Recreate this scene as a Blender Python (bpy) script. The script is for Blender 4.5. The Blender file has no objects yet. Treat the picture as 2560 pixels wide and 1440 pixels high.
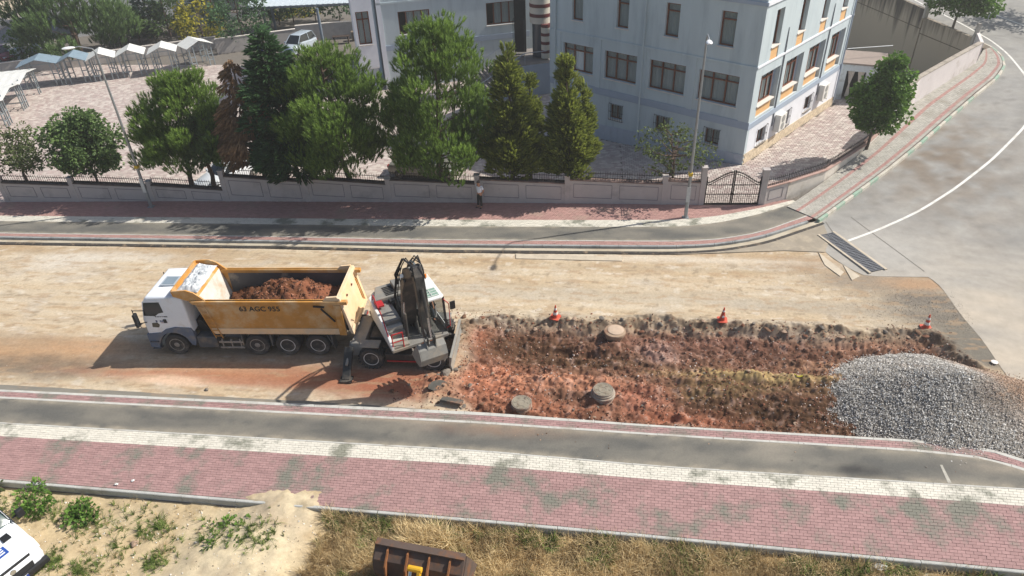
import bpy, math, random
import numpy as np
from mathutils import Vector, Matrix
R = random.Random(11)
rng = np.random.default_rng(11)
S = bpy.context.scene
COL = S.collection
rad = math.radians

# ---------------------------------------------------------------- camera (surveyed: height 19.4 m, 34 deg down)
CAM_H = 19.4
FPX, CX, CY = 1760.0, 1280.0, 720.0
HEAD = rad(7.48)
_d = np.array([1385.0 - CX, 3290.0 - CY, FPX]); _d /= np.linalg.norm(_d)
_up = -_d
_fw = np.array([0, 0, 1.0]); _fw = _fw - _up * (_fw @ _up); _fw /= np.linalg.norm(_fw)
_rt = np.cross(_fw, _up)
if _rt[0] < 0: _rt = -_rt
def cam2world(v):
    X, Y, Z = v @ _rt, v @ _fw, v @ _up
    c, s = math.cos(HEAD), math.sin(HEAD)
    return np.array([c * X - s * Y, s * X + c * Y, Z])
cam = bpy.data.cameras.new('camera')
cam.sensor_width = 36.0
cam.lens = FPX / 2560 * 36.0
cam.clip_end = 2000
camo = bpy.data.objects.new('camera', cam)
COL.objects.link(camo)
_r = cam2world(np.array([1.0, 0, 0])); _u = cam2world(np.array([0, -1.0, 0])); _b = cam2world(np.array([0, 0, -1.0]))
M4 = Matrix.Identity(4)
for i in range(3):
    M4[i][0], M4[i][1], M4[i][2] = _r[i], _u[i], _b[i]
M4[2][3] = CAM_H
camo.matrix_world = M4
S.camera = camo

# ---------------------------------------------------------------- sky, sun, exposure
SUN_AZ, SUN_EL = rad(18.8), rad(44.5)
W = bpy.data.worlds.new('World'); S.world = W; W.use_nodes = True
nt = W.node_tree; nt.nodes.clear()
sk = nt.nodes.new('ShaderNodeTexSky'); sk.sky_type = 'NISHITA'; sk.sun_disc = False
sk.sun_elevation = SUN_EL; sk.sun_rotation = math.pi / 2 - SUN_AZ
sk.air_density = 1.0; sk.dust_density = 2.2; sk.ozone_density = 1.0
bg = nt.nodes.new('ShaderNodeBackground'); bg.inputs['Strength'].default_value = 0.098
wo = nt.nodes.new('ShaderNodeOutputWorld')
nt.links.new(sk.outputs[0], bg.inputs[0]); nt.links.new(bg.outputs[0], wo.inputs[0])
sun = bpy.data.lights.new('sun', 'SUN'); sun.energy = 4.6; sun.angle = rad(0.55); sun.color = (1.0, 0.955, 0.885)
suno = bpy.data.objects.new('sun', sun); COL.objects.link(suno)
suno.rotation_euler = Vector((-math.cos(SUN_AZ) * math.cos(SUN_EL), -math.sin(SUN_AZ) * math.cos(SUN_EL), -math.sin(SUN_EL))).to_track_quat('-Z', 'Y').to_euler()
suno.location = (20, 10, 40)
S.view_settings.view_transform = 'Standard'
S.view_settings.look = 'None'
S.view_settings.exposure = 0.32
S.view_settings.gamma = 1.0
S.view_settings.use_curve_mapping = False
S.render.engine = 'CYCLES'
S.cycles.max_bounces = 6
S.cycles.diffuse_bounces = 3
S.cycles.transparent_max_bounces = 8
S.cycles.use_denoising = True

# ---------------------------------------------------------------- survey helpers: where a photographed point lies in the place
def G(px, py, z=0.0):
    r = cam2world(np.array([px - CX, py - CY, FPX])); t = (z - CAM_H) / r[2]
    return (float(r[0] * t), float(r[1] * t))
def PY(px, py, Y):
    r = cam2world(np.array([px - CX, py - CY, FPX])); t = Y / r[1]
    return (float(r[0] * t), float(r[1] * t), float(CAM_H + r[2] * t))

# ---------------------------------------------------------------- numpy noise
_perm = np.random.default_rng(3).permutation(512)
_gr = np.random.default_rng(4).normal(size=(512, 2)); _gr /= np.linalg.norm(_gr, axis=1)[:, None]
def pn(x, y):
    x = np.asarray(x, float); y = np.asarray(y, float)
    xi = np.floor(x).astype(int); yi = np.floor(y).astype(int); xf = x - xi; yf = y - yi
    u = xf * xf * xf * (xf * (xf * 6 - 15) + 10); v = yf * yf * yf * (yf * (yf * 6 - 15) + 10)
    def g(ix, iy, dx, dy):
        h = _perm[(_perm[ix % 512] + iy) % 512]; return _gr[h, 0] * dx + _gr[h, 1] * dy
    a = g(xi, yi, xf, yf); b = g(xi + 1, yi, xf - 1, yf); c = g(xi, yi + 1, xf, yf - 1); d = g(xi + 1, yi + 1, xf - 1, yf - 1)
    return 1.4 * ((a * (1 - u) + b * u) * (1 - v) + (c * (1 - u) + d * u) * v)
def fbm(x, y, o=4, g=0.5):
    s = 0; a = 1.0
    for i in range(o):
        s = s + a * pn(np.asarray(x) * 2 ** i + 17.3 * i, np.asarray(y) * 2 ** i - 9.1 * i); a *= g
    return s
def sstep(a, b, x):
    t = np.clip((np.asarray(x, float) - a) / (b - a), 0, 1); return t * t * (3 - 2 * t)
def lin(r, g, b):
    f = lambda c: (c / 255) / 12.92 if c / 255 <= .04045 else ((c / 255 + .055) / 1.055) ** 2.4
    return (f(r), f(g), f(b))

# ---------------------------------------------------------------- materials
MATS = {}
def nodes(m):
    m.use_nodes = True; n = m.node_tree.nodes; return n, m.node_tree.links, n['Principled BSDF']
def mat(name, col, rough=0.7, var=0.12, scale=3.0, metal=0.0, bump=0.0, bscale=40.0, island=0.0, dirt=None, damt=0.0, dscale=1.2, spec=0.4, world=False, stretch=None, attr=None, coat=0.0, island2=None, dw=.2):
    """base colour with soft cloudy variation, optional dirt colour in patches, fine bump"""
    if name in MATS: return MATS[name]
    m = bpy.data.materials.new(name); n, l, p = nodes(m)
    p.inputs['Roughness'].default_value = rough; p.inputs['Metallic'].default_value = metal
    p.inputs['Specular IOR Level'].default_value = spec; p.inputs['Coat Weight'].default_value = coat
    if world:
        g = n.new('ShaderNodeNewGeometry'); vec = g.outputs['Position']
    else:
        g = n.new('ShaderNodeTexCoord'); vec = g.outputs['Object']
    if stretch:
        mp = n.new('ShaderNodeMapping'); mp.inputs['Scale'].default_value = stretch; l.new(vec, mp.inputs['Vector']); vec = mp.outputs[0]
    if attr:
        a = n.new('ShaderNodeAttribute'); a.attribute_name = attr; cur = a.outputs['Color']
    else:
        c = n.new('ShaderNodeRGB'); c.outputs[0].default_value = (*col, 1); cur = c.outputs[0]
    if island2:
        gi = n.new('ShaderNodeNewGeometry'); mx = n.new('ShaderNodeMix'); mx.data_type = 'RGBA'
        l.new(gi.outputs['Random Per Island'], mx.inputs[0]); l.new(cur, mx.inputs[6]); mx.inputs[7].default_value = (*island2, 1); cur = mx.outputs[2]
    if island:
        gi = n.new('ShaderNodeNewGeometry'); oi = n.new('ShaderNodeObjectInfo'); ad = n.new('ShaderNodeMath'); ad.operation = 'ADD'
        l.new(gi.outputs['Random Per Island'], ad.inputs[0]); l.new(oi.outputs['Random'], ad.inputs[1])
        fr = n.new('ShaderNodeMath'); fr.operation = 'FRACT'; l.new(ad.outputs[0], fr.inputs[0])
        mr = n.new('ShaderNodeMapRange'); mr.inputs[3].default_value = 1 - island; mr.inputs[4].default_value = 1 + island; l.new(fr.outputs[0], mr.inputs[0])
        h = n.new('ShaderNodeHueSaturation'); l.new(mr.outputs[0], h.inputs['Value']); l.new(cur, h.inputs['Color']); cur = h.outputs[0]
    if var:
        t = n.new('ShaderNodeTexNoise'); t.inputs['Scale'].default_value = scale; t.inputs['Detail'].default_value = 7; t.inputs['Roughness'].default_value = .62
        l.new(vec, t.inputs['Vector'])
        mr = n.new('ShaderNodeMapRange'); mr.inputs[1].default_value = .3; mr.inputs[2].default_value = .7
        mr.inputs[3].default_value = 1 - var; mr.inputs[4].default_value = 1 + var; l.new(t.outputs[0], mr.inputs[0])
        h = n.new('ShaderNodeHueSaturation'); l.new(mr.outputs[0], h.inputs['Value']); l.new(cur, h.inputs['Color']); cur = h.outputs[0]
    if dirt:
        t = n.new('ShaderNodeTexNoise'); t.inputs['Scale'].default_value = dscale; t.inputs['Detail'].default_value = 6; t.inputs['Roughness'].default_value = .65
        l.new(vec, t.inputs['Vector'])
        mr = n.new('ShaderNodeMapRange'); mr.inputs[1].default_value = .62 - .3 * damt; mr.inputs[2].default_value = .62 + dw - .3 * damt; l.new(t.outputs[0], mr.inputs[0])
        mu = n.new('ShaderNodeMath'); mu.operation = 'MULTIPLY'; mu.inputs[1].default_value = .85; l.new(mr.outputs[0], mu.inputs[0])
        mx = n.new('ShaderNodeMix'); mx.data_type = 'RGBA'; l.new(mu.outputs[0], mx.inputs[0]); l.new(cur, mx.inputs[6]); mx.inputs[7].default_value = (*dirt, 1); cur = mx.outputs[2]
    l.new(cur, p.inputs['Base Color'])
    if bump:
        t = n.new('ShaderNodeTexNoise'); t.inputs['Scale'].default_value = bscale; t.inputs['Detail'].default_value = 5; l.new(vec, t.inputs['Vector'])
        b = n.new('ShaderNodeBump'); b.inputs['Strength'].default_value = bump; b.inputs['Distance'].default_value = .02; l.new(t.outputs[0], b.inputs['Height']); l.new(b.outputs[0], p.inputs['Normal'])
    MATS[name] = m; return m
def foliage_mat(name, dark, light, trans=0.25, rough=.6):
    if name in MATS: return MATS[name]
    m = bpy.data.materials.new(name); n, l, p = nodes(m)
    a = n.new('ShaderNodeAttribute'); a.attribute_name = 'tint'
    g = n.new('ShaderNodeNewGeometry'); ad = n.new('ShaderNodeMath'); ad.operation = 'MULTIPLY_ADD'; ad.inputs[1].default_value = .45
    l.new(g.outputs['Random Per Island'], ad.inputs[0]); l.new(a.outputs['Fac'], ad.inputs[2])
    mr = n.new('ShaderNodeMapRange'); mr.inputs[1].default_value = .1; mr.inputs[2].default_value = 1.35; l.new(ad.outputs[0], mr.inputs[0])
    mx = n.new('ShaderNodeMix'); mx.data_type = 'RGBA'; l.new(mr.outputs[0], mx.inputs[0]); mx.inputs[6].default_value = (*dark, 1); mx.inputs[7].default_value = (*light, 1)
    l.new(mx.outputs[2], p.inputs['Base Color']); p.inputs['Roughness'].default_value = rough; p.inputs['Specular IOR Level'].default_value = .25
    tr = n.new('ShaderNodeBsdfTranslucent'); l.new(mx.outputs[2], tr.inputs[0]); ms = n.new('ShaderNodeMixShader'); ms.inputs[0].default_value = trans
    l.new(p.outputs[0], ms.inputs[1]); l.new(tr.outputs[0], ms.inputs[2]); l.new(ms.outputs[0], n['Material Output'].inputs['Surface'])
    MATS[name] = m; return m
def glass_mat(name, col, alpha=.35):
    if name in MATS: return MATS[name]
    m = bpy.data.materials.new(name); n, l, p = nodes(m)
    p.inputs['Base Color'].default_value = (*col, 1); p.inputs['Roughness'].default_value = .06; p.inputs['Specular IOR Level'].default_value = .7
    t = n.new('ShaderNodeBsdfTransparent'); t.inputs[0].default_value = (.86, .88, .88, 1); ms = n.new('ShaderNodeMixShader'); ms.inputs[0].default_value = alpha
    l.new(t.outputs[0], ms.inputs[1]); l.new(p.outputs[0], ms.inputs[2]); l.new(ms.outputs[0], n['Material Output'].inputs['Surface'])
    MATS[name] = m; return m

# ---------------------------------------------------------------- mesh builder
class MB:
    def __init__(s): s.v = []; s.f = []; s.M = Matrix.Identity(4)
    def add(s, vs, fs):
        o = len(s.v); M = s.M
        s.v += [tuple(M @ Vector(p)) for p in vs]; s.f += [tuple(o + i for i in f) for f in fs]; return s
    def box(s, x0, x1, y0, y1, z0, z1):
        return s.add([(x0, y0, z0), (x1, y0, z0), (x1, y1, z0), (x0, y1, z0), (x0, y0, z1), (x1, y0, z1), (x1, y1, z1), (x0, y1, z1)],
                     [(0, 3, 2, 1), (4, 5, 6, 7), (0, 1, 5, 4), (1, 2, 6, 5), (2, 3, 7, 6), (3, 0, 4, 7)])
    def hexa(s, a, b):   # two quads, lower a and upper b
        return s.add(list(a) + list(b), [(0, 3, 2, 1), (4, 5, 6, 7), (0, 1, 5, 4), (1, 2, 6, 5), (2, 3, 7, 6), (3, 0, 4, 7)])
    def bar(s, p, q, w, h=None, up=(0, 0, 1)):
        h = h or w; p = Vector(p); q = Vector(q); d = (q - p).normalized(); up = Vector(up)
        if abs(d.dot(up)) > .98: up = Vector((1, 0, 0))
        a = d.cross(up).normalized() * w / 2; b = a.cross(d).normalized() * h / 2
        return s.hexa([p - a - b, p + a - b, p + a + b, p - a + b], [q - a - b, q + a - b, q + a + b, q - a + b])
    def cyl(s, p, q, r0, r1=None, n=10, caps=True):
        r1 = r0 if r1 is None else r1; p = Vector(p); q = Vector(q); d = (q - p).normalized()
        a = d.orthogonal().normalized(); b = d.cross(a)
        vs = [p + (a * math.cos(2 * math.pi * i / n) + b * math.sin(2 * math.pi * i / n)) * r0 for i in range(n)] + [q + (a * math.cos(2 * math.pi * i / n) + b * math.sin(2 * math.pi * i / n)) * r1 for i in range(n)]
        fs = [(i, (i + 1) % n, n + (i + 1) % n, n + i) for i in range(n)]
        if caps: fs += [tuple(range(n - 1, -1, -1)), tuple(range(n, 2 * n))]
        return s.add(vs, fs)
    def tube(s, pts, r, n=6):
        for a, b in zip(pts[:-1], pts[1:]): s.cyl(a, b, r, r, n)
        return s
    def prism(s, poly, f, t0, t1):   # poly: 2-D ring; f(a,b,t)->xyz
        n = len(poly); vs = [f(a, b, t0) for a, b in poly] + [f(a, b, t1) for a, b in poly]
        return s.add(vs, [tuple(range(n - 1, -1, -1)), tuple(range(n, 2 * n))] + [(i, (i + 1) % n, n + (i + 1) % n, n + i) for i in range(n)])
    def lathe(s, prof, c=(0, 0, 0), axis='z', n=24, closed=False):
        vs = []
        for r, h in prof:
            for i in range(n):
                a = 2 * math.pi * i / n; x, y = r * math.cos(a), r * math.sin(a)
                vs.append({'z': (c[0] + x, c[1] + y, c[2] + h), 'y': (c[0] + x, c[1] + h, c[2] + y), 'x': (c[0] + h, c[1] + x, c[2] + y)}[axis])
        k = len(prof); fs = []
        for j in range(k if closed else k - 1):
            j2 = (j + 1) % k
            for i in range(n): fs.append((j * n + i, j * n + (i + 1) % n, j2 * n + (i + 1) % n, j2 * n + i))
        if not closed:
            fs += [tuple(range(n)), tuple(range((k - 1) * n, k * n))]
        return s.add(vs, fs)
    def loft(s, rings, caps=True):
        n = len(rings[0]); vs = [p for r in rings for p in r]; fs = []
        for j in range(len(rings) - 1):
            for i in range(n): fs.append((j * n + i, j * n + (i + 1) % n, (j + 1) * n + (i + 1) % n, (j + 1) * n + i))
        if caps: fs += [tuple(range(n - 1, -1, -1)), tuple(range((len(rings) - 1) * n, len(rings) * n))]
        return s.add(vs, fs)
    def quad(s, *p): return s.add(p, [tuple(range(len(p)))])
    def mesh(s, name='m'):
        me = bpy.data.meshes.new(name); me.from_pydata(s.v, [], s.f); me.update(); return me
    def build(s, name, m, parent=None, smooth=False, bevel=0, seg=2, fix=True, sub=0):
        me = s.mesh(name)
        if fix:
            import bmesh
            bm = bmesh.new(); bm.from_mesh(me); bmesh.ops.recalc_face_normals(bm, faces=bm.faces); bm.to_mesh(me); bm.free()
        return link(name, me, m, parent, smooth, bevel, seg, sub)
def link(name, me, m, parent=None, smooth=False, bevel=0, seg=2, sub=0):
    o = bpy.data.objects.new(name, me); COL.objects.link(o)
    if m is not None and not me.materials: me.materials.append(m)
    if parent is not None: o.parent = parent
    if smooth:
        me.polygons.foreach_set('use_smooth', [True] * len(me.polygons))
        if smooth != 'all':
            try: me.set_sharp_from_angle(angle=rad(40))
            except Exception: pass
    if bevel:
        b = o.modifiers.new('bevel', 'BEVEL'); b.width = bevel; b.segments = seg; b.limit_method = 'ANGLE'; b.angle_limit = rad(35)
    if sub:
        b = o.modifiers.new('sub', 'SUBSURF'); b.levels = sub; b.render_levels = sub
    return o
def np_mesh(name, V, F, tint=None, col=None):
    """V (n,3), F (m,3|4) arrays"""
    me = bpy.data.meshes.new(name); V = np.asarray(V, np.float32); F = np.asarray(F, np.int32)
    me.vertices.add(len(V)); me.vertices.foreach_set('co', V.ravel())
    k = F.shape[1]; me.loops.add(F.size); me.loops.foreach_set('vertex_index', F.ravel())
    me.polygons.add(len(F)); me.polygons.foreach_set('loop_start', np.arange(0, F.size, k, dtype=np.int32))
    try: me.polygons.foreach_set('loop_total', np.full(len(F), k, np.int32))
    except Exception: pass
    me.update(calc_edges=True); me.polygons.foreach_set('use_smooth', np.zeros(len(F), bool))
    if tint is not None:
        a = me.attributes.new('tint', 'FLOAT', 'POINT'); a.data.foreach_set('value', np.asarray(tint, np.float32))
    if col is not None:
        a = me.color_attributes.new('Col', 'FLOAT_COLOR', 'POINT'); a.data.foreach_set('color', np.c_[np.asarray(col, np.float32), np.ones(len(V), np.float32)].ravel())
    return me
def thing(name, label, cat, loc=(0, 0, 0), rz=0, group=None, parent=None):
    o = bpy.data.objects.new(name, None); COL.objects.link(o); o.empty_display_size = .3
    o.location = loc; o.rotation_euler = (0, 0, rz); return tag(o, label, cat, group)
def tag(o, label, cat, group=None):
    o['label'] = label; o['category'] = cat
    if group: o['group'] = group
    return o
def struct(o): o['kind'] = 'structure'; return o
def stuff(o, label=None, cat=None):
    o['kind'] = 'stuff'
    if label: o['label'] = label
    if cat: o['category'] = cat
    return o
def copy_tree(o, parent=None):
    c = o.copy(); COL.objects.link(c)
    if parent is not None: c.parent = parent
    for ch in o.children: copy_tree(ch, c)
    return c
def text(name, body, size, m, parent, M, ext=.002, align='LEFT'):
    cu = bpy.data.curves.new(name, 'FONT'); cu.body = body; cu.size = size; cu.extrude = ext; cu.offset = size * .022; cu.align_x = align
    tmp = bpy.data.objects.new(name, cu); me = bpy.data.meshes.new_from_object(tmp); bpy.data.objects.remove(tmp)
    me.materials.clear(); me.materials.append(m); o = bpy.data.objects.new(name, me); COL.objects.link(o)
    o.parent = parent; o.matrix_local = M; return o
def resample(P, ds):
    P = np.asarray(P, float); s = np.r_[0, np.cumsum(np.hypot(*np.diff(P, axis=0).T))]
    n = max(2, int(s[-1] / ds) + 1); t = np.linspace(0, s[-1], n)
    return np.c_[np.interp(t, s, P[:, 0]), np.interp(t, s, P[:, 1])]
def smooth_line(P, ds=.4, k=3):
    Q = resample(P, ds)
    for _ in range(k):
        Q[1:-1] = .25 * Q[:-2] + .5 * Q[1:-1] + .25 * Q[2:]
    return Q
class Strip:
    """a band of ground between two edge lines"""
    def __init__(s, A, B, ds=.3, k=4):
        A = smooth_line(A, ds, k); n = len(A); B = resample(B, ds / 3)
        sb = np.r_[0, np.cumsum(np.hypot(*np.diff(B, axis=0).T))]
        tb = np.linspace(0, sb[-1], n); s.A = A
        B2 = np.c_[np.interp(tb, sb, B[:, 0]), np.interp(tb, sb, B[:, 1])]
        for _ in range(k): B2[1:-1] = .25 * B2[:-2] + .5 * B2[1:-1] + .25 * B2[2:]
        s.B = B2; mid = (A + B2) / 2; s.s = np.r_[0, np.cumsum(np.hypot(*np.diff(mid, axis=0).T))]; s.len = s.s[-1]
        s.w = float(np.median(np.hypot(*(A - B2).T)))
    def pt(s, u, v):
        ax = np.interp(u, s.s, s.A[:, 0]); ay = np.interp(u, s.s, s.A[:, 1]); bx = np.interp(u, s.s, s.B[:, 0]); by = np.interp(u, s.s, s.B[:, 1])
        return ax + (bx - ax) * v, ay + (by - ay) * v
    def sheet(s, name, z, m, nv=4, du=.4, zf=None, col=None):
        u = np.linspace(0, s.len, int(s.len / du) + 2); v = np.linspace(0, 1, nv); U, V = np.meshgrid(u, v, indexing='ij')
        X, Y = s.pt(U.ravel(), V.ravel()); Z = np.full(X.shape, z) + (zf(X, Y) if zf else 0)
        n, k = U.shape; i = np.arange(n * k).reshape(n, k)
        F = np.c_[i[:-1, :-1].ravel(), i[1:, :-1].ravel(), i[1:, 1:].ravel(), i[:-1, 1:].ravel()]
        a, b, c = [np.array([X[j], Y[j]]) for j in F[0][:3]]
        if (b[0] - a[0]) * (c[1] - a[1]) - (b[1] - a[1]) * (c[0] - a[0]) < 0: F = F[:, ::-1]
        return link(name, np_mesh(name, np.c_[X, Y, Z], F, col=col(X, Y) if col else None), m)
    def pavers(s, parent, m, L, Wd, z, h=.05, gap=.009, single=0, zf=None, bond=True, mats=None, name='paver', skip=None):
        """laid stones: the ones that show largest are objects of their own, the rest are joined"""
        rows = max(1, int(round(s.w / Wd))); cols = int(s.len / L) + 2
        r, c = np.meshgrid(np.arange(rows), np.arange(cols), indexing='ij'); r = r.ravel(); c = c.ravel()
        off = (r % 2) * .5 * L if bond else 0
        u0 = c * L + off - .5 * L + gap / 2; u1 = u0 + L - gap; u0 = np.clip(u0, 0, s.len); u1 = np.clip(u1, 0, s.len)
        ok = (u1 - u0) > .03; r, u0, u1 = r[ok], u0[ok], u1[ok]
        gv = gap / s.w / 2; v0 = r / rows + gv; v1 = (r + 1) / rows - gv
        P = [s.pt(a, b) for a, b in ((u0, v0), (u1, v0), (u1, v1), (u0, v1))]
        cxy = np.c_[sum(p[0] for p in P) / 4, sum(p[1] for p in P) / 4]
        if skip is not None:
            k = ~skip(cxy[:, 0], cxy[:, 1]); P = [(p[0][k], p[1][k]) for p in P]; cxy = cxy[k]
        N = len(cxy); zz = z + rng.normal(0, .0025, N); V = np.zeros((N, 8, 3)); tilt = rng.normal(0, .0015, (N, 4))
        for j in range(4):
            V[:, j, 0], V[:, j, 1] = P[j]; V[:, 4 + j, 0], V[:, 4 + j, 1] = P[j]
            zq = zf(*P[j]) if zf else 0
            V[:, j, 2] = zz + tilt[:, j] + zq; V[:, 4 + j, 2] = z - h + zq
        ar = (V[0, 1, 0] - V[0, 0, 0]) * (V[0, 2, 1] - V[0, 0, 1]) - (V[0, 1, 1] - V[0, 0, 1]) * (V[0, 2, 0] - V[0, 0, 0])
        F0 = np.array([(0, 1, 2, 3), (0, 4, 5, 1), (1, 5, 6, 2), (2, 6, 7, 3), (3, 7, 4, 0)])
        if ar < 0: F0 = F0[:, ::-1]
        order = np.argsort(np.hypot(cxy[:, 0], cxy[:, 1]) + 1.2 * np.clip(np.abs(cxy[:, 0] - 2) - 9, 0, 99))
        one = order[:single]; rest = order[single:]
        for i in one:
            ctr = np.array([cxy[i, 0], cxy[i, 1], z]); me = bpy.data.meshes.new(name); me.from_pydata((V[i] - ctr).tolist(), [], F0.tolist())
            o = link(name, me, m, parent); o.location = ctr
        if len(rest):
            Vr = V[rest].reshape(-1, 3); F = (F0[None] + 8 * np.arange(len(rest))[:, None, None]).reshape(-1, 4)
            o = link(name + '_field', np_mesh(name, Vr, F), m, parent); o['kind'] = 'stuff'
def kerb_line(parent, P, L, w, h, ztop, mats, zf=None, name='kerb_stone', ds=.25, k=2):
    """separate kerb stones laid end to end along a line (line = middle of the stones)"""
    Q = smooth_line(P, ds, k); s = np.r_[0, np.cumsum(np.hypot(*np.diff(Q, axis=0).T))]; n = int(s[-1] / L)
    b = MB(); c = .02
    prof = [(-w / 2, -h), (w / 2, -h), (w / 2, -c), (w / 2 - c, 0), (-w / 2 + c, 0), (-w / 2, -c)]
    b.prism(prof, lambda a, bb, t: (t, a, bb), -L / 2 + .008, L / 2 - .008)
    ms = []
    for m in mats:
        me = b.mesh(name); me.materials.append(m); ms.append(me)
    for i in range(n):
        a, e = i * L, (i + 1) * L
        p = np.array([np.interp(a, s, Q[:, 0]), np.interp(a, s, Q[:, 1])]); q = np.array([np.interp(e, s, Q[:, 0]), np.interp(e, s, Q[:, 1])]); d = q - p
        mi = mats_pick(i, len(ms)); o = bpy.data.objects.new(name, ms[mi]); COL.objects.link(o); o.parent = parent
        m_ = (p + q) / 2; zp = float(zf(p[0], p[1])) if zf else 0; zq = float(zf(q[0], q[1])) if zf else 0
        o.location = (m_[0], m_[1], ztop + (zp + zq) / 2 + R.uniform(-.004, .004)); o.rotation_euler = (0, -math.atan2(zq - zp, L), math.atan2(d[1], d[0]) + R.uniform(-.004, .004))
def mats_pick(i, n): return 0 if n == 1 else ((i * 7 + (i // 3)) % n)
# ================================================================= SETTING
def ext(P, a=10.0, b=0.0):
    P = [np.array(p, float) for p in P]
    if a: d = P[0] - P[1]; P = [P[0] + d / np.hypot(*d) * a] + P
    if b: d = P[-1] - P[-2]; P = P + [P[-1] + d / np.hypot(*d) * b]
    return [tuple(p) for p in P]
def gl(pts, z=0.0): return [G(x, y, z) for x, y in pts]
def ZS(x, y):          # the side street climbs behind the gate
    s = (np.asarray(x, float) - 11.5) * .5 + (np.asarray(y, float) - 37.0) * .866
    return .1 * np.maximum(0, .5 * (s + np.sqrt(s * s + 3)) - .12)
def GS(px, py, add=0.0):
    z = 0.0
    for _ in range(50):
        p = G(px, py, z + add); z = .5 * z + .5 * float(ZS(*p))
    return p
def ZC(x, y):          # the courtyard falls away from the gate
    t = np.clip((np.asarray(y, float) - 40.0) / 12.0, 0, 1); lo = -1.25 + .8 * (1 - t * t * (3 - 2 * t))
    return np.clip(-.25 + .057 * (np.asarray(x, float) - 9.6) - .079 * (np.asarray(y, float) - 43.4), lo, .1)
SW = .13               # pavement height over the gutter

m_bed = mat('joint_sand', lin(118, 108, 101), .95, .15, 6, world=True)
m_red = mat('red_paver', lin(158, 126, 122), .88, .10, 5, island=.10, dirt=lin(112, 117, 104), damt=.42, dscale=.6, dw=.13, world=True, bump=.2)
m_red2 = mat('red_paver_far', lin(166, 130, 122), .88, .10, 5, island=.09, dirt=lin(160, 140, 125), damt=.3, dscale=.6, world=True)
m_white = mat('cream_paver', lin(206, 201, 187), .85, .07, 6, island=.06, dirt=lin(116, 117, 102), damt=.34, dscale=.6, dw=.1, world=True, bump=.15)
m_edge = mat('concrete_edging', lin(186, 184, 176), .9, .12, 3, dirt=lin(150, 140, 125), damt=.3, world=True, bump=.25)
m_bike = mat('cycle_track_asphalt', (1, 1, 1), .92, .10, 14, attr='Col', world=True, bump=.4, bscale=120)
def track_col(edgeA, edgeB, stains):
    def f(x, y):
        c = np.tile(np.array(lin(94, 93, 88)), (len(x), 1)); n1 = fbm(x * .35, y * 1.1, 4); n2 = fbm(x * 1.7 + 9, y * 2.5, 3)
        def mx(col, k): k = np.clip(k, 0, 1)[:, None]; c[:] = c * (1 - k) + np.array(lin(*col)) * k
        mx((120, 116, 106), .45 + .9 * n1); mx((82, 82, 80), .8 * n2 - .15)
        ya = np.interp(x, [p[0] for p in edgeA], [p[1] for p in edgeA]); yb_ = np.interp(x, [p[0] for p in edgeB], [p[1] for p in edgeB])
        e = np.minimum(np.abs(y - ya), np.abs(y - yb_)); mx((148, 140, 124), (.75 + .9 * n2) * np.exp(-(e / .16) ** 1.5)); mx((150, 142, 128), .9 * np.clip(fbm(x * .22 + 50, y * .6, 3) - .25, 0, 1))
        for px, py, rx, ry, col, k in stains:
            gx, gy = G(px, py, SW); mx(col, k * np.exp(-(((x - gx) / rx) ** 2 + ((y - gy) / ry) ** 2)) * (1 + .5 * n2))
        return c
    return f
m_kerb = mat('kerb_concrete', lin(176, 176, 170), .9, .12, 4, dirt=lin(140, 132, 118), damt=.3, bump=.25, world=True)
m_gut = mat('gutter_concrete', lin(182, 172, 152), .92, .12, 2, dirt=lin(150, 132, 108), damt=.45, world=True, bump=.3, stretch=(.4, 1, 1))
m_asp = mat('side_street_asphalt', (1, 1, 1), .9, .10, 2.2, attr='Col', world=True, bump=.35, bscale=90)
m_mark = mat('road_marking', lin(222, 220, 212), .8, .10, 5, dirt=lin(180, 174, 164), damt=.42, dscale=2.5, world=True)

# wide ground that everything stands on
b = MB(); b.quad((-400, -150, -1.9), (400, -150, -1.9), (400, 500, -1.9), (-400, 500, -1.9))
struct(b.build('ground', mat('far_ground', lin(150, 140, 120), .95, .2, .2, world=True)))

# --- near side: cycle track and pavement
near = {}
NL = dict(edge0=[(0, 973.5), (1200, 1030), (1650, 1063.5), (2300, 1100), (2470, 1118), (2560, 1148)],
          red0=[(0, 979), (1200, 1038), (1650, 1068.5), (2300, 1106), (2470, 1125), (2560, 1156)],
          red1=[(0, 991), (1200, 1053), (1650, 1084), (2300, 1123), (2470, 1142), (2560, 1170)],
          bike0=[(0, 996), (1200, 1059), (1650, 1089), (2300, 1129), (2470, 1148), (2560, 1177)],
          bike1=[(0, 1055.5), (1200, 1125), (1650, 1164), (2300, 1204.5), (2560, 1221)],
          wh0=[(0, 1059), (1200, 1129), (1650, 1167.5), (2300, 1208), (2560, 1224.5)],
          wh1=[(0, 1090), (1200, 1163), (1650, 1200), (2300, 1245), (2560, 1265)],
          red2=[(0, 1197), (1200, 1297), (1650, 1338), (2300, 1399), (2560, 1424)])
for k, v in NL.items(): near[k] = ext(gl(v, SW), 9, 7)
near_sidewalk = struct(Strip(near['red0'], near['red2']).sheet('near_sidewalk', SW - .03, m_bed))
Strip(near['edge0'], near['red0']).pavers(near_sidewalk, m_edge, 1.0, .15, SW + .004, single=30, bond=False, name='edging_stone')
Strip(near['red0'], near['red1']).pavers(near_sidewalk, m_red, .24, .115, SW, single=0)
Strip(near['red1'], near['bike0']).pavers(near_sidewalk, m_edge, 1.0, .1, SW + .004, single=0, bond=False, name='edging_stone')
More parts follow.
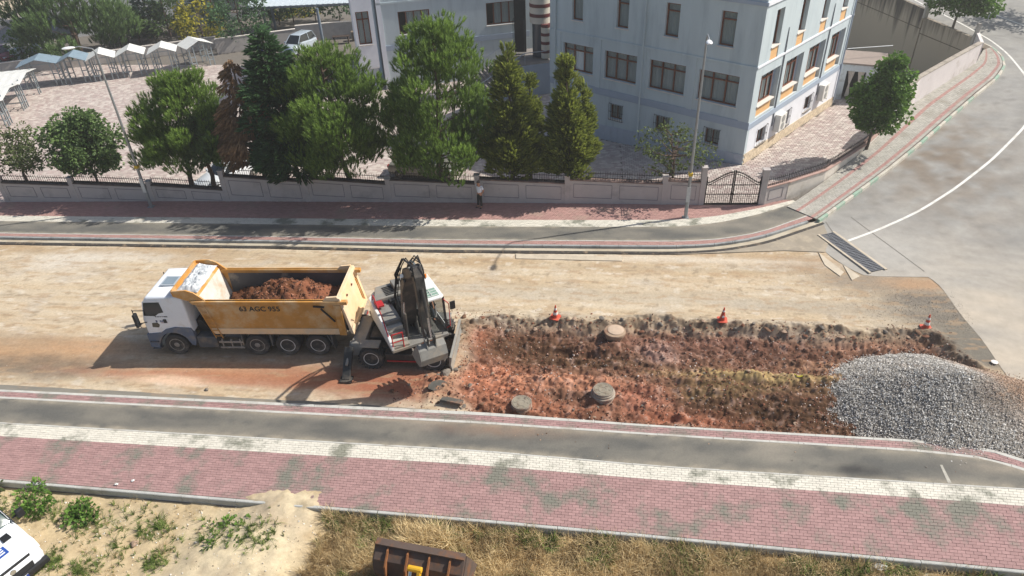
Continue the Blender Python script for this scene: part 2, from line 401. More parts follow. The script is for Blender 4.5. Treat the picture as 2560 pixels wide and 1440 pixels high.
struct(Strip(near['bike0'], near['bike1']).sheet('near_cycle_track', SW + .002, m_bike, nv=14, du=.14, col=track_col(near['bike0'], near['bike1'], [(2150, 1178, .8, .28, (52, 52, 52), .9), (1250, 1075, 2.5, .3, (140, 112, 92), .5), (900, 1040, 3, .15, (150, 128, 108), .5), (2500, 1170, 1.5, .3, (150, 140, 124), .6)])))
Strip(near['bike1'], near['wh0']).pavers(near_sidewalk, m_edge, 1.0, .1, SW + .004, single=0, bond=False, name='edging_stone')
Strip(near['wh0'], near['wh1']).pavers(near_sidewalk, m_white, .235, .115, SW, single=90)
Strip(near['wh1'], near['red2']).pavers(near_sidewalk, m_red, .235, .115, SW, single=300)
kb = [(x, y - .075) for x, y in near['red2']]
near_kerb = struct(Strip([(x, y - .02) for x, y in kb], [(x, y - .1) for x, y in kb]).sheet('near_kerb', -.12, m_bed))
kerb_line(near_kerb, kb, 1.0, .12, .34, SW + .02, [m_kerb])
# white repair line across the cycle track
b = MB(); p, q = G(2352, 1162, SW + .006), G(2372, 1207, SW + .006)
b.quad((p[0] - .03, p[1], SW + .008), (p[0] + .05, p[1], SW + .008), (q[0] + .09, q[1], SW + .008), (q[0] - .03, q[1], SW + .008))
b.build('painted_line', mat('worn_line', lin(172, 168, 156), .9, .2, 6, world=True), bpy.data.objects['near_cycle_track'])

# --- far side: pavement, cycle track, kerb
FL = dict(wh0=[(0, 539), (700, 545.6), (1100, 549), (1500, 550), (1700, 549), (1800, 539), (1900, 520), (1983, 500)],
          wh1=[(0, 552.5), (700, 561), (1100, 565.6), (1500, 567), (1700, 566.5), (1800, 556), (1900, 535), (1992, 505)],
          bike1=[(0, 581.7), (700, 590.7), (1100, 598.7), (1500, 601), (1700, 602), (1800, 597), (1900, 580), (2035, 532)],
          red0=[(0, 583.5), (700, 592.5), (1100, 600.7), (1500, 603), (1700, 604), (1800, 599), (1900, 582), (2037, 534)],
          red1=[(0, 590), (700, 600), (1100, 608.7), (1500, 612), (1700, 613), (1800, 607), (1900, 590), (2043, 542)])
far = {k: ext(gl(v, SW), 14) for k, v in FL.items()}
WALL = [(-36.57 - 14, 34.9), (-36.57, 35.49), (-31.64, 35.75), (-26.78, 36.01), (-22.1, 36.21), (-17.04, 36.37), (-12.05, 36.53), (-6.75, 36.68), (-1.52, 36.83), (4.02, 36.93), (6.12, 36.97), (9.5, 37.12), (11.2, 38.05)]
far_sidewalk = struct(Strip(WALL, far['red1'], k=2).sheet('far_sidewalk', SW - .03, m_bed, nv=8))
Strip(WALL[:-1] + [(11.0, 37.75)], far['wh0'], k=3).pavers(far_sidewalk, m_red2, .24, .12, SW)
Strip(far['wh0'], far['wh1']).pavers(far_sidewalk, m_white, .24, .12, SW, single=60)
struct(Strip(far['wh1'], far['bike1']).sheet('far_cycle_track', SW + .003, m_bike, nv=12, du=.18, col=track_col(far['wh1'], far['bike1'], [(1930, 555, 1.5, .4, (146, 138, 124), .5)])))
Strip(far['bike1'], far['red0']).pavers(far_sidewalk, m_edge, 1.0, .1, SW + .006, bond=False, name='edging_stone')
Strip(far['red0'], far['red1']).pavers(far_sidewalk, m_red2, .24, .12, SW)
fk = np.array(far['red1']); _t = np.gradient(smooth_line(fk, .4), axis=0)
fks = smooth_line(fk, .4); _t /= np.hypot(*_t.T)[:, None]; FN = np.c_[_t[:, 1], -_t[:, 0]]
far_kerb = struct(Strip((fks + FN * .02).tolist(), (fks + FN * .12).tolist(), k=0).sheet('far_kerb', -.04, m_bed))
m_kerbf = mat('kerb_concrete_far', lin(150, 152, 150), .9, .15, 3, dirt=lin(100, 104, 106), damt=.35, world=True)
kerb_line(far_kerb, (fks + FN * .08).tolist(), 1.0, .15, .34, SW + .012, [m_kerbf], k=0)
gut = Strip((fks + FN * .15).tolist(), (fks + FN * .43).tolist(), k=0)
struct(gut.sheet('far_gutter', .0, m_gut))
# cut edge of the old asphalt below the gutter
b = MB(); c = (fks + FN * .43); e = (fks + FN * .62); n_ = len(c)
vs = [(x, y, .0) for x, y in c] + [(x, y, -.03) for x, y in e] + [(x + .02, y - .03, -.16) for x, y in e]
b.add(vs, [(i, i + 1, n_ + i + 1, n_ + i) for i in range(n_ - 1)] + [(n_ + i, n_ + i + 1, 2 * n_ + i + 1, 2 * n_ + i) for i in range(n_ - 1)])
struct(b.build('asphalt_cut_edge', mat('cut_asphalt', lin(66, 62, 58), .95, .3, 6, dirt=lin(150, 130, 105), damt=.3, dscale=2.5, world=True, bump=.6)))

# --- pavement up the side street
SA = [GS(x, y, SW) for x, y in ((1968, 516), (2062, 452), (2165, 373), (2285, 258), (2440, 157), (2458, 125))]
SB = [GS(x, y, SW) for x, y in ((2041, 547), (2100, 505), (2210, 425), (2290, 360), (2370, 290), (2440, 230), (2488, 192), (2510, 160), (2500, 135), (2478, 117))]
side = Strip(SA, SB, k=3)
side_sidewalk = struct(side.sheet('side_sidewalk', SW - .03, m_bed, nv=6, zf=ZS))
m_grey = mat('grey_paver', lin(168, 164, 154), .9, .1, 4, island=.09, dirt=lin(140, 134, 120), damt=.35, dscale=.7, world=True)
def sub(v0, v1):
    n = len(side.A); return Strip((side.A + (side.B - side.A) * v0).tolist(), (side.A + (side.B - side.A) * v1).tolist(), k=0)
for v0, v1, m, sg in ((.0, .3, m_grey, 0), (.3, .40, m_red2, 0), (.40, .80, m_grey, 120), (.80, .90, m_red2, 0), (.9, .985, m_grey, 0)):
    sub(v0, v1).pavers(side_sidewalk, m, .24, .13, SW, single=sg, zf=ZS)
m_kg = mat('green_painted_kerb', lin(146, 172, 152), .85, .15, 5, dirt=lin(178, 174, 162), damt=.45, dscale=3, world=True)
m_kw = mat('bare_side_kerb', lin(196, 190, 176), .9, .15, 4, dirt=lin(150, 140, 120), damt=.4, world=True)
side_kerb = struct(sub(.985, .998).sheet('side_kerb', SW - .06, m_bed, nv=2, zf=ZS))
kerb_line(side_kerb, [GS(x, y, SW) for x, y in ((2046, 549), (2104, 507), (2214, 427), (2294, 362), (2374, 292), (2444, 232), (2492, 193), (2512, 164), (2506, 140), (2482, 118), (2450, 103))], .9, .16, .32, SW + .01, [m_kg, m_kw, m_kw, m_kw, m_kg], zf=ZS)

# --- side street asphalt
LB = [(17.2, -4.0), (17.2, 8.0), (17.2, 16.0), G(2640, 1090), G(2560, 985), G(2510, 925), G(2460, 850), G(2400, 780), G(2355, 715), G(2312, 681), G(2230, 686), G(2165, 690), G(2110, 660), G(2062, 628), G(2040, 575), GS(2052, 552), GS(2100, 510), GS(2214, 430), GS(2294, 365), GS(2374, 295), GS(2444, 235), GS(2494, 196), GS(2515, 163), GS(2508, 136), GS(2470, 108), GS(2400, 84), GS(2300, 40), GS(2230, -2)]
LB = LB + [(LB[-1][0] - 3, LB[-1][1] + 10), (LB[-1][0] - 8, LB[-1][1] + 40)]
RB = [(60, -4), (60, 4), (62, 14), (64, 20), (66, 26), (68, 34), (70, 44), (72, 56), (74, 70), (74, 85), (72, 100), (66, 120)]
def acol(x, y):
    c = np.tile(np.array(lin(144, 143, 139)), (len(x), 1)); n1 = fbm(x * .25, y * .9, 4); n2 = fbm(x * .5 + 5, y * .5, 3)
    def mixc(col, k): c[:] = c * (1 - k[:, None]) + np.array(lin(*col)) * k[:, None]
    mixc((166, 162, 154), np.clip(.5 + n1 * .5, 0, 1))
    rr = np.hypot(x - 6, y - 57); an = np.arctan2(y - 57, x - 6); st = fbm(rr * .9, an * 2.2, 4); mixc((134, 131, 125), np.clip(st * .7 - .05, 0, .6)); mixc((178, 174, 165), np.clip(-st * .7 - .1, 0, .6))
    gx, gy = G(2290, 400); mixc((128, 114, 98), np.exp(-(((x - gx) / 4.5) ** 2 + ((y - gy) / 8) ** 2)) * np.clip(.6 + 1.3 * fbm(x * .8, y * .8, 4), 0, 1)); mixc((96, 92, 86), .35 * sstep(.4, .7, fbm(x * 2.1 + 80, y * 2.1, 4)) * (x < 34))
    gx, gy = G(2480, 850); mixc((190, 178, 160), np.clip(np.exp(-(((x - gx) / 7) ** 2 + ((y - gy) / 6.5) ** 2)) * (.85 + .5 * n1), 0, 1))
    gx, gy = G(2200, 620); mixc((176, 172, 164), np.exp(-(((x - gx) / 2.5) ** 2 + ((y - gy) / 2.2) ** 2)) * .8)
    return c * .9
sr = Strip(LB, RB, ds=.35, k=1)
side_street = struct(sr.sheet('side_street', -.066, m_asp, nv=110, du=.45, zf=ZS, col=acol))
def mark(pts, w, name='lane_line', zz=.010):
    P = smooth_line([GS(x, y) for x, y in pts], .5, 4); t = np.gradient(P, axis=0); t /= np.hypot(*t.T)[:, None]; N_ = np.c_[-t[:, 1], t[:, 0]] * w / 2
    A_, B_ = P + N_, P - N_; n = len(P); b = MB()
    b.add([(x, y, float(ZS(x, y)) - .066 + zz) for x, y in A_] + [(x, y, float(ZS(x, y)) - .066 + zz) for x, y in B_], [(i, i + 1, n + i + 1, n + i) for i in range(n - 1)])
    return b.build(name, m_mark, side_street)
mark([(2085, 612), (2120, 600), (2210, 566), (2300, 525), (2390, 468), (2480, 398), (2560, 318), (2588, 272), (2586, 226), (2560, 180), (2520, 132), (2480, 100), (2400, 55), (2290, 0), (2230, -35)], .15)
mark([(2640, 90), (2560, 62), (2470, 28), (2380, -5)], .12)
# old patch seams on the asphalt
m_seam = mat('asphalt_seam', lin(122, 117, 110), .95, .2, 5, world=True)
def seam(pts, w=.05):
    o = mark(pts, w, 'patch_seam', .007); o.data.materials.clear(); o.data.materials.append(m_seam)
seam([(2128, 540), (2230, 615), (2312, 676)], .05); seam([(2065, 552), (2095, 598), (2160, 640)], .06)

# --- the unpaved carriageway with the excavation, one continuous ground surface
TR = [G(x, y, -.05) for x, y in ((1168, 803), (1250, 789), (1330, 796), (1400, 792), (1470, 803), (1560, 798), (1650, 794), (1740, 800), (1800, 806), (1900, 806), (2000, 815), (2150, 826), (2330, 828), (2375, 852), (2400, 885), (2450, 915), (2530, 965))] + [(18.5, 19.0), (4, 18.9), (-4.6, 18.9)] + [G(x, y, -.05) for x, y in ((1150, 1030), (1085, 995), (1110, 950), (1140, 905), (1150, 850))]
TR = np.array(TR)
def poly_sd(x, y, P):
    d = np.full(x.shape, 1e9); ins = np.zeros(x.shape, bool)
    for (ax, ay), (bx, by) in zip(P, np.roll(P, -1, 0)):
        ex, ey = bx - ax, by - ay; t = np.clip(((x - ax) * ex + (y - ay) * ey) / (ex * ex + ey * ey + 1e-9), 0, 1)
        d = np.minimum(d, np.hypot(x - ax - t * ex, y - ay - t * ey))
        cr = (ay > y) != (by > y); xi = ax + (y - ay) / (by - ay + 1e-12) * (bx - ax); ins ^= cr & (x < xi)
    return np.where(ins, d, -d)
def bl(x, y, px, py, rx, ry, z=-.3, rot=0, wob=.35):
    gx, gy = G(px, py, z); c, s_ = math.cos(rot), math.sin(rot); dx, dy = x - gx, y - gy
    u = (c * dx + s_ * dy) / rx; v = (-s_ * dx + c * dy) / ry
    return np.clip(1.25 * np.exp(-(u * u + v * v) ** 1.3) + wob * (fbm(x * 1.3 + px, y * 1.9, 3)) * np.exp(-.5 * (u * u + v * v)), 0, 1)
PILE = (13.55, 21.55)
def trench(x, y):
    sd = poly_sd(x, y, TR) + .22 * fbm(x * .9, y * .9, 4)
    inn = sstep(-.05, 1.0, sd)
    dep = .44 + .16 * fbm(x * .3, y * .7, 4) + .30 * bl(x, y, 1370, 880, 3.0, .75) + .16 * bl(x, y, 1850, 880, 3.5, .5) - .26 * bl(x, y, 1230, 985, 1.6, .9) - .22 * bl(x, y, 1430, 950, 2.4, .35) + .20 * bl(x, y, 1950, 1035, 3.6, .55) - .24 * bl(x, y, 1900, 938, 3.6, .30) - .12 * bl(x, y, 1640, 870, .8, .9) - .15 * bl(x, y, 2230, 860, 1.5, .4)
    dep = dep * sstep(19.0, 19.7, y) + .1 * (1 - sstep(19.0, 19.7, y))
    dep = dep * (1 - .55 * sstep(-3.0, -5.5, x))
    z = -inn * dep
    for px, py, a_, w_ in ((1508, 1005, .30, .75), (1537, 850, .22, .7), (1304, 1008, .22, .8)):
        gx, gy = G(px, py, -.2); z = z + a_ * np.exp(-(((x - gx) ** 2 + (y - gy) ** 2) / w_ ** 2))
    berm = np.exp(-((sd - .12) / .28) ** 2) * sstep(22.5, 24.5, y)
    z = z + berm * (.03 + .13 * np.abs(fbm(x * 1.7, y * 1.7, 4)) - .05 * fbm(x * 6, y * 6, 2))
    rough = .09 * fbm(x * 1.5, y * 2.2, 4) + .045 * fbm(x * 6, y * 6, 3) + .08 * np.abs(pn(x * 4.0 + 9, y * 4.0)) + .10 * np.maximum(0, pn(x * 2.0 + 3, y * 2.3)) + .13 * fbm(x * .45, y * 2.6, 3)
    return z + rough * np.clip(inn + berm, 0, 1), sd, inn
def road_z(x, y):
    z = -.075 + .012 * fbm(x * .4, y * 1.4, 3) + .004 * fbm(x * 6, y * 6, 2)
    t, sd, inn = trench(x, y)
    heap = .28 * np.exp(-(((x - G(1090, 965)[0]) / .7) ** 2 + ((y - G(1090, 965)[1]) / .75) ** 2)) * (1 + .6 * fbm(x * 3, y * 3, 3))
    return z + t + heap, sd, inn
xs = np.r_[np.arange(-50, -8, .14), np.arange(-8, 17.5, .048)]; ys = np.r_[np.arange(18.95, 26.8, .048), np.arange(26.8, 33.3, .1)]
X, Y = np.meshgrid(xs, ys, indexing='ij'); sh = X.shape; X = X.ravel(); Y = Y.ravel()
Z, SD, INN = road_z(X, Y)
Z = Z - .07 * sstep(.05, .6, poly_sd(X, Y, np.array(LB[:23] + [(60, 60), (60, 0), (LB[0][0], 0)])))
def dirt_col(x, y, inn, sd):
    n1 = fbm(x * .16, y * 1.0, 4); n2 = fbm(x * .5, y * .8 + 30, 4); n3 = fbm(x * 2.5, y * 2.5, 3); n4 = fbm(x * .08 + 3, y * 2.2, 3)
    c = np.tile(np.array(lin(196, 177, 147)), (len(x), 1))
    def mx(col, k):
        k = np.clip(k, 0, 1)[:, None]; c[:] = c * (1 - k) + np.array(lin(*col)) * k
    mx((190, 168, 136), .45 + .8 * n1); mx((202, 188, 164), .25 + .6 * n4); mx((184, 172, 154), .9 * n2 - .05)
    mx((176, 150, 116), .8 * sstep(28.3, 30.5, y) * np.clip(.35 + 1.2 * n1, 0, 1))
    for yy, wd_, col, kk in ((20.9, .22, (164, 132, 100), .5), (22.4, .3, (168, 142, 112), .45), (24.6, .25, (172, 152, 126), .5), (26.3, .3, (170, 156, 134), .55), (27.6, .22, (206, 194, 172), .5), (28.5, .3, (168, 150, 124), .5), (29.6, .2, (204, 190, 166), .45), (30.4, .35, (168, 146, 114), .5)):
        w_ = y - yy - .35 * fbm(x * .09 + yy, x * 0 + yy * 3, 2); mx(col, kk * np.exp(-(w_ / wd_) ** 2) * np.clip(.6 + 1.2 * fbm(x * .3 + yy, y * 2, 3), 0, 1.3))
    mx((150, 132, 108), .6 * sstep(.35, .6, fbm(x * 1.6 + 21, y * 3.0, 4))); mx((216, 206, 188), .5 * sstep(.4, .65, fbm(x * 1.1 + 61, y * 2.6, 4)))
    mx((104, 96, 84), .9 * bl(x, y, 90, 905, 3.2, .55, -.07, 0, .6) * sstep(-.05, .3, fbm(x * 1.2, y * 3.2, 4)))
    # greyish worn track towards the side street, dark milled apron with loose stones
    for px, py, rx, ry, col, k in ((2350, 770, 2.8, 1.6, (122, 114, 103), 1.0), (2440, 870, 1.4, 1.2, (104, 99, 92), 1.0), (2200, 705, 3.2, .9, (146, 132, 114), .9), (2420, 850, 1.6, 1.6, (122, 116, 104), .9), (2010, 660, 2.2, .7, (158, 138, 116), .7), (2060, 770, 4.5, .5, (158, 146, 128), .6), (2300, 710, 1.6, .5, (182, 142, 104), .6),
                                   (1500, 740, 12, .5, (176, 164, 144), .55), (160, 655, 2.2, .9, (205, 196, 180), .7), (300, 640, 3.5, .5, (205, 196, 180), .6), (1600, 645, 8, .35, (208, 196, 176), .7),
                                   (60, 880, 4.5, 1.1, (186, 142, 98), .75), (100, 915, 3.5, .8, (120, 108, 92), .8), (30, 850, 4, .6, (150, 132, 108), .5), (300, 870, 3, .5, (190, 150, 112), .6),
                                   (560, 945, 6.0, .42, (168, 112, 82), .85), (430, 950, 1.6, .3, (222, 190, 160), .8), (640, 925, 5, .5, (180, 128, 92), .7), (880, 950, 4.0, .9, (160, 108, 80), .85), (700, 880, 7, .7, (150, 118, 92), .6), (1000, 960, 2.0, 1.0, (158, 98, 72), .9), (1050, 870, 2, 1.5, (160, 120, 92), .7)):
        mx(col, k * bl(x, y, px, py, rx, ry, -.07))
    m = sstep(.25, .5, fbm(x * .9 + 40, y * 3.5, 4)); mx((168, 140, 108), .5 * m * (1 - inn))
    # soils of the excavation
    i = inn
    mx((112, 78, 58), i)
    for px, py, rx, ry, col, k in ((1330, 870, 2.6, 1.0, (86, 60, 40), 1.0), (1500, 895, 2.6, .5, (92, 66, 44), .95), (1230, 960, 1.7, 1.3, (166, 102, 70), .95), (1400, 955, 3.0, .5, (172, 116, 84), .9), (1330, 1020, 2.5, .5, (144, 90, 62), .9), (1180, 840, .8, 1.2, (150, 92, 64), .8), (1750, 860, 3.6, .6, (118, 80, 64), .8), (1650, 880, .8, .7, (156, 122, 108), .8), (1900, 885, 3.2, .5, (100, 68, 52), .8),
                                   (1900, 942, 3.6, .34, (160, 134, 82), .95), (2080, 915, 1.6, .4, (152, 112, 80), .8), (1800, 985, 1.6, .4, (126, 104, 62), .7), (1950, 1020, 3.6, .75, (80, 56, 36), 1.1), (2000, 1060, 2.6, .5, (84, 58, 38), 1.0), (1850, 965, 2.2, .25, (104, 84, 50), .9), (1700, 1040, 2.2, .5, (148, 88, 60), .8), (2050, 975, 1.5, .4, (104, 78, 50), .8), (1600, 990, 1.2, .7, (160, 100, 74), .8), (2250, 850, 1.6, .5, (112, 78, 56), .8), (2150, 870, 1.3, .3, (158, 112, 84), .7)):
        mx(col, k * bl(x, y, px, py, rx, ry, -.4) * i)
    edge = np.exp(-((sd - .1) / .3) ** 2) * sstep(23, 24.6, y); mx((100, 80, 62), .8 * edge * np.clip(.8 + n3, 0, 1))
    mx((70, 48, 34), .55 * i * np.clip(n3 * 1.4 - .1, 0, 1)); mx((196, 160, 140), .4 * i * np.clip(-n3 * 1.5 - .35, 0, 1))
    lum = c @ np.array([.3, .59, .11]); dsat = np.where(i > .5, .14, .06)[:, None]; c = c * (1 - dsat) + lum[:, None] * dsat
    return c * np.where(i > .5, 1.1, .95)[:, None]
idx = np.arange(X.size).reshape(sh)
F = np.c_[idx[:-1, :-1].ravel(), idx[1:, :-1].ravel(), idx[1:, 1:].ravel(), idx[:-1, 1:].ravel()]
m_dirt = mat('bare_earth', (1, 1, 1), .96, .13, 9, attr='Col', world=True, bump=.5, bscale=55, spec=.15)
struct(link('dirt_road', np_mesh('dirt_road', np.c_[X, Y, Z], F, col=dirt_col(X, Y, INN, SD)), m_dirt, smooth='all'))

# grey gutter strip along the near edge of the carriageway (broken off at the excavation)
b = MB(); A_ = gl([(-400, 938), (0, 961), (400, 982), (800, 1004), (1075, 1022)], 0); B_ = [(x, 19.32) for x, _ in A_]; B_[-1] = (A_[-1][0] - .1, 19.32)
A_ = smooth_line(A_, .5, 2); B_ = np.c_[A_[:, 0], np.full(len(A_), 19.26)]; n_ = len(A_)
A_[:, 1] += .05 * fbm(A_[:, 0] * 1.3, A_[:, 0] * 0, 3)
b.add([(x, y, -.02) for x, y in A_] + [(x, y, -.01) for x, y in B_] + [(x, y + .02, -.12) for x, y in A_], [(i, i + 1, n_ + i + 1, n_ + i) for i in range(n_ - 1)] + [(i, i + 1, 2 * n_ + i + 1, 2 * n_ + i) for i in range(n_ - 1)])
struct(b.build('near_gutter', mat('old_gutter', lin(126, 122, 112), .93, .12, 2, dirt=lin(168, 138, 108), damt=.4, world=True, bump=.35, stretch=(.4, 1, 1))))
# asphalt apron between the curved kerb and the side street
b = MB(); q = [G(x, y, -.03) for x, y in ((1500, 631), (1650, 630), (1750, 624), (1830, 613), (1900, 597), (1980, 573), (2036, 553), (2056, 552), (2075, 600), (2062, 630), (1960, 626), (1850, 630), (1700, 635))]
b.prism(q, lambda a, c, t: (a, c, t), -.14, -.028)
struct(b.build('asphalt_apron', mat('apron_asphalt', lin(150, 140, 124), .93, .12, 1.5, dirt=lin(178, 164, 142), damt=.4, world=True, bump=.35)))
# cut concrete slabs in the far lane
for i, pts in enumerate((((1290, 634), (1560, 643), (1555, 652), (1290, 646)), ((2046, 630), (2110, 680), (2100, 690), (2062, 662)), ((2108, 662), (2150, 690), (2130, 700)))):
    b = MB(); q = [G(x, y, -.04) for x, y in pts]; b.prism(q, lambda a, c, t: (a, c, t), -.12, -.035 - .004 * i)
    struct(b.build('concrete_patch', mat('pale_concrete', lin(190, 178, 158), .92, .12, 2, dirt=lin(170, 158, 140), damt=.4, world=True, bump=.3)))

# --- courtyard
m_cbed = mat('courtyard_joint', lin(110, 104, 96), .95, .15, 5, world=True)
gx = np.arange(-75, 32, 1.0); gy = np.arange(36.0, 96, 1.0); X, Y = np.meshgrid(gx, gy, indexing='ij'); sh = X.shape; X = X.ravel(); Y = Y.ravel()
Zc = ZC(X, Y) - .03; Zc = np.where(Y < WALL[1][1] + 1.3 + .0356 * (X + 36.57), Zc - .12, Zc)
idx = np.arange(X.size).reshape(sh); F = np.c_[idx[:-1, :-1].ravel(), idx[1:, :-1].ravel(), idx[1:, 1:].ravel(), idx[:-1, 1:].ravel()]
fc = np.c_[X[F].mean(1), Y[F].mean(1)]; sside = (fc[:, 0] - 11.5) * .866 - (fc[:, 1] - 37.9) * .5    # keep it west of the side street wall
kw = fc[:, 1] > np.interp(fc[:, 0], [p[0] for p in WALL], [p[1] for p in WALL]) - .3
rw = np.interp(fc[:, 1], [38, 43.6, 49.9, 56.2, 60.3, 73.8, 96], [11.4, 17.0, 21.9, 28.1, 29.4, 24.6, 16.5])
F = F[(fc[:, 0] < rw - .3) & kw]
courtyard = struct(link('courtyard', np_mesh('courtyard', np.c_[X, Y, Zc], F), m_cbed))
BC = np.array([9.619, 43.37]); E1 = np.array([-.81622, .57775]); E2 = np.array([.57775, .81622])
def in_build(x, y):
    a = (x - BC[0]) * E1[0] + (y - BC[1]) * E1[1]; c = (x - BC[0]) * E2[0] + (y - BC[1]) * E2[1]
    return (a > -.1) & (a < 16) & (c > -.1) & (c < 16)
def skip(x, y):
    rw = np.interp(y, [38, 43.6, 49.9, 56.2, 60.3], [11.2, 16.8, 21.7, 27.9, 29.2]); return in_build(x, y) | (x > rw - .35) | (y < np.interp(x, [p[0] for p in WALL], [p[1] for p in WALL]) + .3)
m_cob = mat('courtyard_paver', lin(164, 146, 140), .88, .08, 3, island=.06, world=True, island2=lin(198, 188, 178), dirt=lin(158, 148, 140), damt=.3, dscale=.5)
Strip([(-56, 35.4), (13, 37.6)], [(-56, 68), (26, 68)], k=0).pavers(courtyard, m_cob, .31, .27, 0, h=.05, gap=.02, single=0, zf=ZC, skip=lambda x, y: skip(x, y) | (x > 2.0))
gz = Strip([(2.0, 36.9), (26, 37.6)], [(2.0, 62), (26, 62)], k=0); gz.pavers(courtyard, m_cob, .31, .27, 0, h=.05, gap=.025, single=140, zf=ZC, skip=skip)
# ================================================================= BOUNDARY WALL, GATE, LAMPS
m_wall = mat('wall_render', lin(182, 174, 169), .9, .06, 1.5, dirt=lin(150, 142, 138), damt=.25, dscale=.9, world=True, bump=.12)
m_groove = mat('panel_groove', lin(120, 116, 120), .9, .08, 3)
m_cop = mat('dark_coping', lin(84, 74, 70), .85, .2, 4, dirt=lin(120, 104, 92), damt=.3, world=True)
m_copl = mat('pink_coping', lin(176, 146, 134), .88, .15, 3, dirt=lin(140, 112, 98), damt=.4, world=True)
m_iron = mat('black_iron', lin(44, 42, 42), .55, .2, 8, metal=.3)
posts = [(-36.18, 1.72), (-31.64, 1.70), (-26.78, 1.43), (-22.09, 2.12), (-17.04, 1.84), (-12.05, 1.60), (-6.75, 1.86), (-1.52, 1.84), (4.02, 1.86), (6.12, 2.45)]
tops = [(1.42, 1.22), (1.34, 1.08), (1.18, .86), (1.76, 1.42), (1.64, 1.28), (1.55, 1.32), (1.60, 1.37), (1.60, 1.40), (1.60, 1.50)]
wy = lambda x: float(np.interp(x, [p[0] for p in WALL], [p[1] for p in WALL]))
WD = .24
wall_notes = ['by the small bare-branched tree', 'behind the round linden tree', 'under the street lamp in front of the parked white car', 'starting at the tall step beside the brown tree', 'in front of the broad middle pine', 'left of the standing man', 'right of the standing man', 'between the two cypresses and the gate', 'beside the gate post']
rail_notes = ['in front of the small bare-branched tree', 'in front of the round linden tree', 'in front of the parked white car', 'between the dead tree and the dark conifer', 'in front of the broad middle pine', 'in front of the dark parked saloon', 'above the standing man', 'behind the two cypress trunks', 'below the reddish shrub']
def panel_mesh(x0, x1, t0, t1, n, base=.10):
    pass
b_bar = MB(); b_bar.box(-.009, .009, -.009, .009, 0, .46); b_bar.cyl((0, 0, .46), (0, 0, .52), .014, .001, 5)
bar_me = b_bar.mesh('bar'); bar_me.materials.append(m_iron)
def railing(p, q, z0, z1, label, bar_h=1.0, step=.135, group='iron railings on the boundary wall'):
    p = Vector((*p, z0)); q = Vector((*q, z1)); d = q - p; L = d.length
    t = thing('iron_railing', label, 'railing', p, 0, group)
    b = MB()
    for h in (.10, .38):
        b.bar((0, 0, h), d + Vector((0, 0, h)), .028, .028)
    b.build('rail', m_iron, t)
    n = max(2, int(Vector((d.x, d.y)).length / step))
    for i in range(n):
        o = bpy.data.objects.new('bar', bar_me); COL.objects.link(o); o.parent = t; o.location = d * ((i + .5) / n); o.scale = (1, 1, bar_h); o.rotation_euler = (R.gauss(0, .02), R.gauss(0, .02), 0)
    return t
for i, ((x0, zp), (x1, zq), (t0, t1)) in enumerate(zip(posts[:-1], posts[1:], tops)):
    t = thing('boundary_wall', 'mauve rendered garden wall bay with framed panels ' + wall_notes[i], 'wall', (x0, wy(x0), 0), 0, 'bays of the boundary wall')
    dx, dy = x1 - x0, wy(x1) - wy(x0); L = math.hypot(dx, dy); an = math.atan2(dy, dx)
    t.rotation_euler = (0, 0, an)
    b = MB(); b.add([(0, 0, -1.2), (L, 0, -1.2), (L, WD, -1.2), (0, WD, -1.2), (0, 0, t0), (L, 0, t1), (L, WD, t1), (0, WD, t0)], [(0, 3, 2, 1), (4, 5, 6, 7), (0, 1, 5, 4), (1, 2, 6, 5), (2, 3, 7, 6), (3, 0, 4, 7)])
    b.build('wall', m_wall, t)
    b = MB(); b.add([(.28, -.05, t0), (L, -.05, t1), (L, WD + .05, t1), (.28, WD + .05, t0), (.28, -.05, t0 + .07), (L, -.05, t1 + .07), (L, WD + .05, t1 + .07), (.28, WD + .05, t0 + .07)], [(0, 3, 2, 1), (4, 5, 6, 7), (0, 1, 5, 4), (1, 2, 6, 5), (2, 3, 7, 6), (3, 0, 4, 7)])
    b.build('coping', m_cop if i < 6 else mat('coping_dusty', lin(112, 94, 88), .85, .2, 4, dirt=lin(178, 150, 134), damt=.5, world=True), t)
    b = MB(); b.box(-.02, .28, -.03, WD + .03, -1.2, zp); b.build('post', m_wall, t, bevel=.012)
    b = MB(); b.box(-.05, .31, -.06, WD + .06, zp, zp + .05); b.build('post_cap', m_wall, t, bevel=.01)
    np_ = 1 if L < 3 else 2; seg = (L - .28) / np_
    for k in range(np_):
        a0, a1 = .28 + k * seg + .22, .28 + (k + 1) * seg - .22
        zt = lambda a: t0 + (t1 - t0) * a / L - .2
        zb = .46 if t1 > 1.2 else .3
        lo = lambda a: zb + (t1 - t0) * (a / L - .5) * .8
        b = MB(); w_ = .03
        for p, q in (((a0, lo(a0)), (a1, lo(a1))), ((a0, zt(a0)), (a1, zt(a1))), ((a0, lo(a0)), (a0, zt(a0))), ((a1, lo(a1)), (a1, zt(a1)))):
            b.bar((p[0], -.002, p[1]), (q[0], -.002, q[1]), .02, w_) if p[0] != q[0] else b.bar((p[0], -.002, p[1]), (q[0], -.002, q[1]), w_, .02)
        b.build('panel_frame', m_groove, t)
    railing((x0 + .3 * math.cos(an) - .12 * math.sin(an), wy(x0) + .12), (x1 - .03, wy(x1) + .12), t0 + .07, t1 + .07, 'black iron railing on the wall ' + rail_notes[i])
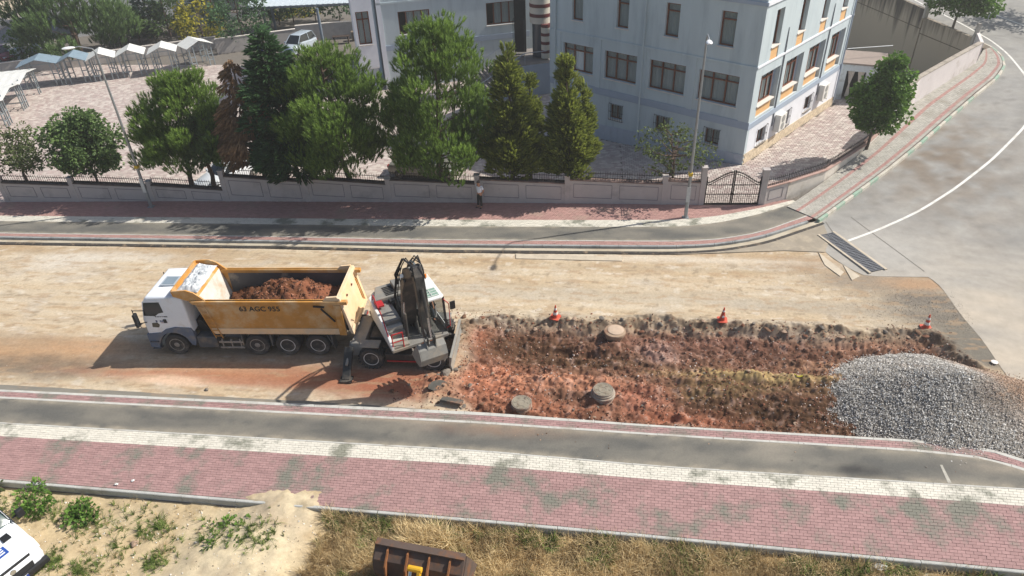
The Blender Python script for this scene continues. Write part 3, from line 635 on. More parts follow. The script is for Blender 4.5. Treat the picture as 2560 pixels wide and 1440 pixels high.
# gate
gp0, gp1 = Vector((6.12, 36.97, 0)), Vector((9.5, 37.12, 0))
t = thing('gate_post', 'tall mauve gate post beside the street lamp', 'gate post', gp0, math.atan2(.15, 3.38), 'gate posts')
b = MB(); b.box(0, .3, -.04, .28, -.2, 2.4); b.build('shaft', m_wall, t, bevel=.015); b = MB(); b.box(-.03, .33, -.07, .31, 2.4, 2.46); b.build('cap', m_wall, t, bevel=.01)
t = thing('gate_post', 'tall mauve gate post where the wall turns up the side street', 'gate post', gp1, math.atan2(.15, 3.38), 'gate posts')
b = MB(); b.box(-.02, .32, -.04, .28, -.2, 2.25); b.build('shaft', m_wall, t, bevel=.015); b = MB(); b.box(-.05, .35, -.07, .31, 2.25, 2.31); b.build('cap', m_wall, t, bevel=.01)
t = thing('iron_gate', 'black double iron gate with arched top between two mauve posts', 'gate', gp0 + Vector((.32, .12, .13)), math.atan2(.15, 3.38))
GW = 3.05
arch = lambda x: 1.62 + .38 * math.cos((x / GW - .5) * math.pi * 1.7) * (1 if abs(x / GW - .5) < .5 else 0)
for lf in range(2):
    a, e = (0, GW / 2 - .015) if lf == 0 else (GW / 2 + .015, GW)
    b = MB(); n = 14; pts = [(a + (e - a) * i / n, 0, arch(a + (e - a) * i / n)) for i in range(n + 1)]
    for p, q in zip(pts[:-1], pts[1:]): b.bar(p, q, .05, .05)
    for p, q in zip(pts[:-1], pts[1:]): b.bar(Vector(p) - Vector((0, 0, .14)), Vector(q) - Vector((0, 0, .14)), .03, .03)
    b.bar((a + .03, 0, 0), (a + .03, 0, arch(a) + .1), .06, .06); b.bar((e - .03, 0, 0), (e - .03, 0, arch(e) + .1), .06 if lf else .075, .06)
    for z in (.04, .62, 1.2): b.bar((a, 0, z), (e, 0, z), .04, .04)
    b.build('gate_leaf_frame', m_iron, t)
    n = 13
    for i in range(n):
        x = a + (e - a) * (i + .5) / n; b = MB(); b.bar((x, 0, .05), (x, 0, arch(x) + .1), .02, .02); b.build('bar', m_iron, t)
    n = 13
    for i in range(n):
        x = a + (e - a) * i / n + .02; b = MB(); b.bar((x, 0, .05), (x, 0, .62), .012, .012); b.build('bar', m_iron, t)
b = MB(); b.box(GW / 2 - .1, GW / 2 + .1, -.06, .02, .58, .7); b.build('lock_box', m_iron, t, bevel=.01)
# short wall after the gate and the low wall up the side street
t = thing('boundary_wall', 'short mauve wall bay turning from the gate to the side street', 'wall', (9.8, 37.14, 0), 0, 'bays of the boundary wall')
an = math.atan2(38.0 - 37.14, 11.25 - 9.8); t.rotation_euler = (0, 0, an); L = math.hypot(1.45, .86)
b = MB(); b.box(0, L, 0, WD, -.3, 1.15); b.build('wall', m_wall, t); b = MB(); b.box(0, L, -.05, WD + .05, 1.15, 1.22); b.build('coping', m_copl, t)
b = MB(); w_ = .03
for p, q in (((.25, .35), (1.25, .35)), ((.25, .95), (1.25, .95))): b.bar((p[0], -.002, p[1]), (q[0], -.002, q[1]), .02, w_)
for x in (.25, 1.25): b.bar((x, -.002, .35), (x, -.002, .95), w_, .02)
b.build('panel_frame', m_groove, t)
railing((9.85, 37.25), (11.2, 38.05), 1.22, 1.22, 'short black iron railing on the wall bay right of the gate')
LW = [(11.2, 37.95), tuple(np.array(SA[1]) + (-.05, .03)), tuple(np.array(SA[2]) + (-.05, .03)), tuple(.5 * (np.array(SA[2]) + np.array(SA[3])))]
for i, (p, q) in enumerate(zip(LW[:-1], LW[1:])):
    zA, zB = float(ZS(*p)), float(ZS(*q)); d = Vector((q[0] - p[0], q[1] - p[1])); L = d.length
    nt_ = ['nearest the gate', 'just below the roadside tree', 'above the roadside tree'][i]
    t = thing('side_street_wall', 'low cream wall with pinkish coping along the side street ' + nt_, 'wall', (*p, 0), math.atan2(d.y, d.x), 'low walls along the side street')
    tz0, tz1 = ((1.15, 1.12), (1.12, 1.22), (1.22, 1.55))[i]; h0, h1 = tz0 - zA, tz1 - zB
    b = MB(); b.add([(0, 0, -.6), (L, 0, -.6), (L, WD, -.6), (0, WD, -.6), (0, 0, zA + h0), (L, 0, zB + h1), (L, WD, zB + h1), (0, WD, zA + h0)], [(0, 3, 2, 1), (4, 5, 6, 7), (0, 1, 5, 4), (1, 2, 6, 5), (2, 3, 7, 6), (3, 0, 4, 7)])
    b.build('wall', mat('side_wall_cream', lin(206, 198, 186), .9, .08, 2, dirt=lin(160, 148, 130), damt=.35, world=True), t)
    b = MB(); z0_, z1_ = zA + h0, zB + h1; b.add([(0, -.06, z0_), (L, -.06, z1_), (L, WD + .06, z1_), (0, WD + .06, z0_), (0, -.06, z0_ + .06), (L, -.06, z1_ + .06), (L, WD + .06, z1_ + .06), (0, WD + .06, z0_ + .06)], [(0, 3, 2, 1), (4, 5, 6, 7), (0, 1, 5, 4), (1, 2, 6, 5), (2, 3, 7, 6), (3, 0, 4, 7)])
    b.build('coping', m_copl, t)
    nrm = Vector((-d.y, d.x)).normalized() * .12
    railing((p[0] + nrm.x, p[1] + nrm.y), (q[0] + nrm.x, q[1] + nrm.y), z0_ + .06, z1_ + .06, 'black iron railing on the low side street wall ' + nt_)
# white wall and the tall concrete retaining wall behind it
m_wwall = mat('white_wall', lin(214, 206, 202), .9, .05, 1.2, dirt=lin(176, 164, 152), damt=.3, dscale=.7, world=True)
t = thing('white_street_wall', 'plain white wall with weathered top climbing beside the side street pavement', 'wall')
W2 = [LW[-1], SA[3], tuple(.5 * (np.array(SA[3]) + np.array(SA[4]))), SA[4]]; H2 = [1.6, 1.9, 1.75, 1.55]
for nm, m, oa, ob, za, zb_ in (('wall', m_wwall, 0, .24, None, 0), ('coping', mat('weathered_coping', lin(170, 160, 146), .92, .15, 3, dirt=lin(120, 112, 100), damt=.4, world=True), -.03, .3, 0, .07)):
    b = MB(); rings = []
    for (x, y), h in zip(W2, H2):
        z = float(ZS(x, y)) + h; n_ = Vector((-.7, .71))
        lo_ = -1.0 if za is None else z
        rings.append([(x + n_.x * oa, y + n_.y * oa, lo_), (x + n_.x * ob, y + n_.y * ob, lo_), (x + n_.x * ob, y + n_.y * ob, z + zb_), (x + n_.x * oa, y + n_.y * oa, z + zb_)])
    b.loft(rings); b.build(nm, m, t)
m_conc = bpy.data.materials.new('stained_concrete'); n, l, p = nodes(m_conc)
g_ = n.new('ShaderNodeNewGeometry'); mp = n.new('ShaderNodeMapping'); mp.inputs['Scale'].default_value = (1.6, 1.6, .12); l.new(g_.outputs['Position'], mp.inputs[0])
t1 = n.new('ShaderNodeTexNoise'); t1.inputs['Scale'].default_value = 1.6; t1.inputs['Detail'].default_value = 6; l.new(mp.outputs[0], t1.inputs[0])
sx = n.new('ShaderNodeSeparateXYZ'); l.new(g_.outputs['Position'], sx.inputs[0])
mr = n.new('ShaderNodeMapRange'); mr.inputs[1].default_value = 1.2; mr.inputs[2].default_value = 4.0; mr.inputs[3].default_value = -.25; mr.inputs[4].default_value = .12; l.new(sx.outputs[2], mr.inputs[0])
ad = n.new('ShaderNodeMath'); l.new(t1.outputs[0], ad.inputs[0]); l.new(mr.outputs[0], ad.inputs[1])
cr = n.new('ShaderNodeValToRGB'); cr.color_ramp.elements[0].position = .38; cr.color_ramp.elements[0].color = (*lin(176, 162, 142), 1); cr.color_ramp.elements[1].position = .68; cr.color_ramp.elements[1].color = (*lin(78, 72, 64), 1); l.new(ad.outputs[0], cr.inputs[0])
l.new(cr.outputs[0], p.inputs['Base Color']); p.inputs['Roughness'].default_value = .93
MATS['stained_concrete'] = m_conc
t = thing('retaining_wall', 'tall stained concrete retaining wall below the side street', 'wall')
RWp = [(29.5, 60.3, 3.05), (27.6, 65.5, 3.45), (27.6, 65.5, 4.1), (24.6, 73.8, 4.75), (18.5, 90.5, 6.0)]
for k, (a, c) in enumerate((((29.5, 60.3, 3.1), (27.55, 65.5, 3.45)), ((27.5, 65.6, 4.05), (18.5, 90.5, 6.0)))):
    b = MB(); n_ = Vector((.94, .343)) * .3
    b.hexa([(a[0], a[1], -1.5), (c[0], c[1], -1.5), (c[0] + n_.x, c[1] + n_.y, -1.5), (a[0] + n_.x, a[1] + n_.y, -1.5)], [(a[0], a[1], a[2]), (c[0], c[1], c[2]), (c[0] + n_.x, c[1] + n_.y, c[2]), (a[0] + n_.x, a[1] + n_.y, a[2])])
    b.build('wall_section', m_conc, t)
    b = MB(); b.bar((a[0] - .01, a[1], a[2] * .62), (c[0] - .01, c[1], c[2] * .62), .04, .05); b.build('pour_joint', mat('joint_dark', lin(96, 86, 74), .95, .2, 3), t)
for (x, y, z, h), lb in (((29.45, 60.05, 2.4, 1.9), 'grey concrete stub post at the end of the white wall'), ((27.6, 65.5, 3.4, 2.0), 'grey concrete stub post on top of the tall retaining wall')):
    b = MB(); b.box(-.16, .16, -.16, .16, 0, h * .55); b.box(-.12, .12, -.12, .12, h * .55, h)
    tag(b.build('concrete_post', mat('post_concrete', lin(176, 170, 160), .9, .1, 3, dirt=lin(120, 112, 102), damt=.4), bevel=.01), lb, 'post', 'stub posts on the retaining wall').location = (x, y, z)
t = thing('end_wall', 'short white wall return joining the concrete retaining wall', 'wall')
b = MB(); b.hexa([(28.1, 56.3, -1), (29.5, 60.2, -1), (29.7, 60.1, -1), (28.3, 56.2, -1)], [(28.1, 56.3, 3.9), (29.5, 60.2, 3.6), (29.7, 60.1, 3.6), (28.3, 56.2, 3.9)]); b.build('wall', m_wwall, t)

# street lamps
m_galv = mat('galvanised_steel', lin(150, 154, 156), .5, .1, 6, metal=.55)
m_lampw = mat('lamp_white', lin(225, 226, 226), .45, .05, 4)
def lamp_post(base, top_z, arm, label, lean=(0, 0)):
    t = thing('street_lamp', label, 'street lamp', (*base, SW), 0, 'tall street lamps')
    b = MB(); h = top_z - SW; k = Vector((lean[0], lean[1], h))
    b.cyl((0, 0, 0), k * .14, .105, .105, 8); b.cyl(k * .14, k * .5, .085, .075, 8); b.cyl(k * .5, k, .07, .05, 8); b.build('pole', m_galv, t, smooth=True)
    b = MB(); b.box(-.17, .17, -.17, .17, 0, .03); b.build('base_plate', m_galv, t)
    a = Vector((*arm, .35)); b = MB(); b.tube([k, k + Vector((arm[0] * .1, arm[1] * .1, .2)), k + a * .8 + Vector((0, 0, .1)), k + a], .035, 8); b.build('arm', m_galv, t, smooth=True)
    d = Vector((*arm, 0)).normalized(); c = k + a + d * .28
    b = MB(); s_ = Vector((-d.y, d.x, 0)); rings = []
    for u, w, hh in ((-.3, .05, .03), (-.2, .1, .06), (0, .15, .08), (.2, .15, .07), (.33, .08, .03)):
        rings.append([c + d * u + s_ * w * math.cos(q) + Vector((0, 0, hh * math.sin(q))) for q in [2 * math.pi * i / 10 for i in range(10)]])
    b.loft(rings); b.build('lamp_head', m_lampw, t, smooth=True)
    b = MB(); b.box(-.11, .11, -.11, .11, 2.55, 2.72); b.build('yellow_band', mat('yellow_tape', lin(205, 170, 40), .6, .1), t)
    b = MB(); b.box(-.105, .105, -.112, -.1, 1.0, 1.9); b.build('white_notice', mat('paper_notice', lin(200, 200, 196), .8, .1, 8), t)
    return t
lr = lamp_post((5.27, 35.42), 9.9, (-.15, -1.7), 'tall grey street lamp beside the gate')
b = MB(); b.cyl((-.36, -.02, 3.1), (-.36, .0, 3.1), .3, .3, 24)
lamp_post((-26.43, 35.3), 9.35, (-.8, -.35), 'tall grey street lamp leaning out from the wall near the stalls')

# ================================================================= MAIN BUILDING
m_blue = mat('pale_blue_facade', lin(190, 201, 203), .88, .05, 1.2, dirt=lin(168, 180, 184), damt=.38, dscale=1.3, world=True, bump=.08, stretch=(1, 1, .16))
m_trim = mat('grey_blue_trim', lin(160, 172, 186), .85, .05, 1.5)
m_brown = mat('brown_window_frame', lin(112, 62, 38), .5, .15, 6)
m_sill = mat('sill_stone', lin(214, 206, 196), .8, .08, 4)
m_glass = glass_mat('window_glass', (.02, .03, .035), .10)
m_curt = mat('net_curtain', lin(216, 222, 220), .9, .12, 2, stretch=(9, 9, .3))
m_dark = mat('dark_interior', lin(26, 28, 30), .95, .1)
m_orange = mat('apricot_panel', lin(222, 176, 122), .85, .06, 2)
m_white = mat('white_plinth', lin(224, 226, 230), .88, .05, 1.5)
m_stone = mat('stone_tile', lin(206, 190, 164), .88, .12, 3, island=.14)
m_clad = mat('plinth_cladding', lin(176, 184, 194), .8, .05, 2)
Z0B = 0.0
main_b = thing('municipal_building', 'pale blue building with brown windows and apricot panels behind the gate', 'building', (BC[0], BC[1], 0), math.atan2(E1[1], E1[0]))
# local frame: x = along the shaded front towards the left (E1); depth into building = local -y  (E2 = rot -90 of E1)
FWd, SWd, HB = 15.9, 15.6, 12.6
class Face:
    """a facade with real openings: coordinates a (along), z (up), d (depth inwards)"""
    def __init__(s, org, ax, inn): s.o = Vector(org); s.ax = Vector(ax); s.inn = Vector(inn)
    def P(s, a, z, d=0): return s.o + s.ax * a + Vector((0, 0, z)) + s.inn * d
    def box(s, b, a0, a1, z0, z1, d0, d1):
        b.hexa([s.P(a0, z0, d0), s.P(a1, z0, d0), s.P(a1, z0, d1), s.P(a0, z0, d1)], [s.P(a0, z1, d0), s.P(a1, z1, d0), s.P(a1, z1, d1), s.P(a0, z1, d1)]); return b
    def wall(s, b, a0, a1, z0, z1, holes, th=.3):
        A = sorted({a0, a1, *[h[0] for h in holes], *[h[1] for h in holes]}); Zs = sorted({z0, z1, *[h[2] for h in holes], *[h[3] for h in holes]})
        for u0, u1 in zip(A[:-1], A[1:]):
            run = None
            for w0, w1 in zip(Zs[:-1], Zs[1:]):
                c = ((u0 + u1) / 2, (w0 + w1) / 2)
                solid = not any(h[0] < c[0] < h[1] and h[2] < c[1] < h[3] for h in holes)
                if solid: run = (run[0], w1) if run else (w0, w1)
                if (not solid or w1 == Zs[-1]) and run: s.box(b, u0, u1, run[0], run[1], 0, th); run = None
        return b
    def window(s, par, a0, a1, z0, z1, d=.22, cols=3, transom=True, bars=False, sill=True, open_=None, curt=True, fr=.09):
        b = MB(); s.box(b, a0, a1, z0, z0 + fr, d - .03, d + .05); s.box(b, a0, a1, z1 - fr, z1, d - .03, d + .05); s.box(b, a0, a0 + fr, z0 + fr, z1 - fr, d - .03, d + .05); s.box(b, a1 - fr, a1, z0 + fr, z1 - fr, d - .03, d + .05)
        zt = z1 - (z1 - z0) * .24 if transom else z1 - fr
        if transom: s.box(b, a0 + fr, a1 - fr, zt - fr * .45, zt + fr * .45, d - .032, d + .045)
        for k in range(1, cols):
            a = a0 + (a1 - a0) * k / cols; s.box(b, a - fr * .5, a + fr * .5, z0 + fr, z1 - fr, d - .035, d + .04)
        w = b.build('window', m_brown, par)
        for k in range(cols):
            u0 = a0 + (a1 - a0) * k / cols + fr * .5; u1 = a0 + (a1 - a0) * (k + 1) / cols - fr * .5
            for w0, w1 in (((z0 + fr, zt - .03), (zt + .03, z1 - fr)) if transom else ((z0 + fr, z1 - fr),)):
                if open_ == k and w0 == z0 + fr: continue
                b = MB(); s.box(b, u0, u1, w0, w1, d, d + .012); b.build('pane', m_glass, w)
        if curt:
            b = MB(); n = 30; c0, c1 = a0 + .05, a1 - .05
            if open_ == 0: c0 = a0 + (a1 - a0) / cols
            pts = [(c0 + (c1 - c0) * i / n, d + .09 + .02 * math.sin(i * 1.9) + .012 * math.sin(i * .7)) for i in range(n + 1)]
            b.add([s.P(a, z0 + .05, dd) for a, dd in pts] + [s.P(a, z1 - .05, dd) for a, dd in pts], [(i, i + 1, n + 2 + i, n + 1 + i) for i in range(n)]); b.build('curtain', m_curt, w)
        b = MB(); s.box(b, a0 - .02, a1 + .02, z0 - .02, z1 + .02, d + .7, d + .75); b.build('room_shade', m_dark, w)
        if sill:
            b = MB(); s.box(b, a0 - .06, a1 + .06, z0 - .07, z0 - .005, -.07, d + .02); b.build('sill', m_sill, w)
        if bars:
            b = MB()
            for k in range(7): a = a0 - .06 + (a1 - a0 + .12) * k / 6; b.tube([s.P(a, z0 - .12, -.10), s.P(a, z1 + .1, -.10)], .012, 4)
            for zz in (z0 - .1, (z0 + z1) / 2, z1 + .08):
                b.tube([s.P(a0 - .07, zz, 0), s.P(a0 - .07, zz, -.1), s.P(a1 + .07, zz, -.1), s.P(a1 + .07, zz, 0)], .014, 4)
            b.build('window_grille', m_iron, w)
        return w
def dep(a): return None
# local axes: front runs +x, outward normal of the front = +y ( -E2 ), so inwards = -y
FR = Face((0, 0, 0), (1, 0, 0), (0, -1, 0))
SDf = Face((0, 0, 0), (0, -1, 0), (1, 0, 0))     # lit side runs along -y, inwards = +x
fw_big = [(12.02, 14.66), (8.4, 11.03), (4.71, 7.41), (1.02, 3.76)]; fz = (3.36, 5.27)
fu = [(12.98, 13.92), (9.26, 10.2), (5.51, 6.52), (1.73, 2.74)]; fuz = (6.92, 8.95)
fbm_ = [(9.34, 10.38), (5.58, 6.63), (1.85, 2.85)]; fbz = (.58, 1.6)
h1 = [(a, c, *fz) for a, c in fw_big] + [(a, c, *fuz) for a, c in fu] + [(a, c, *fbz) for a, c in fbm_]
h1 += [(a - .25, c + .35, 2.62, 5.27) for a, c in []]
b = MB(); FR.wall(b, 0, FWd, -1.6, HB, h1); b.build('front_wall', m_blue, main_b)
sw_big = [(.85, 3.15), (4.45, 6.75), (8.1, 10.5), (12.0, 14.2)]
su = [(1.57, 2.65), (5.35, 6.45), (9.1, 10.15), (12.8, 13.85)]; sb = [(1.65, 2.9), (5.6, 6.6), (9.2, 10.4)]
h2 = [(a - .02, c + .42, 2.62, 5.30) for a, c in sw_big] + [(a, c, 6.0, 9.0) for a, c in su] + [(a, c, .5, 1.55) for a, c in sb]
b = MB(); SDf.wall(b, .302, SWd, 2.1, HB, [h for h in h2 if h[3] > 2]); b.build('side_wall', m_blue, main_b)
b = MB(); SDf.wall(b, .302, SWd, -1.6, 2.097, [h for h in h2 if h[3] < 2]); b.build('side_plinth', m_white, main_b)
b = MB(); b.box(.31, FWd - .01, -SWd, -SWd + .3, -1.6, HB); b.box(FWd - .3, FWd, -SWd + .31, -.31, -1.6, HB); b.build('rear_wall', m_blue, main_b)
b = MB(); b.box(.1, FWd - .1, -SWd + .1, -.1, HB, HB + .2); b.build('roof', m_trim, main_b)
# horizontal mouldings
for z0, z1, pr in ((5.92, 6.06, .06), (9.5, 9.72, .09)):
    b = MB(); FR.box(b, -pr, FWd, z0, z1, -pr, .002); b.build('string_course', m_blue if z0 < 7 else m_trim, main_b, bevel=.015)
    b = MB(); SDf.box(b, .003, SWd, z0, z1, -pr, .002); b.build('string_course', m_white, main_b, bevel=.015)
b = MB(); FR.box(b, -.05, FWd, 2.1, 2.58, -.05, .003); b.build('plinth_band', m_trim, main_b)
b = MB(); SDf.box(b, .004, SWd, 2.1, 2.45, -.05, .003); b.build('plinth_band', m_trim, main_b)
# pilasters between the big windows (the window bays lie slightly back)
for a0, a1 in ((14.9, FWd), (11.35, 11.75), (7.7, 8.1), (4.0, 4.42), (0, .72)):
    b = MB(); FR.box(b, a0, a1, 2.58, 5.92, -.05, .004); b.build('pilaster', m_blue, main_b)
for i, (a, c) in enumerate(fw_big): FR.window(main_b, a, c, *fz, cols=3, open_=1 if i == 0 else None)
for a, c in fu: FR.window(main_b, a, c, *fuz, cols=1)
for a, c in fbm_: FR.window(main_b, a, c, *fbz, cols=2, transom=False, bars=True, fr=.05)
for a, c in sw_big:
    SDf.window(main_b, a, c, 3.38, 5.3, d=.3, cols=3)
    b = MB(); SDf.box(b, a, c, 2.62, 3.30, .12, .28); b.build('apricot_infill', m_orange, main_b)
    b = MB(); SDf.box(b, c + .0, c + .42, 2.62, 5.3, .3, .34); b.build('reveal', m_trim, main_b)
for a, c in su:
    SDf.window(main_b, a, c, 6.86, 9.0, d=.3, cols=1)
    b = MB(); SDf.box(b, a, c, 6.0, 6.78, .04, .28); b.build('apricot_infill', m_orange, main_b)
for a, c in sb: SDf.window(main_b, a, c, .5, 1.55, cols=2, transom=False, bars=True, fr=.05)
# plinth cladding: grey sheets on the shaded front, stone tiles on the lit side
k = 0
for i in range(26):
    a = .05 + i * .6
    b = MB(); FR.box(b, a, a + .585, -1.5, .42 - .032 * a * 1.5, -.035, .0025); b.build('cladding_sheet', m_clad, main_b)
tile = MB(); tile.box(-.145, .145, -.03, .0, -.07, .07); tile_me = tile.mesh('stone_tile'); tile_me.materials.append(m_stone)
for r_ in range(6):
    for c_ in range(50):
        y = .15 + c_ * .305 + (r_ % 2) * .15; z = .38 - r_ * .15 - y * .034
        if y > SWd - .2: continue
        o = bpy.data.objects.new('stone_tile', tile_me); COL.objects.link(o); o.parent = main_b; o.location = (-.003 + R.uniform(-.006, .003), -y, z); o.rotation_euler = (R.gauss(0, .01), 0, -math.pi / 2)
# drain pipes
for F_, a, m in ((FR, 7.95, m_blue), (FR, 15.35, m_blue)):
    b = MB(); b.tube([F_.P(a, HB, -.1), F_.P(a, -.3, -.1)], .06, 8)
    for z in (1, 3, 5, 7, 9): F_.box(b, a - .08, a + .08, z, z + .05, -.17, 0)
    b.build('drain_pipe', m, main_b, smooth=True)
for a in (15.2,):
    b = MB(); b.tube([SDf.P(a, HB, -.1), SDf.P(a, -.3, -.1)], .06, 8); b.build('drain_pipe', m_trim, main_b, smooth=True)
# cable risers and air conditioners on the lit side
for i, a in enumerate((3.75, 11.2)):
    b = MB()
    for q in (-.05, .02, .09): b.tube([SDf.P(a + q, 1.2, -.03), SDf.P(a + q, 6.4, -.03), SDf.P(a + .02, 7.6 - abs(q), -.03)], .02, 5)
    b.build('cable_riser', mat('cable_grey', lin(120, 124, 130), .7, .1), main_b)
for i, a in enumerate((4.1, 11.5)):
    t = thing('air_conditioner', 'white outdoor air conditioner on the sunlit wall ' + ['near the gate corner', 'near the draped doorway'][i], 'air conditioner', tuple(BC + E2 * (a + .5)) + (.72,), math.atan2(E1[1], E1[0]), 'air conditioners on the sunlit wall')
    b = MB(); b.box(-.42, -.04, -.5, .5, 0, 1.15); b.build('casing', mat('ac_white', lin(224, 222, 214), .5, .05), t, bevel=.02)
    for z in (.32, .83):
        b = MB(); b.lathe([(.24, 0), (.24, .012), (.2, .014), (.03, .02), (.0, .02)], (-.42, .0, z), 'x', 18); o = b.build('fan_grille', mat('ac_grille', lin(150, 150, 146), .6, .2, 30), t); o.scale = (-1, 1, 1); o.location = (-.84, 0, 0)
    for y in (-.35, .35):
        b = MB(); b.box(-.45, 0, y - .02, y + .02, -.05, -.005); b.build('bracket', m_galv, t)
# ================================================================= LEFT WING, ENTRANCE STAIR, CANOPY
FA = rad(21.5); WX = Vector((math.cos(FA), math.sin(FA), 0)); WP = Vector((-7.0, 65.2, 0)); WI = Vector((-math.sin(FA), math.cos(FA), 0))
def on_wing(px, py):      # (a along the wing facade from its right end, z)
    r = cam2world(np.array([px - CX, py - CY, FPX])); r = Vector(r); t = (WP.x * WI.x + WP.y * WI.y) / (r.x * WI.x + r.y * WI.y)
    P_ = r * t + Vector((0, 0, CAM_H)); return (P_ - WP).dot(WX), P_.z
wing = thing('annex_building', 'pale blue wing with wide windows behind the tall pine', 'building', tuple(WP), FA)
WF = Face((0, 0, 0), (1, 0, 0), (0, 1, 0))
aL = on_wing(940, 10)[0]; aR = 1.5
w1a, w1b = on_wing(997, 60)[0], on_wing(1076, 55)[0]; w2a, w2b = on_wing(1216, 40)[0], on_wing(1293, 30)[0]
zs0, zs1 = 3.36, 5.25
b = MB(); WF.wall(b, aL, aR, -2.2, 13, [(w1a, w1b, zs0, zs1), (w2a, w2b, zs0, zs1), (w1a + 1, w1b - 1, 7, 9), (w2a + 1, w2b - 1, 7, 9)]); b.build('front_wall', m_blue, wing)
b = MB(); b.box(aL, aL + .3, .31, 12, -2.2, 13); b.box(aL + .31, aR, 11.7, 12, -2.2, 13); b.box(aR - .3, aR, .31, 11.69, -2.2, 13); b.build('rear_wall', m_blue, wing)
b = MB(); b.box(aL, aR, .05, 12, 13, 13.2); b.build('roof', m_trim, wing)
b = MB(); WF.box(b, aL - .05, aR - .5, 2.1, 2.55, -.05, .002); b.build('plinth_band', m_trim, wing)
b = MB(); WF.box(b, aL - .05, aR - .5, 5.95, 6.1, -.06, .002); b.build('string_course', m_blue, wing)
b = MB(); WF.box(b, aL - .06, aL + .35, -2.2, 13, -.06, .003); b.build('corner_pilaster', m_white, wing)
for a, c in ((w1a, w1b), (w2a, w2b)): WF.window(wing, a, c, zs0, zs1, cols=4, transom=False, open_=0)
for a, c in ((w1a + 1, w1b - 1), (w2a + 1, w2b - 1)): WF.window(wing, a, c, 7, 9, cols=2, transom=False)
# projecting bay with a tall window at the left end of the wing
bay = thing('bay_tower', 'white projecting bay with tall brown window left of the wing', 'building', tuple(WP + WX * (aL - 2.1) + WI * -.2), FA)
b = MB(); BF = Face((0, 0, 0), (1, 0, 0), (0, 1, 0)); BF.wall(b, 0, 1.7, .9, 13, [(.25, 1.35, 2.9, 5.6)]); b.box(0, .2, .31, 3, .9, 13); b.box(1.5, 1.7, .31, 3, .9, 13); b.box(0, 1.7, 0.31, 3, .7, .9); b.build('bay_wall', m_white, bay)
BF.window(bay, .25, 1.35, 2.9, 5.6, cols=2)
b = MB(); b.box(.4, 1.6, .6, 3, -2.2, .7); b.build('bay_pier', m_clad, bay)
# striped round entrance bay between the two blocks
ent = thing('entrance_bay', 'curved cream entrance bay with maroon stripes between the two blocks', 'building', (-4.75, 61.6, 0), 0)
m_cream = mat('cream_render', lin(208, 200, 184), .85, .05); m_mar = mat('maroon_stripe', lin(98, 44, 44), .7, .1)
for k in range(6):
    z = 4.3 + k * .78
    b = MB(); b.lathe([(.9, z), (.9, z + .5)], n=28); b.build('cream_ring', m_cream, ent, smooth=True)
    b = MB(); b.lathe([(.92, z + .502), (.92, z + .778)], n=28); b.build('maroon_ring', m_mar, ent, smooth=True)
for k in range(4):
    b = MB(); b.lathe([(.4, 1.5 + k * .7), (.4, 1.95 + k * .7)], (.5, -.7, 0), n=20); b.build('cream_ring', m_cream, ent, smooth=True); b = MB(); b.lathe([(.41, 1.952 + k * .7), (.41, 2.198 + k * .7)], (.5, -.7, 0), n=20); b.build('maroon_ring', m_mar, ent, smooth=True)
b = MB(); b.lathe([(.7, 1.5), (.7, 4.3)], n=24); b.build('glazed_lobby', mat('lobby_glass', lin(60, 70, 78), .15, .1), ent, smooth=True)
b = MB(); b.box(-2.3, -1.35, -.9, .1, 1.6, 4.6); b.build('door_glass', m_glass, ent); b = MB(); b.box(-2.3, -1.3, .6, .8, 1.6, 8); b.build('porch_wall', m_dark, ent)
# stair up to the entrance
stair = thing('entrance_stair', 'wide grey entrance stair with stepped cladding and metal handrails', 'stairs', (0, 0, 0))
P0 = Vector((*G(1190, 158, -.6), 0)); m_step = mat('stair_stone', lin(128, 122, 116), .85, .12, 3)
U = Vector((math.cos(rad(22)), math.sin(rad(22)), 0)); Vn = Vector((-U.y, U.x, 0)); NS = 13
org = Vector((*G(1340, 172, 1.0), 0)) - U * 5.2
for i in range(NS):
    z = -1.0 + .185 * (i + 1); b = MB(); p = org + U * (i * .33)
    q = org + U * 6.6; b.hexa([p + Vector((0, 0, z - .19)), q + Vector((0, 0, z - .19)), q + Vn * 4.6 + Vector((0, 0, z - .19)), p + Vn * 4.6 + Vector((0, 0, z - .19))], [p + Vector((0, 0, z)), q + Vector((0, 0, z)), q + Vn * 4.6 + Vector((0, 0, z)), p + Vn * 4.6 + Vector((0, 0, z))])
    b.build('step', m_step, stair)
    if i % 2 == 0:
        a0 = p + Vn * -.03; b = MB(); q2 = org + U * min(6.6, (i + 2) * .33 if i < NS - 2 else 6.6)
        b.hexa([a0 + Vector((0, 0, -1.6)), q2 + Vn * -.03 + Vector((0, 0, -1.6)), q2 + Vn * -.003 + Vector((0, 0, -1.6)), p + Vn * -.003 + Vector((0, 0, -1.6))], [a0 + Vector((0, 0, z - .03)), q2 + Vn * -.03 + Vector((0, 0, z - .03)), q2 + Vn * -.003 + Vector((0, 0, z - .03)), p + Vn * -.003 + Vector((0, 0, z - .03))]); b.build('cladding_sheet', m_clad, stair)
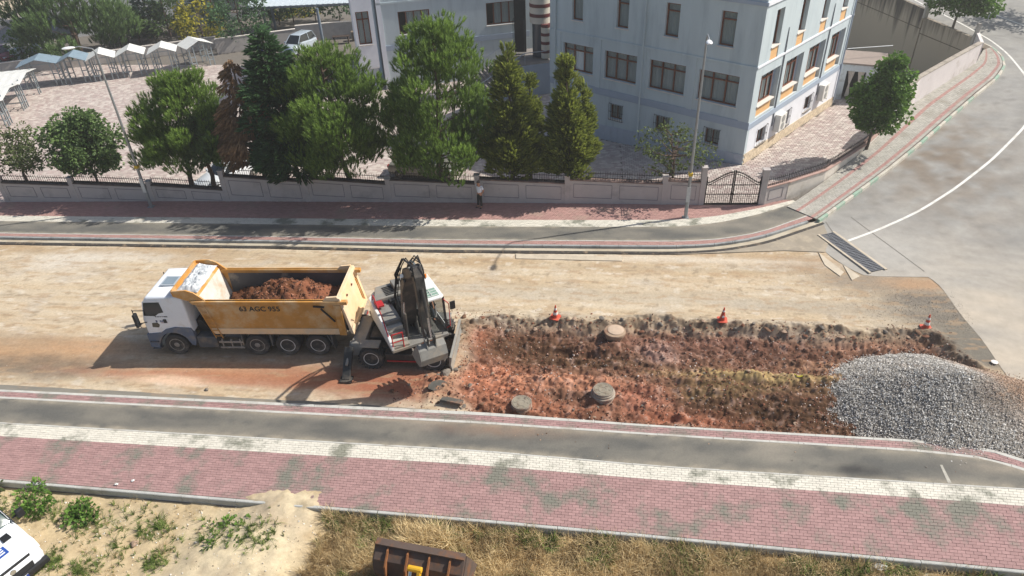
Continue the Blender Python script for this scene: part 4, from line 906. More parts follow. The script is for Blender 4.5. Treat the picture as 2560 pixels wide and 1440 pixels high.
for k, off in enumerate((.15, 4.5)):
    t = thing('handrail', 'thin steel handrail on the ' + ['near', 'far'][k] + ' edge of the entrance stair', 'handrail', (0, 0, 0), 0, 'stair handrails')
    a = org + Vn * off + Vector((0, 0, 0)); c = org + U * (NS * .33) + Vn * off + Vector((0, 0, 1.4)); e = c + U * 1.9
    b = MB(); b.tube([a + Vector((0, 0, .05)), c + Vector((0, 0, .95)), e + Vector((0, 0, .95))], .035, 8); b.build('rail', mat('steel_rail', lin(168, 176, 184), .35, .05, metal=.7), t)
    for i in range(7):
        f = i / 6; p = a.lerp(c, f); z = -.9 + f * 2.3
        b = MB(); b.tube([Vector((p.x, p.y, z)), Vector((p.x, p.y, a.z + .05 + (c.z + .95 - a.z - .05) * f))], .018, 6); b.build('baluster', MATS['steel_rail'], t)
# car canopy
cz = -1.25
can = thing('car_canopy', 'pale ribbed metal canopy roof on grey posts beside the wing', 'canopy', (0, 0, 0))
cA, cB = Vector((*G(616, 20, 2.3), 2.3)), Vector((*G(926, 6, 2.3), 2.3)); cd = (cB - cA); cdn = cd.normalized(); cn = Vector((-cdn.y, cdn.x, 0))
b = MB(); nr = 46
m_rib = mat('ribbed_sheet', lin(196, 206, 210), .5, .06, 2)
for i in range(nr):
    p = cA + cd * (i / nr); q = cA + cd * ((i + 1) / nr - .002)
    b = MB(); b.hexa([p, q, q + cn * 7 + Vector((0, 0, .9)), p + cn * 7 + Vector((0, 0, .9))], [p + Vector((0, 0, .05 if i % 2 else .08)), q + Vector((0, 0, .05 if i % 2 else .08)), q + cn * 7 + Vector((0, 0, .95 if i % 2 else .98)), p + cn * 7 + Vector((0, 0, .95 if i % 2 else .98))]); b.build('roof_sheet', m_rib, can)
m_cpost = mat('canopy_post_paint', lin(118, 130, 142), .5, .08)
for px, py in ((668, 78), (690, 74), (808, 108)):
    x, y = G(px, py, cz); b = MB(); b.cyl((x, y, cz - .1), (x, y, 2.4), .16, .14, 12); b.build('post', m_cpost, can, smooth=True)
b = MB(); b.bar(cA + cn * .4 + Vector((0, 0, -.14)), cB + cn * .4 + Vector((0, 0, -.14)), .2, .22); b.build('beam', m_cpost, can)
b = MB(); b.bar(cA + cn * 6.4 + Vector((0, 0, .66)), cB + cn * 6.4 + Vector((0, 0, .66)), .2, .22); b.build('beam', m_cpost, can)
# low walls at the back of the courtyard
m_bw = mat('garden_wall_grey', lin(178, 172, 166), .9, .08, 2, dirt=lin(150, 142, 134), damt=.3, world=True)
def low_wall(pts, h, label, cap=True, rail=False):
    t = thing('garden_wall', label, 'wall', (0, 0, 0), 0, 'low walls at the back of the courtyard')
    P_ = [Vector((*G(x, y, cz), cz)) for x, y in pts]
    for p, q in zip(P_[:-1], P_[1:]):
        b = MB(); b.bar(p + Vector((0, 0, h / 2)), q + Vector((0, 0, h / 2)), .25, h); b.build('wall', m_bw, t)
        b = MB(); b.bar(p + Vector((0, 0, h + .03)), q + Vector((0, 0, h + .03)), .33, .06); b.build('coping', m_sill, t)
        if rail:
            b = MB()
            for hh in (.15, .6): b.bar(p + Vector((0, 0, h + hh)), q + Vector((0, 0, h + hh)), .03, .03)
            n = int((q - p).length / .3)
            for i in range(n): s_ = p.lerp(q, i / n); b.bar(s_ + Vector((0, 0, h)), s_ + Vector((0, 0, h + .7)), .02, .02)
            b.build('railing', m_iron, t)
    return t
low_wall([(545, 135), (640, 122), (745, 108)], 1.5, 'low grey wall behind the blue bin and the end stall')
low_wall([(745, 105), (840, 96), (945, 90)], 1.7, 'low grey wall behind the cars under the canopy')
low_wall([(-40, 196), (60, 182), (160, 172), (330, 150), (545, 120)], 1.2, 'low grey wall running behind the row of stalls', rail=True)
# ================================================================= MARKET STALLS
m_sheet = mat('white_corrugated_sheet', lin(214, 214, 208), .55, .06, 2, dirt=lin(170, 150, 120), damt=.25, dscale=.8)
m_sheetg = mat('grey_corrugated_sheet', lin(122, 140, 152), .5, .1, 2)
m_frame = mat('stall_frame_steel', lin(146, 156, 160), .5, .1, 5, metal=.4)
def stall(pL, pR, label, deep=1.9, m=None, htop=2.15, ridge=.45):
    p = Vector((*G(*pL, cz), cz)); q = Vector((*G(*pR, cz), cz)); d = q - p; w = d.length; an = math.atan2(d.y, d.x)
    t = thing('market_stall', label, 'market stall', p, an, 'metal market stalls')
    inset = .45
    for x in (0, inset, w - inset, w):
        for y in (0, deep):
            b = MB(); b.bar((x, y, 0), (x, y, htop + (.25 if x in (inset, w - inset) else 0)), .085, .085); b.build('post', m_frame, t)
    for y in (0, deep):
        for x0, x1 in ((0, inset), (w - inset, w)):
            for z in (.55, 1.15):
                b = MB(); b.bar((x0, y, z), (x1, y, z), .07, .07); b.build('rung', m_frame, t)
        b = MB(); b.bar((0, y, htop), (w, y, htop), .06, .06); b.bar((0, y, htop), (w / 2, y, htop + ridge), .06, .06); b.bar((w, y, htop), (w / 2, y, htop + ridge), .06, .06); b.build('truss', m_frame, t)
    for x in (0, w):
        for z in (.55, 1.15):
            b = MB(); b.bar((x, 0, z), (x, deep, z), .045, .045); b.build('side_rail', m_frame, t)
    ov = .3
    for sg in (0, 1):
        x0 = -ov if sg == 0 else w + ov; sl = ridge / (w / 2); ze = htop + .06 - ov * sl; zr = htop + ridge + .06; n = 14
        b = MB(); vs = []
        for i in range(n + 1):
            y = -ov + (deep + 2 * ov) * i / n; dz = .018 * (i % 2)
            vs += [(x0, y, ze + dz), (w / 2, y, zr + dz)]
        b.add(vs, [(2 * i, 2 * i + 1, 2 * i + 3, 2 * i + 2) for i in range(n)]); o = b.build('roof_sheet', m or m_sheet, t); s_ = o.modifiers.new('s', 'SOLIDIFY'); s_.thickness = .02
    return t
SL = [((72, 224), (158, 213), 'grey roofed metal stall at the far left end of the back row', m_sheetg), ((168, 212), (229, 205), 'grey roofed metal stall under the big background pine', m_sheetg), ((241, 205), (297, 197), 'metal stall whose white roof is half hidden by the lamp arm', None), ((313, 195), (369, 188), 'metal stall with clean white gabled roof, third from the right end', None), ((392, 188), (448, 181), 'metal stall with a dented white roof edge, second from the right end', None), ((485, 174), (538, 161), 'metal stall standing apart at the right end of the row', None)]
for a, c, lb, m in SL: stall(a, c, lb, m=m)
for a, c, lb in (((68, 270), (103, 232), 'white roofed stall at the corner of the two rows'), ((27, 312), (64, 272), 'white roofed stall second from the corner along the left edge'), ((-18, 352), (24, 316), 'white roofed stall third from the corner along the left edge')):
    stall(a, c, lb, deep=4.2, htop=2.15, ridge=.3)
b = MB(); b.lathe([(.0, 0), (.26, 0), (.31, .8), (.33, .82), (.33, .86), (.28, .86), (.26, .05), (0, .05)], n=20)
o = tag(b.build('blue_bin', mat('blue_plastic', lin(30, 46, 150), .5, .1), smooth=True), 'tall blue plastic bin against the low grey wall', 'bin'); o.location = (*G(653, 137, cz), cz)
# bench and wooden box under the canopy
t = thing('bench_table', 'dark wooden table under the canopy beside the post', 'table', (*G(855, 108, cz), cz), rad(12))
b = MB(); b.box(-.9, .9, -.35, .35, .7, .76); b.build('table_top', mat('dark_wood', lin(66, 54, 46), .7, .15), t)
for x in (-.75, .75):
    b = MB(); b.box(x - .05, x + .05, -.3, .3, 0, .7); b.build('leg', MATS['dark_wood'], t)
t = thing('wooden_crate', 'tan boxy cabinet beside the dark table under the canopy', 'cabinet', (*G(893, 100, cz), cz), rad(12)); b = MB(); b.box(-.5, .5, -.3, .3, 0, .9); b.build('body', mat('tan_wood', lin(120, 106, 90), .8, .15), t, bevel=.02); b = MB(); b.box(-.55, .55, -.34, .34, .9, .94); b.build('lid', MATS['tan_wood'], t)
# ================================================================= HOUSES AND STREET FAR BEHIND
m_house = mat('house_white', lin(206, 208, 210), .9, .05, .6, dirt=lin(190, 190, 190), damt=.3, dscale=.3, world=True)
def house(pL, pR, h, label, win, deep=12):
    p = Vector((*G(*pL, cz), cz)); q = Vector((*G(*pR, cz), cz)); d = q - p; L = d.length
    t = thing('white_house', label, 'building', p, math.atan2(d.y, d.x), 'white houses behind the courtyard')
    Fh = Face((0, 0, 0), (1, 0, 0), (0, 1, 0)); b = MB(); Fh.wall(b, 0, L, -1, h, [(a, a + w, z, z + hh) for a, w, z, hh in win]); b.build('wall', m_house, t)
    b = MB(); b.box(0, .3, .31, deep, -1, h); b.box(L - .3, L, .31, deep, -1, h); b.box(.31, L - .31, deep - .3, deep, -1, h); b.build('side_wall', m_house, t)
    b = MB(); b.box(-.5, L + .5, -.5, deep + .5, h, h + .25); b.build('roof', m_trim, t)
    for a, w, z, hh in win: Fh.window(t, a, a + w, z, z + hh, cols=2, transom=False, sill=True)
    return t
hz = house((196, 92), (420, 64), 9, 'white house behind the big background pine', [(4, 2, 4.3, 1.6), (9, 2, 4.3, 1.6)])
t2 = house((425, 62), (655, 40), 9, 'white house with a dark awning behind the blue-green spruces', [(2, 1.6, 4.6, 1.6), (6.2, 2.2, .9, 2.3), (10, 2, 4.6, 1.6)])
b = MB(); b.hexa([(5.0, -1.6, 3.6), (9.4, -1.6, 3.6), (9.4, 0, 4.2), (5.0, 0, 4.2)], [(5.0, -1.6, 3.75), (9.4, -1.6, 3.75), (9.4, 0, 4.4), (5.0, 0, 4.4)]); b.build('awning', mat('dark_awning', lin(52, 56, 60), .7, .1), t2)
# back street at the far left with its pavement and fence
bs = MB(); q = [G(x, y, cz) for x, y in ((-160, 200), (-60, 165), (60, 140), (100, 130), (130, 90), (200, 0), (230, -40), (60, -40), (-200, 60))]
bs.prism(q, lambda a, c, t: (a, c, t), cz - .2, cz + .02); struct(bs.build('back_street', mat('back_asphalt', lin(112, 112, 112), .92, .1, .8, world=True)))
bs = MB(); q = [G(x, y, cz) for x, y in ((-60, 100), (78, 10), (90, 16), (-60, 116))]; bs.prism(q, lambda a, c, t: (a, c, t), cz - .2, cz + .14); struct(bs.build('back_pavement', mat('back_pave', lin(172, 162, 150), .92, .1, 1, world=True)))
t = thing('wire_fence', 'dark fence posts and wire along the back street pavement', 'fence', (0, 0, 0))
fp = [Vector((*G(x, y, cz), cz)) for x, y in ((-25, 85), (12, 60), (30, 47), (55, 33), (78, 18))]
for p in fp:
    b = MB(); b.bar(p, p + Vector((0, 0, 2.2)), .1, .1); b.build('post', m_iron, t)
for z in (.5, 1.2, 1.9):
    b = MB(); b.tube([p + Vector((0, 0, z)) for p in fp], .012, 4); b.build('wire', m_iron, t)
bs = MB(); q = [G(x, y, cz) for x, y in ((-200, 70), (-60, 80), (70, 5), (60, -60), (-300, -60))]; bs.prism(q, lambda a, c, t: (a, c, t), cz - .2, cz + .05); struct(bs.build('bare_lot', mat('lot_earth', lin(190, 176, 152), .95, .12, .5, world=True)))
# small garden lamps behind the stalls
for i, (px, py, tx, ty) in enumerate(((80, 112, 72, 88), (325, 112, 312, 68), (306, 122, 296, 82))):
    x, y = G(px, py, cz); t = thing('garden_lamp', ['short dark lamp post with white head near the red car', 'short dark lamp post with white head before the white house, right of the pair', 'short dark lamp post with white head before the white house, left of the pair'][i], 'lamp post', (x, y, cz), 0, 'short garden lamps')
    b = MB(); b.cyl((0, 0, 0), (0, 0, 2.9), .06, .05, 8); b.build('pole', m_iron, t); b = MB(); b.box(-.2, .5, -.15, .15, 2.9, 3.02); b.build('lamp_head', m_lampw, t, bevel=.03)
for i, (px, py) in enumerate(((92, 120), (62, 146), (46, 152))):
    b = MB(); b.box(-.45, .45, -.2, .2, 0, 1.15); b.box(-.5, .5, -.25, .25, 1.15, 1.25); o = tag(b.build('white_pillar', m_white, bevel=.02), 'white rendered gate pillar ' + ['under the short lamp', 'behind the ivy by the red car', 'beside the red car'][i], 'pillar', 'white pillars by the back street'); o.location = (*G(px, py, cz), cz); o.rotation_euler = (0, 0, rad(20))
# draped doorway beyond the lit side
t = thing('basement_doorway', 'flaking white porch with dark doorway and tied white drapes', 'porch', (*G(2072, 240, -.6), -.6), math.atan2(E1[1], E1[0]) + rad(-162))
m_flake = mat('flaking_white', lin(206, 212, 214), .9, .08, 2, dirt=lin(150, 150, 146), damt=.45, dscale=2)
b = MB(); b.box(-.3, .9, 0, 3.5, -.5, 2.6); b.box(2.3, 3.6, 0, 3.5, -.5, 2.6); b.box(.903, 2.297, 0, 3.5, 2.1, 2.6); b.build('porch_wall', m_flake, t)
b = MB(); b.box(.91, 2.29, 1.0, 1.1, -.5, 2.1); b.build('doorway', m_dark, t)
b = MB(); b.box(-.35, 3.65, -.05, 3.55, 2.6, 2.72); b.build('roof_slab', mat('terrace_floor', lin(146, 132, 122), .9, .12), t)
for sx_ in (0, 1):
    b = MB(); x0 = 1.0 if sx_ == 0 else 1.7; n = 8
    b.add([(x0 + .5 * i / n, .3 + .05 * math.sin(i * 2), 2.05) for i in range(n + 1)] + [(x0 + .25 + (.1 * (i / n - .5)), .3, 1.0) for i in range(n + 1)] + [(x0 + .1 + .35 * i / n, .3 + .04 * math.sin(i * 2), .0) for i in range(n + 1)], [(i, i + 1, n + 2 + i, n + 1 + i) for i in range(n)] + [(n + 1 + i, n + 2 + i, 2 * n + 3 + i, 2 * n + 2 + i) for i in range(n)]); b.build('drape', m_sill, t)
b = MB(); a = Vector((*G(2118, 122, 2.9), 2.9)); c = Vector((*G(2232, 114, 2.9), 2.9)); b.tube([a, c], .04, 6)
o = b.build('awning_pole', m_galv); tag(o, 'long thin pale pole sticking out behind the building corner', 'pole')
# ================================================================= TREES
def frames(D):
    D = D / np.linalg.norm(D, axis=1)[:, None]; r = rng.normal(size=D.shape); X_ = np.cross(r, D); X_ /= np.linalg.norm(X_, axis=1)[:, None]; Y_ = np.cross(D, X_)
    return np.stack([X_, Y_, D], axis=2)
def scatter(tv, tf, pos, D, size, tint):
    Rm = frames(D); V = np.einsum('nij,kj->nki', Rm, tv) * np.asarray(size)[:, None, None] + pos[:, None, :]
    k = len(tv); F = (tf[None] + k * np.arange(len(pos))[:, None, None]).reshape(-1, tf.shape[1])
    return V.reshape(-1, 3), F, np.repeat(tint, k)
def tmpl_tuft(n=11, seed=1, spread=.7, w=.062):
    r = np.random.default_rng(seed); V = []; F = []
    for i in range(n):
        a = 2.4 * i + r.uniform(0, .5); h = .05 + .75 * i / n; l = r.uniform(.35, .55); u = np.array([math.cos(a), math.sin(a), 0]); s_ = np.array([-math.sin(a), math.cos(a), 0]) * w
        tip = np.array([0, 0, h]) + u * l * spread + np.array([0, 0, l]); b_ = np.array([0, 0, h * .8]); V += [b_ - s_, b_ + s_, tip]; F.append((3 * i, 3 * i + 1, 3 * i + 2))
    return np.array(V), np.array(F)
def tmpl_spray(n=7, seed=2, flat=.35, w=.09):
    r = np.random.default_rng(seed); V = []; F = []
    for i in range(n):
        a = 2.2 * i; h = .55 * i / n; l = .5 * (1 - .25 * i / n); u = np.array([math.cos(a), math.sin(a) * .6, 0]); s_ = np.array([-math.sin(a), math.cos(a), 0]) * w
        tip = np.array([0, 0, h + l]) + u * l * flat; b_ = np.array([0, 0, h]); V += [b_ - s_, b_ + s_, tip]; F.append((3 * i, 3 * i + 1, 3 * i + 2))
    return np.array(V), np.array(F)
def tmpl_leaf():
    V = np.array([(0, 0, 0), (.38, .05, .45), (0, -.06, 1.0), (-.38, .05, .45)]); return V, np.array([(0, 1, 2, 3)])
TUFT, SPRAY, LEAF = tmpl_tuft(), tmpl_spray(), tmpl_leaf()
m_bark = mat('pine_bark', lin(92, 76, 64), .95, .25, 8, bump=.5, bscale=20)
m_bark2 = mat('grey_bark', lin(96, 86, 76), .95, .25, 8, bump=.5, bscale=20)
def trunk(t, path, r0, r1, limbs, m, n=8):
    b = MB(); P_ = [Vector(p) for p in path]; k = len(P_)
    rings = []
    for i, p in enumerate(P_):
        d = (P_[min(i + 1, k - 1)] - P_[max(i - 1, 0)]).normalized(); a = d.orthogonal().normalized(); c = d.cross(a); r_ = r0 + (r1 - r0) * i / (k - 1)
        a = Vector((1, 0, 0)) - d * d.x; a.normalize(); c = d.cross(a)
        rings.append([p + (a * math.cos(2 * math.pi * j / n) + c * math.sin(2 * math.pi * j / n)) * r_ for j in range(n)])
    b.loft(rings); b.build('trunk', m, t, smooth=True)
    b = MB()
    for p, q, r_ in limbs:
        p, q = Vector(p), Vector(q); mid = p.lerp(q, .5) + Vector((0, 0, -.05 * (q - p).length)); b.cyl(p, mid, r_, r_ * .7, 5, False); b.cyl(mid, q, r_ * .7, r_ * .25, 5, False)
    if limbs: b.build('limbs', m, t, smooth=True)
def axis_pt(path, z):
    P_ = np.array(path); return np.array([np.interp(z, P_[:, 2], P_[:, 0]), np.interp(z, P_[:, 2], P_[:, 1]), z])
def clumped(path, zlo, ztop, prof, nclump, crad, per, kind, size, dmode, seed, squash=.8, inner=.35):
    """points of foliage gathered in clumps over a crown envelope; prof(f) = radius at relative height f"""
    r = np.random.default_rng(seed); C = []; 
    tries = 0
    while len(C) < nclump and tries < nclump * 60:
        tries += 1; f = r.uniform(0, 1) ** .9; z = zlo + (ztop - zlo) * f; R_ = prof(f); a = r.uniform(0, 2 * math.pi)
        if r.uniform() > (R_ / max(prof(x) for x in (.2, .35, .5))) + .15: continue
        q = R_ * (inner + (1 - inner) * r.uniform() ** .5) * (1 + .17 * math.sin(3 * a + seed + 3 * f) + .15 * math.sin(5 * a + 9 * f + seed))
        c = axis_pt(path, z) + np.array([q * math.cos(a), q * math.sin(a), r.uniform(-.15, .15)]); cr = crad * r.uniform(.5, 1.4) * (.6 + .4 * (1 - f))
        C.append((c, cr, r.uniform(0, 1), a, f, q / max(R_, .1)))
    pos = []; D = []; tint = []; sz = []
    for c, cr, tn, a, f, q in C:
        n = int(per * (cr / crad) ** 2 * r.uniform(.8, 1.2)); u = r.normal(size=(n, 3)); u /= np.linalg.norm(u, axis=1)[:, None]; rr = cr * r.uniform(.3, 1, n) ** .4
        p = c + u * rr[:, None] * np.array([1, 1, squash]); out = np.array([math.cos(a), math.sin(a), 0])
        if dmode == 'up': d = 1.1 * np.array([0, 0, 1.0]) + .5 * u + .22 * out
        elif dmode == 'out': d = .75 * out + .5 * u + np.array([0, 0, .75])
        elif dmode == 'droop': d = .8 * out + .35 * u + np.array([0, 0, -.75])
        elif dmode == 'flat': d = .9 * out + .45 * u + np.array([0, 0, .1])
        else: d = u + .4 * out + np.array([0, 0, -.35])
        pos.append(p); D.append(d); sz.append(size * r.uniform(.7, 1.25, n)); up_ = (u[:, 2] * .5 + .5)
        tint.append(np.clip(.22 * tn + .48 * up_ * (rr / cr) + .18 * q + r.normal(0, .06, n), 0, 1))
    return C, np.concatenate(pos), np.concatenate(D), np.concatenate(sz), np.concatenate(tint)
def tree(name, label, cat, base, path, r0, prof, zlo, ztop, nclump, crad, per, tmpl, size, dmode, fm, seed, bark=None, group=None, squash=.8, inner=.35, nl=26):
    """base: foot of the trunk; path: trunk axis points (world, relative to base)"""
    t = thing(name, label, cat, base, R.uniform(0, .2), group); t.rotation_euler = (0, 0, 0)
    C, pos, D, sz, tint = clumped(path, zlo, ztop, prof, nclump, crad, per, None, size, dmode, seed, squash, inner)
    r = np.random.default_rng(seed + 5); limbs = []
    for i in r.permutation(len(C))[:nl]:
        c = C[i][0]; zz = max(path[0][2] + .8, min(c[2] - .35 * np.hypot(c[0], c[1]) - .1, ztop * .93)); limbs.append((axis_pt(path, zz), c, .035 + .03 * (1 - C[i][4])))
    trunk(t, path, r0, r0 * .25, limbs, bark or m_bark)
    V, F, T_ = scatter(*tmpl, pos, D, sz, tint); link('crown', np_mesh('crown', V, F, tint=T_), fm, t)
    return t
f_pine = foliage_mat('pine_needles', lin(42, 68, 30), lin(152, 182, 84), .38)
f_pineg = foliage_mat('pine_needles_soft', lin(46, 68, 42), lin(132, 160, 94), .36)
f_dark = foliage_mat('dark_conifer_needles', lin(24, 50, 30), lin(100, 138, 86), .28)
f_gold = foliage_mat('cypress_sprays', lin(58, 80, 32), lin(178, 186, 88), .38)
f_dead = foliage_mat('dead_needles', lin(88, 70, 54), lin(186, 150, 110), .3)
f_lind = foliage_mat('linden_leaves', lin(26, 50, 20), lin(134, 160, 98), .32, .45)
f_lind2 = foliage_mat('street_tree_leaves', lin(32, 62, 22), lin(126, 164, 72), .36, .5)
f_olive = foliage_mat('small_tree_leaves', lin(44, 56, 30), lin(116, 130, 78), .3)
f_shrub = foliage_mat('shrub_leaves', lin(40, 54, 28), lin(124, 140, 76), .3)
f_yel = foliage_mat('yellow_shrub_leaves', lin(84, 92, 20), lin(208, 194, 60), .35)
f_blue = foliage_mat('blue_spruce_needles', lin(36, 62, 50), lin(140, 164, 142), .2)
P_pine = lambda R_: (lambda f: R_ * (math.sin(math.pi * min(1, .16 + .80 * f) ** .85) ** .6) * (1 - .12 * f))
P_cone = lambda R_: (lambda f: R_ * (1 - f) ** .8 * (1 if f > .12 else .55 + 3.7 * f) + .05)
P_cyp = lambda R_: (lambda f: R_ * (1 - f) ** 1.05 * (1 if f > .15 else .6 + 2.7 * f) + .04)
P_ball = lambda R_: (lambda f: R_ * math.sqrt(max(0, 1 - (2 * min(1, .04 + .96 * f) ** .9 - 1) ** 2)) + .05)
P_egg = lambda R_: (lambda f: R_ * (math.sin(math.pi * (.12 + .86 * f) ** .75)) ** .8 + .05)
def ground_c(x, y): return float(ZC(x, y)) - .15
def base_of(x, dy=1.1): y = wy(x) + dy; return (x, y, ground_c(x, y))
def tpath(bz, top, lean=(0, 0), bend=.15, n=7, seed=0):
    r = np.random.default_rng(seed); out = []
    for i in range(n):
        f = i / (n - 1); out.append((lean[0] * f + bend * math.sin(3 * f) * r.uniform(-1, 1), lean[1] * f + bend * math.sin(3 * f) * r.uniform(-1, 1), (top) * f))
    return out
b0 = base_of(-24.9, 1.2); tree('pine_tree', 'bushy pine with upright light green shoots in front of the stalls yard', 'tree', b0, tpath(0, 7.4 - b0[2], (1.3, .0), seed=1), .17, P_pine(2.5), 2.4 - b0[2], 7.55 - b0[2], 165, .62, 66, TUFT, .34, 'up', f_pine, 21, group='large pines along the wall')
b0 = base_of(-23.3, .9); tree('pine_tree', 'thin second pine trunk with sparse crown above the white car', 'tree', b0, tpath(0, 5.3 - b0[2], (.6, .2), seed=2), .17, P_pine(1.4), 2.2 - b0[2], 5.4 - b0[2], 40, .55, 50, TUFT, .36, 'up', f_pineg, 22, group='large pines along the wall')
b0 = base_of(-14.4, .9); tree('pine_tree', 'broad middle pine with rounded bright green crown', 'tree', b0, tpath(0, 8.6 - b0[2], (-.6, .0), .25, seed=3), .2, P_pine(3.1), 2.5 - b0[2], 8.9 - b0[2], 210, .66, 66, TUFT, .34, 'up', f_pine, 23, group='large pines along the wall')
b0 = base_of(-9.1, .9); tree('pine_tree', 'tallest pine standing before the blue wing', 'tree', b0, tpath(0, 10.1 - b0[2], (.5, .0), .22, seed=4), .2, P_pine(3.05), 2.3 - b0[2], 10.4 - b0[2], 245, .66, 66, TUFT, .34, 'up', f_pine, 24, group='large pines along the wall')
b0 = base_of(-17.5, .9); tree('dark_conifer', 'dense dark green conifer with pointed top between the pines', 'tree', b0, tpath(0, 9.6 - b0[2], (-.7, .5), .1, seed=5), .17, P_cone(2.5), 1.9 - b0[2], 9.8 - b0[2], 240, .55, 62, SPRAY, .53, 'flat', f_dark, 25, inner=.3)
b0 = base_of(-19.7, .9); tree('dead_conifer', 'dead brown conifer with drooping twigs', 'tree', b0, tpath(0, 8.2 - b0[2], (-.5, .4), .15, seed=6), .15, P_cone(1.8), 2.5 - b0[2], 8.3 - b0[2], 85, .48, 60, SPRAY, .5, 'droop', f_dead, 26, bark=m_bark2, inner=.3)
b0 = base_of(-4.6, .8); tree('cypress_tree', 'yellow-green cypress with a bare low trunk hanging over the wall', 'tree', b0, tpath(0, 8.3 - b0[2], (-.1, .3), .06, seed=7), .15, P_cyp(1.75), 1.9 - b0[2], 8.7 - b0[2], 190, .42, 70, SPRAY, .46, 'out', f_gold, 27, group='yellow-green cypresses', inner=.25)
b0 = base_of(-3.65, 1.9); tree('cypress_tree', 'smaller cypress leaning between the two yellow-green ones', 'tree', b0, tpath(0, 6.6 - b0[2], (.0, .2), .06, seed=8), .1, P_cyp(1.0), 2.0 - b0[2], 6.9 - b0[2], 75, .4, 64, SPRAY, .42, 'out', f_gold, 28, group='yellow-green cypresses', inner=.25)
b0 = base_of(-1.35, .8); tree('cypress_tree', 'yellow-green cypress with twin tips before the blue building', 'tree', b0, tpath(0, 7.9 - b0[2], (-.2, .3), .06, seed=9), .14, P_cyp(1.45), 1.7 - b0[2], 8.1 - b0[2], 160, .42, 70, SPRAY, .46, 'out', f_gold, 29, group='yellow-green cypresses', inner=.25)
b0 = base_of(-.75, 1.7); tree('cypress_tree', 'short cypress tip rising right beside the twin-tipped one', 'tree', b0, tpath(0, 6.2 - b0[2], (.1, .2), .06, seed=10), .1, P_cyp(.9), 2.0 - b0[2], 6.5 - b0[2], 62, .38, 64, SPRAY, .42, 'out', f_gold, 30, group='yellow-green cypresses', inner=.25)
b0 = base_of(-30.75, 1.2); tree('linden_tree', 'round dark linden with silvery leaves at the left', 'tree', b0, tpath(0, 4.6 - b0[2], (.1, .1), .05, seed=11), .1, P_ball(1.8), 1.85 - b0[2], 5.3 - b0[2], 170, .5, 95, LEAF, .19, 'leaf', f_lind, 31, bark=m_bark2, inner=.25)
b0 = base_of(-35.1, 1.2); tree('small_tree', 'small open tree with bent trunk at the left edge', 'tree', b0, tpath(0, 3.6 - b0[2], (-.4, .1), .15, seed=12), .13, P_ball(2.0), 1.9 - b0[2], 4.25 - b0[2], 85, .45, 62, LEAF, .16, 'leaf', f_olive, 32, bark=m_bark2, inner=.2)
b0 = base_of(4.9, 1.0); tree('small_tree', 'spreading sparse shrub with bare reddish twigs by the gate', 'tree', b0, tpath(0, 3.9 - b0[2], (-.5, .2), .1, seed=13), .1, P_ball(2.1), 2.0 - b0[2], 4.5 - b0[2], 66, .4, 40, LEAF, .15, 'leaf', f_shrub, 33, bark=m_bark, inner=.3)
b0 = (*GS(2166, 373, SW), float(ZS(*GS(2166, 373, SW))) + SW - .02); tree('street_tree', 'dense oval street tree in a pit on the side street pavement', 'tree', b0, tpath(0, 5.0, (.25, .1), .05, seed=14), .1, P_egg(1.5), 1.75, 5.85, 170, .44, 95, LEAF, .2, 'leaf', f_lind2, 34, bark=m_bark2, inner=.25, group='side street trees')
xy = GS(2380, 74, 0); b0 = (*xy, float(ZS(*xy)) - .05); tree('street_tree', 'round street tree on top of the retaining wall', 'tree', b0, tpath(0, 4.6, (.2, 0), .05, seed=15), .11, P_egg(2.2), 1.8, 5.6, 160, .52, 90, LEAF, .22, 'leaf', f_lind2, 35, bark=m_bark2, inner=.25, group='side street trees')
xy = GS(2620, 30, 0); b0 = (*xy, float(ZS(*xy)) - .05); tree('street_tree', 'tree at the far right corner beyond the road bend', 'tree', b0, tpath(0, 4.6, (.2, 0), .05, seed=16), .11, P_egg(2.4), 1.8, 6.0, 60, .6, 50, LEAF, .24, 'leaf', f_lind2, 36, bark=m_bark2, inner=.25, group='side street trees')
# background planting behind the stalls
def gb(px, py): x, y = G(px, py, cz); return (x, y, cz)
tree('pine_tree', 'huge soft pine behind the grey roofed stalls', 'tree', gb(205, 138), tpath(0, 11.5, (0, 0), .2, seed=17), .3, P_pine(5.3), .9, 12.5, 170, 1.2, 52, TUFT, .66, 'up', f_pineg, 37, nl=18)
tree('spruce_tree', 'pale blue-green spruce in front of the white house', 'tree', gb(385, 92), tpath(0, 5.6, (0, 0), .05, seed=18), .12, P_cone(2.3), .3, 6.0, 52, .7, 40, SPRAY, .6, 'flat', f_blue, 38, nl=6, group='spruces before the white houses')
tree('spruce_tree', 'tall greyish spruce right of the pale one', 'tree', gb(428, 92), tpath(0, 6.8, (0, 0), .05, seed=19), .12, P_cone(2.7), .3, 7.3, 60, .75, 40, SPRAY, .6, 'flat', f_pineg, 39, nl=6, group='spruces before the white houses')
tree('spruce_tree', 'blue-green spruce behind the yellow shrub', 'tree', gb(545, 72), tpath(0, 6.8, (0, 0), .05, seed=20), .12, P_cone(2.5), .3, 7.4, 50, .75, 38, SPRAY, .6, 'flat', f_blue, 40, nl=6, group='spruces before the white houses')
tree('cypress_bush', 'small dark columnar bush behind the stalls', 'bush', gb(350, 106), tpath(0, 3.0, (0, 0), .03, seed=21), .1, P_egg(1.15), .1, 3.9, 32, .5, 44, SPRAY, .45, 'out', f_dark, 41, nl=3)
tree('yellow_shrub', 'big golden yellow shrub behind the end stall', 'bush', gb(508, 96), tpath(0, 3.2, (0, 0), .03, seed=22), .1, P_ball(2.5), .1, 4.0, 60, .6, 40, LEAF, .3, 'leaf', f_yel, 42, nl=4)
